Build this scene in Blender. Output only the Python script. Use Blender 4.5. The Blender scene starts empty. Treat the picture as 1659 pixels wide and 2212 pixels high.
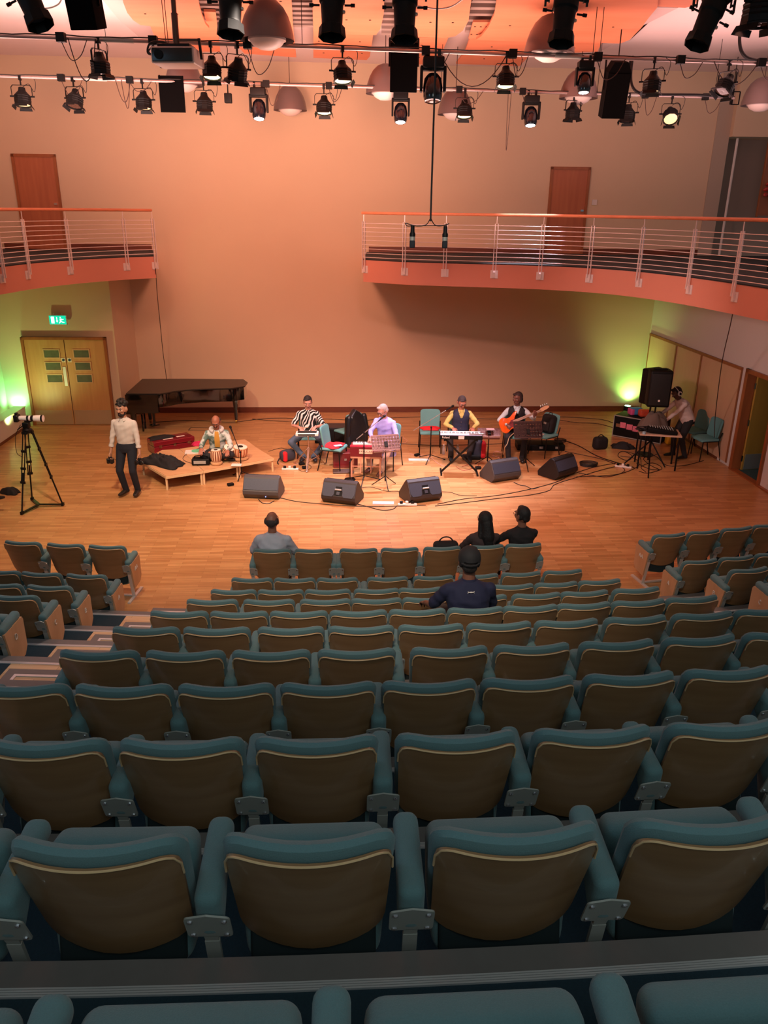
import bpy, bmesh, math, random
from mathutils import Vector, Matrix, Euler
random.seed(7)
C = bpy.context.scene.collection
PI = math.pi
# ------------------------------------------------------------------ camera
FPX = 1690.0
TH = math.atan(FPX/4357.4); RHO = math.atan(55/4357.0)
EYE = Vector((0, 0, 4.95))
_f = Vector((0, math.cos(TH), -math.sin(TH))); _u0 = Vector((0, math.sin(TH), math.cos(TH))); _r0 = Vector((1, 0, 0))
_r = math.cos(RHO)*_r0 + math.sin(RHO)*_u0; _u = -math.sin(RHO)*_r0 + math.cos(RHO)*_u0
cd = bpy.data.cameras.new('camera'); cam = bpy.data.objects.new('camera', cd); C.objects.link(cam)
cd.sensor_fit = 'VERTICAL'; cd.sensor_height = 24.0; cd.lens = 24.0*FPX/2212; cd.clip_start = 0.05; cd.clip_end = 200
M = Matrix.Identity(4)
for i in range(3):
    M[i][0] = _r[i]; M[i][1] = _u[i]; M[i][2] = -_f[i]; M[i][3] = EYE[i]
cam.matrix_world = M
bpy.context.scene.camera = cam
# ------------------------------------------------------------------ world (dim house ambient), exposure
sc = bpy.context.scene
sc.view_settings.view_transform = 'Standard'; sc.view_settings.look = 'None'
sc.view_settings.exposure = 0.12; sc.view_settings.gamma = 1.0
sc.view_settings.use_curve_mapping = False
W = bpy.data.worlds.new('world'); sc.world = W; W.use_nodes = True
W.node_tree.nodes['Background'].inputs[0].default_value = (0.62, 0.74, 0.78, 1)
W.node_tree.nodes['Background'].inputs[1].default_value = 0.20
def lamp(name, typ, loc, aim, energy, col, size=0.2, angle=60, blend=0.8, sy=None):
    d = bpy.data.lights.new(name, typ); d.energy = energy; d.color = col
    if typ == 'SPOT':
        d.spot_size = math.radians(angle); d.spot_blend = blend; d.shadow_soft_size = size
    elif typ == 'AREA':
        d.size = size
        if sy: d.shape = 'RECTANGLE'; d.size_y = sy
    else: d.shadow_soft_size = size
    o = bpy.data.objects.new(name, d); C.objects.link(o)
    o.location = loc
    v = Vector(aim) - Vector(loc)
    o.rotation_euler = v.to_track_quat('-Z', 'Y').to_euler()
    return o
OR = (1.0, 0.47, 0.20); PK = (1.0, 0.50, 0.45); AM = (1.0, 0.70, 0.44); WH = (0.86, 0.80, 1.0)
# wall and stage washes, hung at the bars
lamp('wash_wall_centre', 'SPOT', (-2.0, 12.8, 6.1), (-2.2, 19.9, 4.6), 1180, (1.0, .43, .29), .4, 86, 1)
lamp('wash_wall_left', 'SPOT', (-4.2, 12.4, 6.1), (-7.5, 19.4, 4.4), 330, (1.0, .44, .29), .25, 85, 1)
lamp('wash_wall_right', 'SPOT', (2.2, 13.0, 6.1), (4.2, 20.3, 4.2), 130, (1.0, .42, .32), .25, 85, 1)
lamp('wash_stage_left', 'SPOT', (-3.6, 8.9, 6.7), (-3.6, 13.6, 0), 1700, AM, .15, 75, 1)
lamp('wash_stage_centre', 'SPOT', (0.0, 9.0, 6.7), (0.4, 14.6, 0), 2350, PK, .15, 70, 1)
lamp('wash_stage_right', 'SPOT', (3.6, 9.3, 6.7), (5.0, 14.6, 0), 430, (1.0, .38, .27), .15, 75, 1)
lamp('key_left', 'SPOT', (-2.4, 15.8, 6.45), (-2.6, 14.6, 0.3), 700, WH, .08, 42, .6)
lamp('key_centre', 'SPOT', (0.3, 16.0, 6.45), (0.0, 14.0, 0.3), 2300, WH, .08, 46, .6)
lamp('key_right', 'SPOT', (3.0, 16.2, 6.4), (1.7, 15.0, 0.3), 1200, WH, .08, 44, .6)
lamp('front_key', 'SPOT', (0.6, 9.0, 6.6), (0.5, 15.2, 0.6), 1300, (1.0, .72, .70), .1, 36, .8)
lamp('front_key_left', 'SPOT', (-2.4, 9.0, 6.6), (-3.2, 14.8, 0.6), 700, (1.0, .85, .72), .1, 38, .9)
lamp('uplight_left', 'SPOT', (-8.72, 18.12, 0.30), (-8.82, 18.24, 3), 130, (.16, 1.0, .34), .04, 120, 1)
lamp('spill_fill_left', 'SPOT', (-8.3, 16.9, 0.35), (-8.1, 18.4, 3.0), 105, (.80, 1.0, .34), .1, 125, 1)  # added lamp with no fixture, spreads the uplight's glow over the door bay
lamp('spill_fill_right', 'SPOT', (5.9, 19.3, 0.2), (6.4, 20.4, 3.2), 75, (.85, 1.0, .30), .1, 80, 1)  # added broad companion to the right uplight, no fixture of its own
lamp('uplight_right', 'SPOT', (6.42, 20.22, 0.20), (6.60, 20.43, 2.6), 170, (.35, 1.0, .22), .05, 130, 1)
lamp('house_light', 'AREA', (1.5, -2.5, 8.0), (0.8, 4.5, 1.5), 90, (.75, .95, .95), 3.0, sy=3.0)
lamp('house_light_side', 'AREA', (-7.5, 4.0, 7.6), (0, 6.0, 1.5), 50, (.4, .68, 1.0), 2.0, sy=2.0)

lamp('house_light_front', 'SPOT', (-0.5, 1.5, 7.8), (0.2, 9.4, 0.8), 1500, (1.0, .82, .66), .5, 52, 1)
lamp('aisle_fill_left', 'SPOT', (-1.2, 8.6, 6.7), (-4.6, 7.2, 0.4), 420, (1.0, .82, .70), .3, 62, 1)  # added fill without a fixture, brightens the left aisle steps and end panels
lamp('aisle_fill_right', 'SPOT', (2.6, 9.0, 6.7), (5.0, 8.8, 0.4), 190, (1.0, .68, .54), .3, 50, 1)  # matching added fill over the right aisle, not a hung lamp
lamp('bounce_fill_right_wall', 'SPOT', (0.5, 10.0, 4.4), (7.2, 17.0, 1.9), 620, (1.0, .66, .62), .3, 46, 1)  # unseen fill in mid-air, stands in for bounce off the stage floor
lamp('ceiling_fill_left', 'AREA', (-5.2, 14.0, 5.7), (-5.5, 14.4, 8.0), 240, (1.0, .60, .54), 3.5, sy=3.0)  # added upward fill, lightens the left part of the ceiling
lamp('ceiling_fill_right', 'AREA', (6.0, 14.2, 5.7), (6.2, 14.4, 8.0), 150, (1.0, .56, .54), 3.5, sy=3.0)  # added upward fill for the right of the ceiling, no real lamp there
lamp('ceiling_fill', 'AREA', (0.0, 14.0, 5.02), (0.3, 14.8, 8.0), 330, (1.0, .60, .52), 5.0, sy=2.5)  # unseen one-sided area lamp added for the light bounced up from the stage
# ------------------------------------------------------------------ projecting helpers: a pixel of the photograph to a point at a known height
def ray(px, py):
    d = _f*FPX + _r*(px-829.5) - _u*(py-1106); return d.normalized()
def at(px, py, z=0.0):
    d = ray(px, py); t = (z-EYE.z)/d.z; return EYE + d*t
def aty(px, py, y):
    d = ray(px, py); t = y/d.y; return EYE + d*t
def atd(px, py, Z):
    d = ray(px, py); return EYE + d*(Z/d.dot(_f))
def proj(P):
    v = Vector(P)-EYE; z = v.dot(_f); return 829.5+FPX*v.dot(_r)/z, 1106-FPX*v.dot(_u)/z
# ------------------------------------------------------------------ materials
def s2l(c):
    c = c/255.0
    return c/12.92 if c <= .04045 else ((c+.055)/1.055)**2.4
MATS = {}
def mat(name, rgb, rough=.6, metal=0.0, var=.0, scale=8.0, bump=0.0, emit=None, es=1.0, coat=0.0, alpha=1.0, trans=0.0, sheen=0.0, spec=None):
    if name in MATS: return MATS[name]
    m = bpy.data.materials.new(name); m.use_nodes = True
    nt = m.node_tree; b = nt.nodes['Principled BSDF']
    col = (s2l(rgb[0]), s2l(rgb[1]), s2l(rgb[2]), 1)
    b.inputs['Base Color'].default_value = col
    b.inputs['Roughness'].default_value = rough; b.inputs['Metallic'].default_value = metal
    if spec is not None: b.inputs['Specular IOR Level'].default_value = spec
    if coat: b.inputs['Coat Weight'].default_value = coat
    if sheen: b.inputs['Sheen Weight'].default_value = sheen
    if trans: b.inputs['Transmission Weight'].default_value = trans
    if alpha < 1: b.inputs['Alpha'].default_value = alpha
    if emit:
        b.inputs['Emission Color'].default_value = (*emit, 1); b.inputs['Emission Strength'].default_value = es
    tc = nt.nodes.new('ShaderNodeTexCoord')
    nz = nt.nodes.new('ShaderNodeTexNoise'); nz.inputs['Scale'].default_value = scale; nz.inputs['Detail'].default_value = 4
    nt.links.new(tc.outputs['Object'], nz.inputs['Vector'])
    if var:
        mx = nt.nodes.new('ShaderNodeMix'); mx.data_type = 'RGBA'
        lo = [c*(1-var) for c in col[:3]]+[1]; hi = [min(1, c*(1+var)) for c in col[:3]]+[1]
        mx.inputs[6].default_value = lo; mx.inputs[7].default_value = hi
        nt.links.new(nz.outputs['Fac'], mx.inputs[0]); nt.links.new(mx.outputs[2], b.inputs['Base Color'])
    if bump:
        bp = nt.nodes.new('ShaderNodeBump'); bp.inputs['Strength'].default_value = bump; bp.inputs['Distance'].default_value = .01
        nt.links.new(nz.outputs['Fac'], bp.inputs['Height']); nt.links.new(bp.outputs['Normal'], b.inputs['Normal'])
    MATS[name] = m; return m
def wood(name, a, bcol, rough=.4, sx=2.0, sy=30.0, sz=2.0, coat=0.0):
    """straight-grained timber: stretched noise between two tones"""
    m = mat(name, a, rough, coat=coat); nt = m.node_tree; b = nt.nodes['Principled BSDF']
    tc = [n for n in nt.nodes if n.type == 'TEX_COORD'][0]; nz = [n for n in nt.nodes if n.type == 'TEX_NOISE'][0]
    mp = nt.nodes.new('ShaderNodeMapping'); mp.inputs['Scale'].default_value = (sx, sy, sz)
    nt.links.new(tc.outputs['Object'], mp.inputs['Vector']); nt.links.new(mp.outputs[0], nz.inputs['Vector'])
    nz.inputs['Scale'].default_value = 1.0; nz.inputs['Detail'].default_value = 6
    cr = nt.nodes.new('ShaderNodeValToRGB')
    cr.color_ramp.elements[0].position = .3; cr.color_ramp.elements[1].position = .7
    cr.color_ramp.elements[0].color = (*[s2l(v) for v in a], 1); cr.color_ramp.elements[1].color = (*[s2l(v) for v in bcol], 1)
    nt.links.new(nz.outputs['Fac'], cr.inputs[0]); nt.links.new(cr.outputs[0], b.inputs['Base Color'])
    return m
def strip_floor(name, tones, rough, rot=0.0, w=.56, h=.07):
    m = bpy.data.materials.new(name); m.use_nodes = True; nt = m.node_tree; b = nt.nodes['Principled BSDF']
    tc = nt.nodes.new('ShaderNodeTexCoord'); mp = nt.nodes.new('ShaderNodeMapping'); mp.inputs['Rotation'].default_value = (0, 0, rot)
    br = nt.nodes.new('ShaderNodeTexBrick')
    br.inputs['Scale'].default_value = 1.0; br.inputs['Brick Width'].default_value = w; br.inputs['Row Height'].default_value = h
    br.inputs['Mortar Size'].default_value = .0012; br.inputs['Bias'].default_value = 0.0; br.offset = .37
    cs = [(*[s2l(v) for v in t], 1) for t in tones]
    br.inputs['Color1'].default_value = cs[0]; br.inputs['Color2'].default_value = cs[1]; br.inputs['Mortar'].default_value = cs[2]
    nt.links.new(tc.outputs['Object'], mp.inputs['Vector']); nt.links.new(mp.outputs[0], br.inputs['Vector'])
    nz = nt.nodes.new('ShaderNodeTexNoise'); mp2 = nt.nodes.new('ShaderNodeMapping'); mp2.inputs['Scale'].default_value = (1.2, 22, 1); mp2.inputs['Rotation'].default_value = (0, 0, rot)
    nt.links.new(tc.outputs['Object'], mp2.inputs['Vector']); nt.links.new(mp2.outputs[0], nz.inputs['Vector']); nz.inputs['Scale'].default_value = 1.6; nz.inputs['Detail'].default_value = 5
    mx = nt.nodes.new('ShaderNodeMix'); mx.data_type = 'RGBA'; mx.blend_type = 'MULTIPLY'; mx.inputs[0].default_value = .55
    cr = nt.nodes.new('ShaderNodeValToRGB'); cr.color_ramp.elements[0].color = (.62, .55, .5, 1); cr.color_ramp.elements[0].position = .32; cr.color_ramp.elements[1].position = .62
    nt.links.new(nz.outputs['Fac'], cr.inputs[0]); nt.links.new(br.outputs['Color'], mx.inputs[6]); nt.links.new(cr.outputs[0], mx.inputs[7])
    nt.links.new(mx.outputs[2], b.inputs['Base Color']); b.inputs['Roughness'].default_value = rough
    MATS[name] = m; return m
m_floor = strip_floor('beech_strip_floor', [(206, 156, 104), (180, 128, 80), (120, 78, 48)], .33, rot=-.07)
m_aisle = strip_floor('aisle_strip_wood', [(226, 190, 148), (206, 166, 122), (140, 100, 66)], .4, rot=.04)
m_wall = mat('cream_wall_paint', (208, 182, 152), .85, var=.03, scale=1.5)
m_white = mat('white_wall_paint', (214, 206, 198), .85, var=.02, scale=1.5)
m_ceil = mat('ceiling_plaster', (226, 206, 200), .9, var=.02)
m_orange = wood('orange_ceiling_ply', (214, 122, 84), (222, 132, 94), .6, 1, 4, 1)
m_door = wood('oak_veneer', (196, 146, 92), (184, 132, 80), .4, 14, 14, 1.2)
m_doorred = wood('reddish_oak_veneer', (176, 104, 66), (164, 92, 58), .45, 12, 12, 1.0)
m_frame = wood('door_frame_timber', (158, 92, 48), (140, 78, 40), .4, 8, 8, 1)
m_pnl = None
m_skirt = wood('skirting_timber', (118, 62, 38), (100, 50, 30), .4, 2, 8, 8)
m_balc = mat('terracotta_fascia', (190, 122, 100), .75, var=.04, scale=2)
m_steel = mat('white_painted_steel', (214, 196, 190), .35, .2)
m_carpet = mat('dark_teal_carpet', (26, 48, 58), .95, var=.3, scale=120, bump=.3)
m_carpetblk = mat('balcony_carpet', (34, 38, 38), .95, var=.2, scale=60)
m_nose = mat('grey_nosing_rubber', (114, 106, 102), .55, var=.08, scale=20)
m_alu = mat('ribbed_aluminium', (212, 206, 204), .35, .3)
m_black = mat('black_plastic', (8, 8, 8), .55, var=.1, scale=30, spec=.25)
m_blackm = mat('black_painted_metal', (22, 20, 20), .4, .5)
m_rubber = mat('black_cable_rubber', (24, 22, 22), .6)
m_grille = mat('dark_speaker_grille', (30, 33, 42), .55, .3, var=.25, scale=220, bump=.4)
m_chrome = mat('chrome', (210, 210, 215), .15, 1.0)
m_teal = mat('teal_wool_fabric', (90, 120, 122), .95, var=.14, scale=260, bump=.25, sheen=.15)
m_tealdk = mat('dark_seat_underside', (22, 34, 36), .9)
m_back = wood('walnut_seat_ply', (154, 116, 80), (138, 100, 66), .28, 1.5, 1.5, 16, coat=.15)
m_ply = mat('pale_ply_edge', (214, 176, 130), .3, coat=.3)
m_endwood = wood('end_panel_ply', (204, 158, 118), (192, 146, 106), .4, 2, 8, 2)
m_brk = mat('grey_cast_bracket', (168, 166, 158), .5, .3, var=.05)
m_letter = mat('white_letter_paint', (225, 215, 205), .6)

# ------------------------------------------------------------------ mesh helpers
class MB:
    """collects shapes into one mesh"""
    def __init__(s): s.v = []; s.f = []; s.m = []; s.mi = 0
    def add(s, v, f, T=None):
        n = len(s.v)
        if T is not None: v = [T @ Vector(p) for p in v]
        s.v += [tuple(p) for p in v]; s.f += [tuple(i+n for i in q) for q in f]; s.m += [s.mi]*len(f); return s
    def box(s, lo, hi, T=None):
        x0, y0, z0 = lo; x1, y1, z1 = hi
        v = [(x0,y0,z0),(x1,y0,z0),(x1,y1,z0),(x0,y1,z0),(x0,y0,z1),(x1,y0,z1),(x1,y1,z1),(x0,y1,z1)]
        return s.add(v, [(3,2,1,0),(4,5,6,7),(0,1,5,4),(1,2,6,5),(2,3,7,6),(3,0,4,7)], T)
    def cbox(s, c, d, T=None):
        return s.box([c[i]-d[i]/2 for i in range(3)], [c[i]+d[i]/2 for i in range(3)], T)
    def bar(s, a, b, w, h=None, up=(0,0,1)):
        """rectangular bar from a to b"""
        a = Vector(a); b = Vector(b); h = h or w; d = b-a; L = d.length
        if L < 1e-6: return s
        z = d/L; x = Vector(up).cross(z)
        if x.length < 1e-4: x = Vector((1,0,0)).cross(z)
        if x.length < 1e-4: x = Vector((0,1,0)).cross(z)
        x.normalize(); y = z.cross(x)
        v = []
        for p in (a, b):
            for sx, sy in ((-1,-1),(1,-1),(1,1),(-1,1)): v.append(p + x*sx*w/2 + y*sy*h/2)
        return s.add(v, [(3,2,1,0),(4,5,6,7),(0,1,5,4),(1,2,6,5),(2,3,7,6),(3,0,4,7)])
    def tube(s, pts, r, n=8, closed=False, r2=None):
        pts = [Vector(p) for p in pts]
        if len(pts) < 2: return s
        K = len(pts); v = []; prev = None
        for i, p in enumerate(pts):
            if closed: t = pts[(i+1) % K]-pts[i-1]
            else: t = pts[min(i+1, K-1)]-pts[max(i-1, 0)]
            t.normalize()
            if prev is None:
                x = t.orthogonal().normalized()
            else:
                x = prev - t*prev.dot(t)
                if x.length < 1e-5: x = t.orthogonal()
                x.normalize()
            prev = x; y = t.cross(x)
            rr = r if r2 is None else r+(r2-r)*i/(K-1)
            if isinstance(r, (list, tuple)): rr = r[i]
            for k in range(n):
                a = 2*PI*k/n; v.append(p + x*math.cos(a)*rr + y*math.sin(a)*rr)
        f = []
        for i in range(K if closed else K-1):
            for k in range(n):
                j = (i+1) % K; f.append((i*n+k, i*n+(k+1) % n, j*n+(k+1) % n, j*n+k))
        if not closed:
            f.append(tuple(range(n-1, -1, -1))); f.append(tuple((K-1)*n+k for k in range(n)))
        return s.add(v, f)
    def lathe(s, prof, n=20, T=None, caps=True, ang=2*PI):
        """prof: (r, z) list, turned about z"""
        v = []; K = len(prof)
        for r, z in prof:
            for k in range(n):
                a = ang*k/n; v.append((r*math.cos(a), r*math.sin(a), z))
        f = []
        for i in range(K-1):
            for k in range(n): f.append((i*n+k, i*n+(k+1) % n, (i+1)*n+(k+1) % n, (i+1)*n+k))
        if caps:
            f.append(tuple(range(n-1, -1, -1))); f.append(tuple((K-1)*n+k for k in range(n)))
        return s.add(v, f, T)
    def ell(s, c, r, rot=None, n=14, m=9):
        v = []; c = Vector(c)
        R = rot if isinstance(rot, Matrix) else (Euler(rot).to_matrix() if rot is not None else Matrix.Identity(3))
        for i in range(1, m):
            t = PI*i/m
            for k in range(n):
                a = 2*PI*k/n
                v.append(c + R @ Vector((r[0]*math.sin(t)*math.cos(a), r[1]*math.sin(t)*math.sin(a), r[2]*math.cos(t))))
        top = len(v); v.append(c + R @ Vector((0,0,r[2]))); bot = len(v); v.append(c - R @ Vector((0,0,r[2])))
        f = []
        for i in range(m-2):
            for k in range(n): f.append((i*n+k, (i+1)*n+k, (i+1)*n+(k+1) % n, i*n+(k+1) % n))
        for k in range(n):
            f.append((top, k, (k+1) % n)); f.append((bot, (m-2)*n+(k+1) % n, (m-2)*n+k))
        return s.add(v, f)
    def cone(s, a, ra, b, rb, n=12):
        """rounded cone: a limb from a to b with ball ends"""
        a = Vector(a); b = Vector(b); d = b-a; L = max(d.length, 1e-5); z = d/L; x = z.orthogonal().normalized(); y = z.cross(x)
        rings = []
        for t in (-80, -55, -28, 0): rings.append((a + z*ra*math.sin(math.radians(t)), ra*math.cos(math.radians(t))))
        for t in (0, 28, 55, 80): rings.append((b + z*rb*math.sin(math.radians(t)), rb*math.cos(math.radians(t))))
        v = []
        for p, r in rings:
            for k in range(n):
                q = 2*PI*k/n; v.append(p + x*r*math.cos(q) + y*r*math.sin(q))
        f = []
        for i in range(len(rings)-1):
            for k in range(n): f.append((i*n+k, i*n+(k+1) % n, (i+1)*n+(k+1) % n, (i+1)*n+k))
        f.append(tuple(range(n-1, -1, -1))); f.append(tuple((len(rings)-1)*n+k for k in range(n)))
        return s.add(v, f)
    def loft(s, rings, cap=True):
        """rings: lists of equal numbers of points"""
        n = len(rings[0]); v = [p for r in rings for p in r]; f = []
        for i in range(len(rings)-1):
            for k in range(n): f.append((i*n+k, i*n+(k+1) % n, (i+1)*n+(k+1) % n, (i+1)*n+k))
        if cap: f.append(tuple(range(n-1, -1, -1))); f.append(tuple((len(rings)-1)*n+k for k in range(n)))
        return s.add(v, f)
    def prism(s, poly, z0, z1, T=None):
        """poly: counter-clockwise xy list"""
        n = len(poly); v = [(p[0], p[1], z0) for p in poly]+[(p[0], p[1], z1) for p in poly]
        f = [tuple(range(n-1, -1, -1)), tuple(range(n, 2*n))]+[(k, (k+1) % n, n+(k+1) % n, n+k) for k in range(n)]
        return s.add(v, f, T)
    def rbox(s, size, r, fn=None, seg=3, T=None):
        """rounded box centred at the origin, fn deforms each point"""
        bm = bmesh.new(); bmesh.ops.create_cube(bm, size=2.0)
        bmesh.ops.subdivide_edges(bm, edges=bm.edges[:], cuts=seg*2+1, use_grid_fill=True)
        h = [q/2 for q in size]; v = []
        N = seg*2+2
        for vt in bm.verts:
            p = []
            for i in range(3):
                g = vt.co[i]; k = round((g+1)*N/2)
                if k <= seg: q = -h[i]+r*(k/seg)
                elif k >= N-seg: q = h[i]-r*((N-k)/seg)
                else: q = 0
                p.append(q)
            inner = [max(-h[i]+r, min(h[i]-r, p[i])) for i in range(3)]
            d = Vector([p[i]-inner[i] for i in range(3)])
            mxx = max(abs(d[0]), abs(d[1]), abs(d[2]))
            if mxx > 1e-9: d = d.normalized()*mxx
            q = Vector(inner)+d
            vt.co = q
        bm.verts.index_update()
        v = [vt.co.copy() for vt in bm.verts]; f = [tuple(x.index for x in fc.verts) for fc in bm.faces]
        bm.free()
        if fn: v = [Vector(fn(p)) for p in v]
        return s.add(v, f, T)
    def build(s, name, mats, parent=None, smooth=True, ang=35, loc=None, rot=None, link=True):
        me = bpy.data.meshes.new(name); me.from_pydata(s.v, [], s.f)
        if not isinstance(mats, (list, tuple)): mats = [mats]
        for m in mats: me.materials.append(m)
        if len(mats) > 1: me.polygons.foreach_set('material_index', s.m)
        bm = bmesh.new(); bm.from_mesh(me); bmesh.ops.recalc_face_normals(bm, faces=bm.faces[:]); bm.to_mesh(me); bm.free()
        if smooth:
            me.polygons.foreach_set('use_smooth', [True]*len(me.polygons)); me.set_sharp_from_angle(angle=math.radians(ang))
        me.update()
        o = bpy.data.objects.new(name, me)
        if link: C.objects.link(o)
        if parent: o.parent = parent
        if loc is not None: o.location = loc
        if rot is not None: o.rotation_euler = rot
        return o
def struct(o): o['kind'] = 'structure'; return o
def tag(o, label, cat, group=None, kind=None):
    o['label'] = label; o['category'] = cat
    if group: o['group'] = group
    if kind: o['kind'] = kind
    return o
def thing(name, label, cat, loc=(0,0,0), rz=0.0, group=None):
    o = bpy.data.objects.new(name, None); o.empty_display_size = .1; C.objects.link(o)
    o.location = loc; o.rotation_euler = (0, 0, rz)
    return tag(o, label, cat, group)
def copy_tree(o, parent=None):
    c = o.copy(); C.objects.link(c); c.parent = parent
    for ch in o.children: copy_tree(ch, c)
    return c
def spline(pts, n=8):
    """Catmull-Rom through pts"""
    P = [Vector(p) for p in pts]; P = [P[0]*2-P[1]]+P+[P[-1]*2-P[-2]]; out = []
    for i in range(1, len(P)-2):
        for k in range(n):
            t = k/n; a, b, c, d = P[i-1], P[i], P[i+1], P[i+2]
            out.append(.5*((2*b)+(-a+c)*t+(2*a-5*b+4*c-d)*t*t+(-a+3*b-3*c+d)*t**3))
    out.append(P[-2]); return out
# ================================================================== ROOM
def plane_wall(name, a, b, z0, z1, m, th=.15):
    """vertical wall slab from a to b, thickness away from the room (to the left of a->b)"""
    a = Vector((a[0], a[1], 0)); b = Vector((b[0], b[1], 0)); d = (b-a).normalized(); n = Vector((-d.y, d.x, 0))*th
    mb = MB().prism([a[:2], b[:2], (b+n)[:2], (a+n)[:2]], z0, z1)
    return struct(mb.build(name, m, smooth=False))
BW0 = Vector((-3.49, 19.75, 0)); BWD = Vector((10.31, .69, 0)).normalized(); BWN = Vector((BWD.y, -BWD.x, 0))   # back wall: point, direction, normal to the room
def bw(s, off=0.0, z=0.0):
    """point on the back wall at x = s"""
    t = (s-BW0.x)/BWD.x; p = BW0 + BWD*t + BWN*off; return Vector((p.x, p.y, z))
def onwall(px, py, off=0.0):
    d = ray(px, py); p0 = BW0+BWN*off; t = (p0-EYE).dot(BWN)/d.dot(BWN); return EYE+d*t
mb = MB().box((-12, 5, -.1), (13, 22, 0))
struct(mb.build('floor', m_floor, smooth=False))
# back wall, the door bay wall at the left, upper gallery wall
plane_wall('wall_back', bw(-9.6), bw(7.9), 0, 8.4, m_wall)
DW0 = Vector((-6.33, 18.45, 0))
plane_wall('wall_back_left', (-9.05, 18.265), (-6.33, 18.45), 0, 3.5, m_wall)
plane_wall('wall_return_left', (-6.33, 18.45), bw(-6.2), 0, 3.5, m_wall)
LWA = Vector((-8.98, 18.27, 0)); LWB = Vector((-8.0, 8.0, 0))
plane_wall('wall_left', (-8.55, 12.0), (-9.0, 18.27), 0, 8.4, m_wall)
plane_wall('wall_left_upper', (-9.0, 18.27), bw(-9.1), 3.5, 8.4, m_wall)
PR0 = Vector((6.78, 20.43, 0)); PRD = Vector((.41, -4.75, 0)).normalized(); PRN = Vector((PRD.y, -PRD.x, 0))   # right wall
def rw(s, z=0.0, off=0.0):
    p = PR0+PRD*s+PRN*off; return Vector((p.x, p.y, z))
if PRN.x > 0: PRN = -PRN
plane_wall('wall_right', rw(0), rw(4.95), 0, 3.55, m_white)
plane_wall('wall_right_front', rw(6.05), rw(9), 0, 3.55, m_white)
plane_wall('wall_right_over_door', rw(4.95), rw(6.05), 2.03, 3.55, m_white)
# ceiling
cp = [(-12, 4.0), (13, 4.0), (13, 22), (-12, 22)]
struct(MB().prism(cp, 7.97, 8.1).build('ceiling', m_ceil, smooth=False))
# baseboard
def board(name, a, b, z0, z1, m, t=.02):
    a = Vector(a); b = Vector(b); a.z = b.z = 0
    d = (b-a).normalized(); n = Vector((d.y, -d.x, 0))*t
    if n.dot(Vector((0, -1, 0)) if abs(d.x) > .5 else Vector((-1, 0, 0))) < 0 : n = -n
    o = MB().prism([a[:2], b[:2], (b+n)[:2], (a+n)[:2]] , z0, z1).build(name, m, smooth=False)
    return struct(o)
board('baseboard_back', bw(-6.2), bw(6.75), 0, .14, m_skirt)
board('baseboard_right', rw(.05), rw(4.3), 0, .06, m_skirt)
# lower corner buttress on the right of the upper gallery
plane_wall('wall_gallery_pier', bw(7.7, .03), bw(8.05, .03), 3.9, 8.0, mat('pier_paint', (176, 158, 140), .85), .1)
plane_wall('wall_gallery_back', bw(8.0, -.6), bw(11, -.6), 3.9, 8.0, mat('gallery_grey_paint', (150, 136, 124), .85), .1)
# dropped soffit to the right of the pier
_a = onwall(1578, 295, .1); _b = onwall(1659, 277, .1)
o = MB(); o.box((_a.x, _a.y-.1, 6.62), (_a.x+4, _a.y+2.0, 7.97)); struct(o.build('ceiling_soffit', m_wall, smooth=False))
# white pipe edge and noticeboard on the gallery wall
p0 = onwall(1587, 340, .02); p1 = onwall(1565, 555, .02)
struct(MB().tube([(p0.x, p0.y, 6.6), (p0.x, p0.y, 3.96)], .03).build('trim_1', m_white))
# timber noticeboard fixed high at the right
q = onwall(1640, 380, .1)
nb = thing('noticeboard', 'brown framed board fixed on the grey gallery wall above the right balcony', 'board', (8.95, 20.3, 4.9))
MB().box((0, 0, 0), (1.3, .04, 2.3)).build('panel', wood('board_timber', (150, 92, 60), (130, 76, 48), .5), nb, smooth=False)
MB().box((-.03, -.015, -.03), (0, .05, 2.33)).box((0, -.015, 2.3), (1.3, .05, 2.33)).build('frame', m_frame, nb, smooth=False)
rb = MB()
for k in range(9):
    a = k*2.3; rb.ell((.25+.1*math.cos(a), -.05, .78-.05*k+.05*math.sin(a*1.7)), (.07, .03, .05), (a, .3, a))
tag(rb.build('red_garland', mat('red_foil', (170, 50, 40), .4), loc=(8.87, 20.27, 4.9)), 'red and white ribbon garland hanging on the gallery board', 'garland')
# ---- doors
def door_leaf(parent, name, x0, x1, h, m, win=None, kick=None, plates=None):
    d = MB().box((x0, -.045, .01), (x1, 0, h)).build(name, m, parent, smooth=False)
    if kick: MB().box((x0+.02, -.05, .02), (x1-.02, -.045, kick)).build('kick_plate', mat('brushed_kick_plate', (186, 160, 128), .35, .4), d, smooth=False)
    if win:
        gl = mat('wired_door_glass', (96, 104, 84), .12, .1, var=.3, scale=9)
        for (wx0, wx1, wz0, wz1) in win:
            g = MB().box((wx0, -.052, wz0), (wx1, -.046, wz1)).build('pane', gl, d, smooth=False)
            f = MB(); t = .022
            f.box((wx0-t, -.06, wz0-t), (wx1+t, -.045, wz0)); f.box((wx0-t, -.06, wz1), (wx1+t, -.045, wz1+t)); f.box((wx0-t, -.06, wz0), (wx0, -.045, wz1)); f.box((wx1, -.06, wz0), (wx1+t, -.045, wz1))
            f.build('window_bead', m_endwood, d, smooth=False)
    return d
def wallframe(p, d):
    a = math.atan2(d.y, d.x); return p, a
dd = Vector((1.88, .13, 0)).normalized()
D1 = bpy.data.objects.new('door_1', None); C.objects.link(D1); struct(D1)
D1.location = (-8.44, 18.29, 0); D1.rotation_euler = (0, 0, math.atan2(dd.y, dd.x))
wd = 1.93
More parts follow.
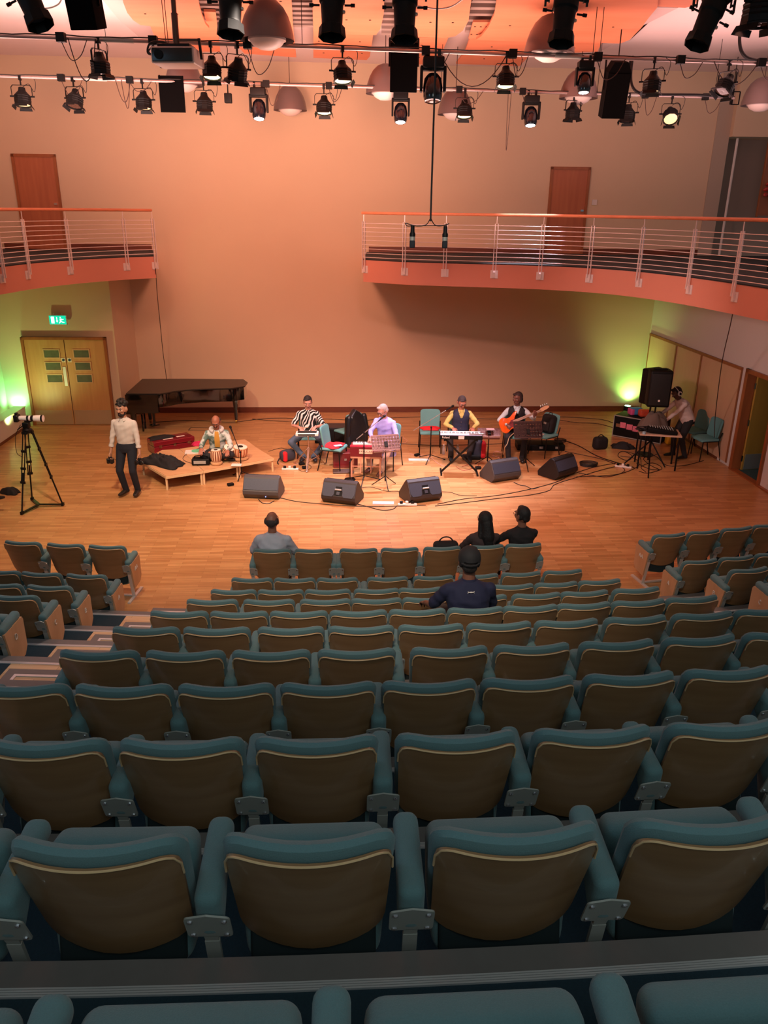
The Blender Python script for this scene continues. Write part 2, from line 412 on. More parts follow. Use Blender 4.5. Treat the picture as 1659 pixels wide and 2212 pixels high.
f = MB(); f.box((0, -.09, 0), (.06, .0, 2.09)); f.box((wd-.06, -.09, 0), (wd, .0, 2.09)); f.box((0, -.09, 2.03), (wd, .0, 2.09)); f.build('door_frame', m_frame, D1, smooth=False)
wins = [(.48, .82, 1.62, 1.79), (.48, .82, 1.33, 1.5), (.48, .82, 1.04, 1.21)]
wins2 = [(1.16, 1.5, 1.62, 1.79), (1.16, 1.5, 1.33, 1.5), (1.16, 1.5, 1.04, 1.21)]
l1 = door_leaf(D1, 'door_leaf', .06, .955, 2.03, m_door, wins, .36)
l2 = door_leaf(D1, 'door_leaf', .975, wd-.06, 2.03, m_door, wins2, .36)
for lf, x in ((l1, .9), (l2, 1.04)):
    Tr = Matrix.Translation((x, -.046, 1.56)) @ Matrix.Rotation(PI/2, 4, 'X')
    MB().box((x-.045, -.052, 1.51), (x+.045, -.046, 1.61)).build('sign_plate', mat('pale_sign_plate', (215, 200, 180), .5), lf, smooth=False)
    MB().lathe([(.03, 0), (.03, .014), (.0, .014)], 16, Tr).build('door_sign', mat('blue_sign', (30, 50, 70), .4), lf)
MB().box((.86, -.06, .95), (.93, -.048, 1.4)).build('push_plate', m_alu, l1, smooth=False)
def upper_door(name, px0, px1, pyt, side_shift):
    a = onwall(px0, pyt); b = onwall(px1, pyt)
    o = bpy.data.objects.new(name, None); C.objects.link(o); struct(o)
    o.location = (a.x, a.y, 3.96); o.rotation_euler = (0, 0, math.atan2(BWD.y, BWD.x))
    w = (b-a).length; h = a.z-3.96
    f = MB(); f.box((0, -.05, 0), (.06, 0, h)); f.box((w-.06, -.05, 0), (w, 0, h)); f.box((0, -.05, h-.06), (w, 0, h)); f.build('door_frame', m_frame, o, smooth=False)
    MB().box((.06, -.03, .01), (w-.06, 0, h-.06)).build('door_leaf', m_doorred, o, smooth=False)
    MB().box((w-.16, -.07, .98), (w-.09, -.03, 1.02)).build('door_handle', m_chrome, o, smooth=False)
upper_door('door_2', 24, 120, 332, 0)
upper_door('door_3', 1190, 1276, 360, 0)
# light switch by door_3
q = onwall(1284, 437, .02); tag(MB().cbox((0,0,0), (.12, .03, .12)).build('switch_box', m_white, loc=q), 'small white box on the wall beside the upper right door', 'switch')
# right wall timber panels with frames
for i, (s0, s1) in enumerate(((0.06, 1.65), (1.65, 2.95), (2.95, 4.72))):
    o = bpy.data.objects.new('timber_panel', None); C.objects.link(o)
    tag(o, ['pale timber wall panel nearest the green uplight corner', 'middle pale timber wall panel behind the person with headphones', 'pale timber wall panel beside the open doorway'][i], 'wall panel', 'timber panels on the right wall')
    o.location = rw(s0, 0); ang = math.atan2(PRD.y, PRD.x); o.rotation_euler = (0, 0, ang)
    L = s1-s0
    MB().box((0, -.015, .06), (L, 0, 2.0)).build('panel', wood('panel_veneer', (212, 172, 140), (204, 162, 130), .45, 3, 3, 1), o, smooth=False)
    f = MB(); f.box((0, -.03, .06), (.03, 0, 2.0)); f.box((L-.03, -.03, .06), (L, 0, 2.0)); f.box((0, -.04, 2.0), (L, 0, 2.06)); f.build('frame', m_frame, o, smooth=False)
# open doorway at the right
o = bpy.data.objects.new('door_4', None); C.objects.link(o); struct(o); o.location = rw(4.95); o.rotation_euler = (0, 0, math.atan2(PRD.y, PRD.x))
f = MB(); f.box((-.05, -.05, 0), (.06, .14, 2.08)); f.box((1.04, -.05, 0), (1.1, .14, 2.08)); f.box((-.05, -.05, 2.0), (1.1, .14, 2.08)); f.build('door_frame', m_frame, o, smooth=False)
lf = MB().box((0, 0, .01), (.045, .95, 1.98)).build('door_leaf', wood('yellow_door_veneer', (176, 142, 62), (164, 130, 54), .45, 8, 8, 1), o, smooth=False)
lf.location = (.07, .14, 0); lf.rotation_euler = (0, 0, .15)
MB().box((.045, .03, .02), (.052, .92, .34)).build('kick_plate', mat('steel_kick_plate', (150, 155, 150), .35, .4), lf, smooth=False)
hg = MB()
for z in (.25, 1.0, 1.75): hg.cbox((.09, .12, z), (.03, .03, .12))
hg.build('hinge', m_chrome, o, smooth=False)
th0 = rw(4.9, off=0)
struct(MB().box((7.3, 12, -.02), (11, 16.2, .006)).build('floor_lobby', mat('teal_lobby_carpet', (50, 84, 84), .95, var=.1, scale=80), smooth=False))
struct(MB().bar(rw(4.95, .01), rw(9, .01), .14, .03).build('trim_2', m_frame, smooth=False))
plane_wall('wall_lobby', (9.5, 17), (9.5, 12), 0, 3.5, mat('lobby_yellow_paint', (190, 160, 80), .8))
plane_wall('wall_lobby_back', (7.35, 16.25), (9.5, 16.25), 0, 3.5, MATS['lobby_yellow_paint'])
# ---- heater casing along the left wall
hc = thing('heater_casing', 'long white heater casing along the left wall below the green glow', 'heater', (-8.72, 18.0, 0), math.atan2(18.0-12.5, -8.72+8.42))
MB().box((-5.6, -.24, .08), (0, .0, .5)).build('front_panel', m_white, hc, smooth=False)
MB().box((-5.6, -.26, .5), (0, .02, .52)).build('top_cover', m_steel, hc, smooth=False)
MB().box((-5.6, -.22, 0), (0, 0, .08)).build('plinth', m_skirt, hc, smooth=False)
# ---- fire exit sign
es = onwall(128, 688); p = DW0 + (Vector((-8.47, 18.3, 0))-DW0)*.58
ex = thing('exit_sign', 'green illuminated running-man exit sign above the double door', 'sign', (-7.72, 18.3, 2.38), math.atan2(dd.y, dd.x))
MB().box((0, -.07, 0), (.39, -.01, .21)).build('housing', m_white, ex, smooth=False)
fc = MB().box((.01, -.075, .01), (.38, -.07, .2)).build('sign_face', mat('green_lit_face', (0, 130, 90), .5, emit=(0.0, .55, .32), es=1.2), ex, smooth=False)
g = MB(); g.box((.05, -.079, .03), (.12, -.075, .18)); g.box((.172, -.079, .08), (.188, -.075, .17)); g.prism([(.155,.09),(.18,.05),(.205,.09)], 0, .004, Matrix.Translation((0,-.075,0)) @ Matrix.Rotation(PI/2, 4, 'X'))
def xz(poly, y0=-.079): g.prism(poly, 0, .004, Matrix.Translation((0, -.075, 0)) @ Matrix.Rotation(PI/2, 4, 'X'))
xz([(.245,.16),(.262,.15),(.275,.165),(.26,.178)]); xz([(.25,.145),(.285,.12),(.27,.08),(.24,.1)]); xz([(.25,.09),(.235,.06),(.215,.035),(.235,.03),(.265,.07)]); xz([(.27,.09),(.3,.065),(.34,.06),(.34,.045),(.29,.05),(.26,.08)]); xz([(.275,.14),(.31,.12),(.33,.13),(.33,.115),(.3,.105),(.27,.125)])
g.build('pictogram', mat('white_lit_pictogram', (255, 255, 255), .5, emit=(.7, 1, .9), es=1.6), ex, smooth=False)
MB().tube([(.1,-.04,.21),(.1,-.02,.25)], .01).tube([(.29,-.04,.21),(.29,-.02,.25)], .01).build('bracket', m_white, ex)
# ---- uplights
def uplight(label, loc, col):
    t = thing('uplight', label, 'uplight', loc)
    MB().lathe([(.09, 0), (.1, .03), (.1, .16), (.085, .2)], 16).build('body', m_black, t)
    MB().lathe([(.0, .201), (.08, .201)], 16, caps=False).build('lens', mat('uplight_lens', (200,255,200), .3, emit=col, es=18), t)
    return t
uplight('small round floor uplight throwing green light up the left corner', (-8.86, 18.0, 0), (.3, 1, .4))
uplight('small round floor uplight shining green behind the black loudspeaker on its tripod', (6.36, 20.18, 0), (.6, 1, .3))
# ================================================================== BALCONIES
BZ = 3.96; RZ = 4.86
left_edge = [(-7.0, 11.5), (-6.75, 12.9), (-6.58, 14.0), (-6.45, 14.95), (-6.1, 15.95), (-5.6, 16.8), (-4.96, 17.48)]
right_edge = [(-.5, 17.2), (.36, 16.66), (1.2, 16.42), (2.13, 16.22), (3.0, 15.98), (3.85, 15.5), (4.5, 14.75), (5.0, 13.6), (5.33, 12.3), (5.55, 11.1), (5.75, 9.8)]
def smooth_xy(e): return [Vector((p[0], p[1], 0)) for p in spline([(x, y, 0) for x, y in e], 6)]
LE = smooth_xy(left_edge); RE = smooth_xy(right_edge)
def slab(name, edge, back):
    poly = [tuple(p[:2]) for p in edge]+back
    a = sum(poly[i][0]*poly[(i+1) % len(poly)][1]-poly[(i+1) % len(poly)][0]*poly[i][1] for i in range(len(poly)))
    if a < 0: poly = poly[::-1]
    struct(MB().prism(poly, 3.5, BZ-.02).build(name, m_balc, smooth=True, ang=30))
    struct(MB().prism(poly, BZ-.02, BZ).build(name+'_carpet', m_carpetblk, smooth=False))
slab('floor_balcony_left', LE, [(-5.58, 19.6), (-9.2, 19.4), (-9.2, 11.5)])
slab('floor_balcony_right', RE, [(12, 9.8), (12, 20.6), (-.5, 19.95)])
board('baseboard_balcony_left', bw(-9.0), bw(-5.6), BZ, BZ+.13, m_skirt)
board('baseboard_balcony_right', bw(-.45), bw(7.7), BZ, BZ+.13, m_skirt)
def railing(label, edge, posts, out):
    """posts: indices along the sampled edge"""
    t = thing('balcony_railing', label, 'railing', (edge[posts[0]].x, edge[posts[0]].y, 0), 0, 'balcony railings')
    o0 = Vector((edge[posts[0]].x, edge[posts[0]].y, 0))
    def nrm(i):
        d = (edge[min(i+1, len(edge)-1)]-edge[max(i-1, 0)]).normalized(); n = Vector((d.y, -d.x, 0))
        return n*out, d
    E = [edge[i]+nrm(i)[0]*.05-o0 for i in range(len(edge))]
    hr = MB()
    pts = [Vector((p.x, p.y, RZ)) for p in E]
    hr.tube(pts, .028, 8); hr.build('handrail', m_balcrail, t)
    for k in range(9):
        z = BZ+.04+k*.083
        MB().tube([Vector((p.x, p.y, z)) for p in E], .0065, 6).build('rail', m_steel, t)
    for i in posts:
        n, d = nrm(i); p = E[i]; q = MB()
        for s in (-.028, .028): q.bar(p+d*s+Vector((0,0,3.76)), p+d*s+Vector((0,0,BZ+.74)), .013, .03, up=n)
        q.bar(p+Vector((0,0,BZ+.74)), p+Vector((0,0,RZ)), .012, .012); q.build('post', m_steel, t, smooth=False)
        b = MB(); b.bar(p-n*.045+d*.0+Vector((0,0,3.68)), p-n*.045+Vector((0,0,3.83)), .15, .012, up=n)
        b.bar(p-n*.02+Vector((0,0,3.7)), p-n*.02+Vector((0,0,3.8)), .03, .05, up=d); b.build('fixing_plate', m_steel, t, smooth=False)
    return t
m_balcrail = wood('beech_handrail', (196, 120, 84), (180, 106, 72), .4, 3, 3, 3)
def near(edge, pxs, z=3.75):
    out = []
    for px, py in pxs:
        g = at(px, py, z); out.append(min(range(len(edge)), key=lambda i: (edge[i].x/edge[i].y-g.x/g.y)**2))
    return out
# finer sampling so posts land where the photo has them
LE2 = [Vector(p) for p in spline(LE, 4)]; RE2 = [Vector(p) for p in spline(RE, 4)]
railing('pale steel railing with timber handrail on the left balcony', LE2, near(LE2, [(5, 600), (60, 590), (150, 583), (272, 576), (334, 572)]), 1)
railing('long curved pale steel railing with timber handrail on the right balcony', RE2, near(RE2, [(787, 580), (875, 588), (961, 588), (1067, 590), (1168, 593), (1275, 597), (1382, 602), (1490, 612), (1592, 625)]), 1)
# loudspeaker standing on the right balcony behind the rail
sb = thing('loudspeaker', 'black loudspeaker cabinet on the right balcony floor at the edge of frame', 'loudspeaker', (7.6, 14.9, BZ), .3)
MB().rbox((1.1, .7, .62), .03, T=Matrix.Translation((0, 0, .31))).build('cabinet', m_black, sb)
MB().box((-.5, -.36, .05), (.5, -.35, .57)).build('grille', m_grille, sb, smooth=False)
# ================================================================== TERRACE
CX, CY = -2.0, 35.25
def arc(R, deg, z=0.0):
    a = math.radians(deg); return Vector((CX+R*math.sin(a), CY-R*math.cos(a), z))
ROWR = [25.97, 26.83, 27.75, 28.57, 29.38, 30.20, 31.04, 31.88, 32.73, 33.58, 34.43]
def tread_z(i): return .31*max(0, i-1)
def ring(mb, R0, R1, a0, a1, z0, z1, st=.5):
    n = max(2, int((a1-a0)/st)); P = [arc(R1, a0+(a1-a0)*k/n) for k in range(n+1)]+[arc(R0, a1-(a1-a0)*k/n) for k in range(n+1)]
    m = n+1
    v = []; f = []
    for k in range(n+1):
        a = a0+(a1-a0)*k/n
        v += [arc(R0, a, z0), arc(R1, a, z0), arc(R1, a, z1), arc(R0, a, z1)]
    for k in range(n):
        b = 4*k; c = b+4
        f += [(b,b+1,c+1,c),(b+1,b+2,c+2,c+1),(b+2,b+3,c+3,c+2),(b+3,b,c,c+3)]
    f += [(0,3,2,1),(4*n,4*n+1,4*n+2,4*n+3)]
    mb.add(v, f)
A0, A1 = -16.0, 24.0
for i in range(2, 12):
    z = .31*(i-1); R0 = ROWR[i-1]-.03; R1 = (ROWR[i]-.03 if i < 11 else R0+1.2)
    mb = MB(); ring(mb, R0+.0, R1+.05, A0, A1, z-.31 if i < 11 else z-.31, z)
    struct(mb.build('floor_terrace', m_carpet, smooth=False))
    mb = MB(); ring(mb, R0-.012, R0+.075, A0, A1, z-.06, z+.006); struct(mb.build('trim_nosing', m_nose, smooth=False))
    mb = MB()
    for k in range(4): ring(mb, R0+.077+k*.008, R0+.0825+k*.008, A0, A1, z, z+.008)
    struct(mb.build('trim_nosing_strip', m_alu, smooth=False))
# aisles: timber treads and half steps
for (b0, b1, h0, h1) in ((-2.35, .0, -2.0, 0.05), (10.1, 12.1, 10.1, 12.0)):
    for i in range(1, 11):
        z = .31*max(0, i-1); R0 = ROWR[i-1]+.06; R1 = ROWR[i]-.06
        if i >= 2:
            mb = MB(); ring(mb, R0, R1, b0, b1, z, z+.004); struct(mb.build('floor_aisle_tread', m_aisle, smooth=False))
        # half step in front of tread i+1
        Rr = ROWR[i]-.062
        mb = MB(); ring(mb, Rr-.36, Rr, h0, h1, z, z+.15); struct(mb.build('floor_half_step', m_aisle, smooth=False))
        mb = MB(); ring(mb, Rr-.372, Rr-.30, h0-.03, h1, z+.1, z+.157); ring(mb, Rr-.30, Rr, h0-.03, h0+.12, z+.1, z+.157)
        struct(mb.build('trim_half_step', m_nose, smooth=False))
        mb = MB(); ring(mb, Rr-.298, Rr-.27, h0+.17, h1, z+.15, z+.158); ring(mb, Rr-.298, Rr, h0+.12, h0+.17, z+.15, z+.158)
        struct(mb.build('trim_half_step_strip', m_alu, smooth=False))
# ================================================================== AUDITORIUM SEATS
LEAN = math.radians(19)
def fplate(W, H, Rr, Tk, er, z0, y0, taper, dip, curve, na=14, nb=12, lean=LEAN, backdip=0):
    """curved rounded-corner plate: returns MB; local x across, y forward, z up"""
    def warp(t):   # denser at edges
        return math.sin(t*PI/2)
    A = [warp(-1+2*k/na) for k in range(na+1)]; B = [warp(-1+2*k/nb) for k in range(nb+1)]
    def pt(a, b, side):
        x = a*W/2; z = b*H/2
        d = min(W/2-abs(x), H/2-abs(z))
        cxn = abs(x)-(W/2-Rr); czn = abs(z)-(H/2-Rr)
        if cxn > 0 and czn > 0:
            m = max(cxn, czn); L = math.hypot(cxn, czn); k = m/L
            x = math.copysign(W/2-Rr+cxn*k, x); z = math.copysign(H/2-Rr+czn*k, z)
        e = math.sqrt(max(0, 1-(1-min(d/er, 1))**2)) if er > 0 else 1
        y = side*Tk/2*e
        t = (z+H/2)/H
        x *= (taper+(1-taper)*t)
        s = x/(W/2)
        zz = z - dip*(1-t)*(1-s*s)
        # lean back (towards -y as z grows), curve: edges forward
        yy = y0 + (1-t)*H*math.sin(lean) + curve*s*s + y
        return Vector((x, yy, z0 + (zz+H/2)*math.cos(lean)))
    v = []; idx = {}
    for side in (1, -1):
        for i, a in enumerate(A):
            for j, b in enumerate(B):
                edge = i in (0, na) or j in (0, nb)
                if edge and side == -1 and er > 0: idx[(side, i, j)] = idx[(1, i, j)]; continue
                idx[(side, i, j)] = len(v); v.append(pt(a, b, side))
    f = []
    for i in range(na):
        for j in range(nb):
            f.append((idx[(1,i,j)], idx[(1,i+1,j)], idx[(1,i+1,j+1)], idx[(1,i,j+1)]))
            f.append((idx[(-1,i,j)], idx[(-1,i,j+1)], idx[(-1,i+1,j+1)], idx[(-1,i+1,j)]))
    if er == 0:
        ring_ = [(i, 0) for i in range(na)]+[(na, j) for j in range(nb)]+[(i, nb) for i in range(na, 0, -1)]+[(0, j) for j in range(nb, 0, -1)]
        for k in range(len(ring_)):
            p, q = ring_[k], ring_[(k+1) % len(ring_)]
            f.append((idx[(1,)+p], idx[(-1,)+p], idx[(-1,)+q], idx[(1,)+q]))
    return v, f
# wooden back shell: top edge sits just below the padded roll
TOPZ = .83
def me_of(o): m = o.data; bpy.data.objects.remove(o); return m
v, f_ = fplate(.485, .468, .06, .012, 0, .338, -.062, .93, .05, .066)
BACK_ME = me_of(MB().add(v, f_).build('back_shell', m_back, link=False))
# pale ply edge line: thin tube along top edge of shell
ed = []
for k in range(31):
    x0 = -.2425+.485*k/30
    zt = .468
    ax = abs(x0)-(.2425-.06)
    z = zt-(.06-math.sqrt(max(0, .06**2-ax**2)) if ax > 0 else 0)
    s = x0/.2425; t = z/.468
    ed.append(Vector((x0*(.93+.07*t), -.062-.004+(1-t)*.468*math.sin(LEAN)+.066*s*s-.004, .338+z*math.cos(LEAN))))
xl = ed[0]; ed = [Vector((ed[0].x-.001, ed[0].y+.014, ed[0].z-.05))]+ed+[Vector((ed[-1].x+.001, ed[-1].y+.014, ed[-1].z-.05))]
EDGE_ME = me_of(MB().tube(ed, .0038, 6).build('ply_edge', m_ply, link=False))
v, f_ = fplate(.512, .50, .08, .068, .034, .341, -.022, .91, .03, .070)
PAD_ME = me_of(MB().add(v, f_).build('backrest', m_teal, link=False))
def cush(p):
    return (p[0], p[1]+.0+(.18*(p[0]/.25)**2)*0, p[2])
TS = Matrix.Translation((0, .225, .395)) @ Matrix.Rotation(math.radians(-15), 4, 'X')
mb = MB(); mb.rbox((.465, .13, .41), .045, fn=lambda p: (p[0]*(1-.06*(p[2] < -.1)), p[1], p[2]-(.05*(1-(p[0]/.23)**2) if p[2] < -.1 else 0)), T=TS)
SEAT_ME = me_of(mb.build('seat', m_teal, link=False))
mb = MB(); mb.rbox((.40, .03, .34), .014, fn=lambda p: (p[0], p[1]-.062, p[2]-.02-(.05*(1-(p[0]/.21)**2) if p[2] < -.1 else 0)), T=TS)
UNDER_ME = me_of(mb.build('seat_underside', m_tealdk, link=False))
TA = Matrix.Translation((0, .175, .565)) @ Matrix.Rotation(math.radians(6), 4, 'X')
mb = MB(); mb.rbox((.082, .32, .075), .032, fn=lambda p: (p[0]*(1.0+.05*p[1]), p[1], p[2]-(.10 if p[1] < -.1 and p[2] < 0 else 0)), T=TA)
ARM_ME = me_of(mb.build('armrest', m_teal, link=False))
# bracket plate joining neighbouring backs, with four bolts
def rpoly(w, h, r, n=4, arch=.0):
    P = []
    for cx_, cz_, a0 in ((w/2-r, h/2-r, 0), (-w/2+r, h/2-r, 90), (-w/2+r, -h/2+r, 180), (w/2-r, -h/2+r, 270)):
        for k in range(n+1):
            a = math.radians(a0+90*k/n); P.append((cx_+r*math.cos(a), cz_+r*math.sin(a)))
    P.insert(n+1, (0, h/2+arch))
    return P
TB = Matrix.Translation((0, .025, .47)) @ Matrix.Rotation(LEAN, 4, 'X') @ Matrix.Rotation(PI/2, 4, 'X')
def bracket(x0, x1, bolts):
    mb = MB(); P = rpoly(.135, .125, .015, arch=.014); P = [(max(x0, min(x1, x)), z) for x, z in P]
    mb.mi = 0; mb.prism(P, 0, .006, TB)
    mb.prism([(max(x0,-.022), -.06), (min(x1,.022), -.06), (min(x1,.017), -.14), (max(x0,-.017), -.14)], 0, .006, TB)
    mb.mi = 1
    for bx in bolts:
        for bz in (.042, -.046): mb.lathe([(.009, .006), (.008, .011), (0, .012)], 8, TB @ Matrix.Translation((bx, bz, 0)), caps=False)
    return me_of(mb.build('bracket', [m_brk, m_chrome], link=False, ang=25))
BRK_ME = bracket(-1, 1, (-.05, .05)); BRKL_ME = bracket(-.03, 1, (.05,)); BRKR_ME = bracket(-1, .03, (-.05,))
mb = MB(); mb.bar((0, .055, .38), (0, .12, .02), .045, .014, up=(0, 1, 0)); mb.bar((0, .06, .5), (0, .30, .52), .02, .04); mb.box((-.045, .04, 0), (.045, .26, .014))
POST_ME = me_of(mb.build('post', m_brk, smooth=False, link=False))
mb = MB(); mb.bar((0, .055, .38), (0, .13, .02), .045, .014, up=(0, 1, 0)); mb.bar((0, .06, .5), (0, .30, .52), .02, .04); mb.box((-.02, -.06, 0), (.02, .42, .022))
POSTF_ME = me_of(mb.build('post', mat('white_floor_frame', (210, 200, 192), .4, .3), smooth=False, link=False))
mb = MB(); mb.box((-.27, .15, .004), (.27, .18, .026)); CROSS_ME = me_of(mb.build('floor_bar', MATS['white_floor_frame'], smooth=False, link=False))
EP = [(.02, .535), (.33, .55), (.345, .52), (.345, .25), (.29, .18), (.09, .16)]
def yz(poly, x0, x1): return MB().prism(poly, x0, x1, Matrix(((0,0,1,0),(1,0,0,0),(0,1,0,0),(0,0,0,1))))
END_ME = me_of(yz(EP, -.011, .011).build('end_panel', m_endwood, smooth=False, link=False))
SIGH = {}
def letters_me(txt, side):
    """row letters built as strokes on the end panel; side=+1 reads from +x"""
    key = (txt, side)
    if key in SIGH: return SIGH[key]
    G = {'A': [((0,0),(.5,1)), ((.5,1),(1,0)), ((.22,.38),(.78,.38))],
         'B': [((.1,0),(.1,1)), ((.1,1),(.7,.95)), ((.7,.95),(.75,.6)), ((.75,.6),(.1,.52)), ((.75,.5),(.85,.1)), ((.85,.1),(.1,0))],
         'C': [((.9,.8),(.55,1)), ((.55,1),(.15,.7)), ((.15,.7),(.15,.3)), ((.15,.3),(.55,0)), ((.55,0),(.9,.2))],
         'D': [((.1,0),(.1,1)), ((.1,1),(.6,.95)), ((.6,.95),(.9,.6)), ((.9,.6),(.9,.4)), ((.9,.4),(.6,.05)), ((.6,.05),(.1,0))],
         'E': [((.1,0),(.1,1)), ((.1,1),(.85,1)), ((.1,.5),(.7,.5)), ((.1,0),(.85,0))]}
    mb = MB(); hh = .055; ww = .04; n = len(txt); y0 = .19-side*(n*ww+(n-1)*.014)/2
    for k, ch in enumerate(txt):
        for (a, b) in G[ch]:
            pa = (side*.0125, y0+side*(k*(ww+.014)+a[0]*ww), .40+a[1]*hh); pb = (side*.0125, y0+side*(k*(ww+.014)+b[0]*ww), .40+b[1]*hh)
            mb.bar(pa, pb, .010, .003, up=(1, 0, 0)) if False else mb.bar(pa, pb, .003, .010, up=(1, 0, 0))
    SIGH[key] = me_of(mb.build('row_letter', m_letter, smooth=False, link=False)); return SIGH[key]
def child(name, me, parent, loc=(0,0,0), rot=(0,0,0)):
    o = bpy.data.objects.new(name, me); C.objects.link(o); o.parent = parent; o.location = loc; o.rotation_euler = rot; return o
ORD = ['first', 'second', 'third', 'fourth', 'fifth', 'sixth', 'seventh', 'eighth', 'ninth', 'tenth', 'eleventh', 'twelfth']
def seat(R, deg, z, label, group, dpitch, left_end=False, right_end=False, free=False, letters=None, down=False):
    p = arc(R, deg, z)
    t = thing('auditorium_seat', label, 'theatre seat', p, math.radians(deg), group)
    o = child('back_shell', BACK_ME, t); child('ply_edge', EDGE_ME, o)
    child('backrest', PAD_ME, t)
    if down:
        s = child('seat', SEAT_ME, t, (0, .03, .86), (math.radians(-80)+0, 0, 0))
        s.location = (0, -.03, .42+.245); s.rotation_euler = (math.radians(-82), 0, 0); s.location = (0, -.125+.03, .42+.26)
        child('seat_underside', UNDER_ME, s)
    else:
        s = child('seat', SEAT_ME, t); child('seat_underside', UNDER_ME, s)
    hx = math.radians(dpitch)*R/2
    sides = []
    if right_end: sides.append((hx*.97, BRKR_ME, True, 1))
    else: sides.append((hx, BRK_ME, False, 0))
    if left_end: sides.append((-hx*.97, BRKL_ME, True, -1))
    for x, bm_, end, sd in sides:
        child('armrest', ARM_ME, t, (x, 0, 0))
        if R > 34.9: continue
        child('bracket', bm_, t, (x, 0, 0)); child('post', POSTF_ME if free else POST_ME, t, (x, 0, 0))
        if end and letters:
            e = child('end_panel', END_ME, t, (x+sd*.035, 0, 0)); child('row_letter', letters_me(letters, sd), e)
    if free: child('floor_bar', CROSS_ME, t)
    return t
RN = ['front row', 'second row', 'third row', 'fourth row', 'fifth row', 'sixth row', 'seventh row', 'eighth row', 'ninth row', 'tenth row', 'eleventh row']
rows = [
 [1.2, 2.4, 3.7, 4.9, 6.15, 7.45, 8.6],
 [.9, 2.0, 3.1, 4.4, 5.6, 6.8, 7.95, 9.1],
 [.8, 1.85, 2.9, 4.0, 5.0, 6.05, 7.1, 8.15, 9.2],
 [.7, 1.8, 2.9, 3.9, 4.9, 6.0, 7.1, 8.1, 9.2],
 [.5, 1.5, 2.5, 3.5, 4.5, 5.5, 6.45, 7.4, 8.4, 9.4],
 [.45, 1.45, 2.5, 3.5, 4.5, 5.5, 6.5, 7.55, 8.6, 9.6],
 [.4, 1.4, 2.4, 3.4, 4.5, 5.5, 6.55, 7.6, 8.65],
 [.25, 1.2, 2.15, 3.1, 4.05, 5.0, 6.0, 7.0],
 [.2, 1.15, 2.1, 3.05, 4.05, 5.05, 6.05, 7.05],
 [1.02, 2.04, 3.07, 4.1, 5.11, 6.13],
 [1.72, 2.7, 3.7, 4.7]]
for i, angs in enumerate(rows):
    n = len(angs)
    for j, a in enumerate(angs):
        dp = (angs[1]-angs[0]) if j == 0 else (a-angs[j-1])
        if j < n-1: dp = min(dp, angs[j+1]-a) if i > 1 else min(dp, 1.2)
        le = j == 0 and i < 9; re_ = (j == n-1 and i < 6)
        seat(ROWR[i], a, tread_z(i), 'teal padded seat, %s, %s from the left of the middle block as photographed' % (RN[i], ORD[j]),
             'middle block seats, '+RN[i], dp, le or (i == 0 and j == 2) or (i == 1 and j == 3), re_ or (i == 0 and j == 1) or (i == 1 and j == 2), free=(i == 0), down=(i, j) in ((0, 0), (0, 5), (0, 6), (4, 5)), letters=['AA', 'A', 'B', 'C', 'D', 'E', 'F', 'G', None, None, None][i] if (j in (0, n-1)) and i < 5 and False else None)
# left block: end seats nearest the aisle first
lefts = [(0, [-3.6, -4.85, -6.15], 'AA'), (1, [-3.4, -4.6, -5.7], 'A'), (2, [-3.35, -4.5], 'B'), (3, [-3.2, -4.3], 'C'), (4, [-3.1], 'D')]
for i, angs, L in lefts:
    for j, a in enumerate(angs):
        dp = 1.17 if i < 2 else 1.08
        seat(ROWR[i], a, tread_z(i), 'teal seat in the left block, %s, %s from the left aisle' % (RN[i], ORD[j]), 'left block seats', dp, False, j == 0, free=(i == 0), letters=L)
rights = [(0, [13.3, 14.5, 15.7, 16.85], 'AA'), (1, [13.1, 14.25, 15.4], 'A'), (2, [13.05, 14.15], 'B'), (3, [12.95], 'C')]
for i, angs, L in rights:
    for j, a in enumerate(angs):
        dp = 1.17 if i < 2 else 1.08
        seat(ROWR[i], a, tread_z(i), 'teal seat in the right block, %s, %s from the right aisle' % (RN[i], ORD[j]), 'right block seats', dp, j == 0, False, free=(i == 0), letters=L)
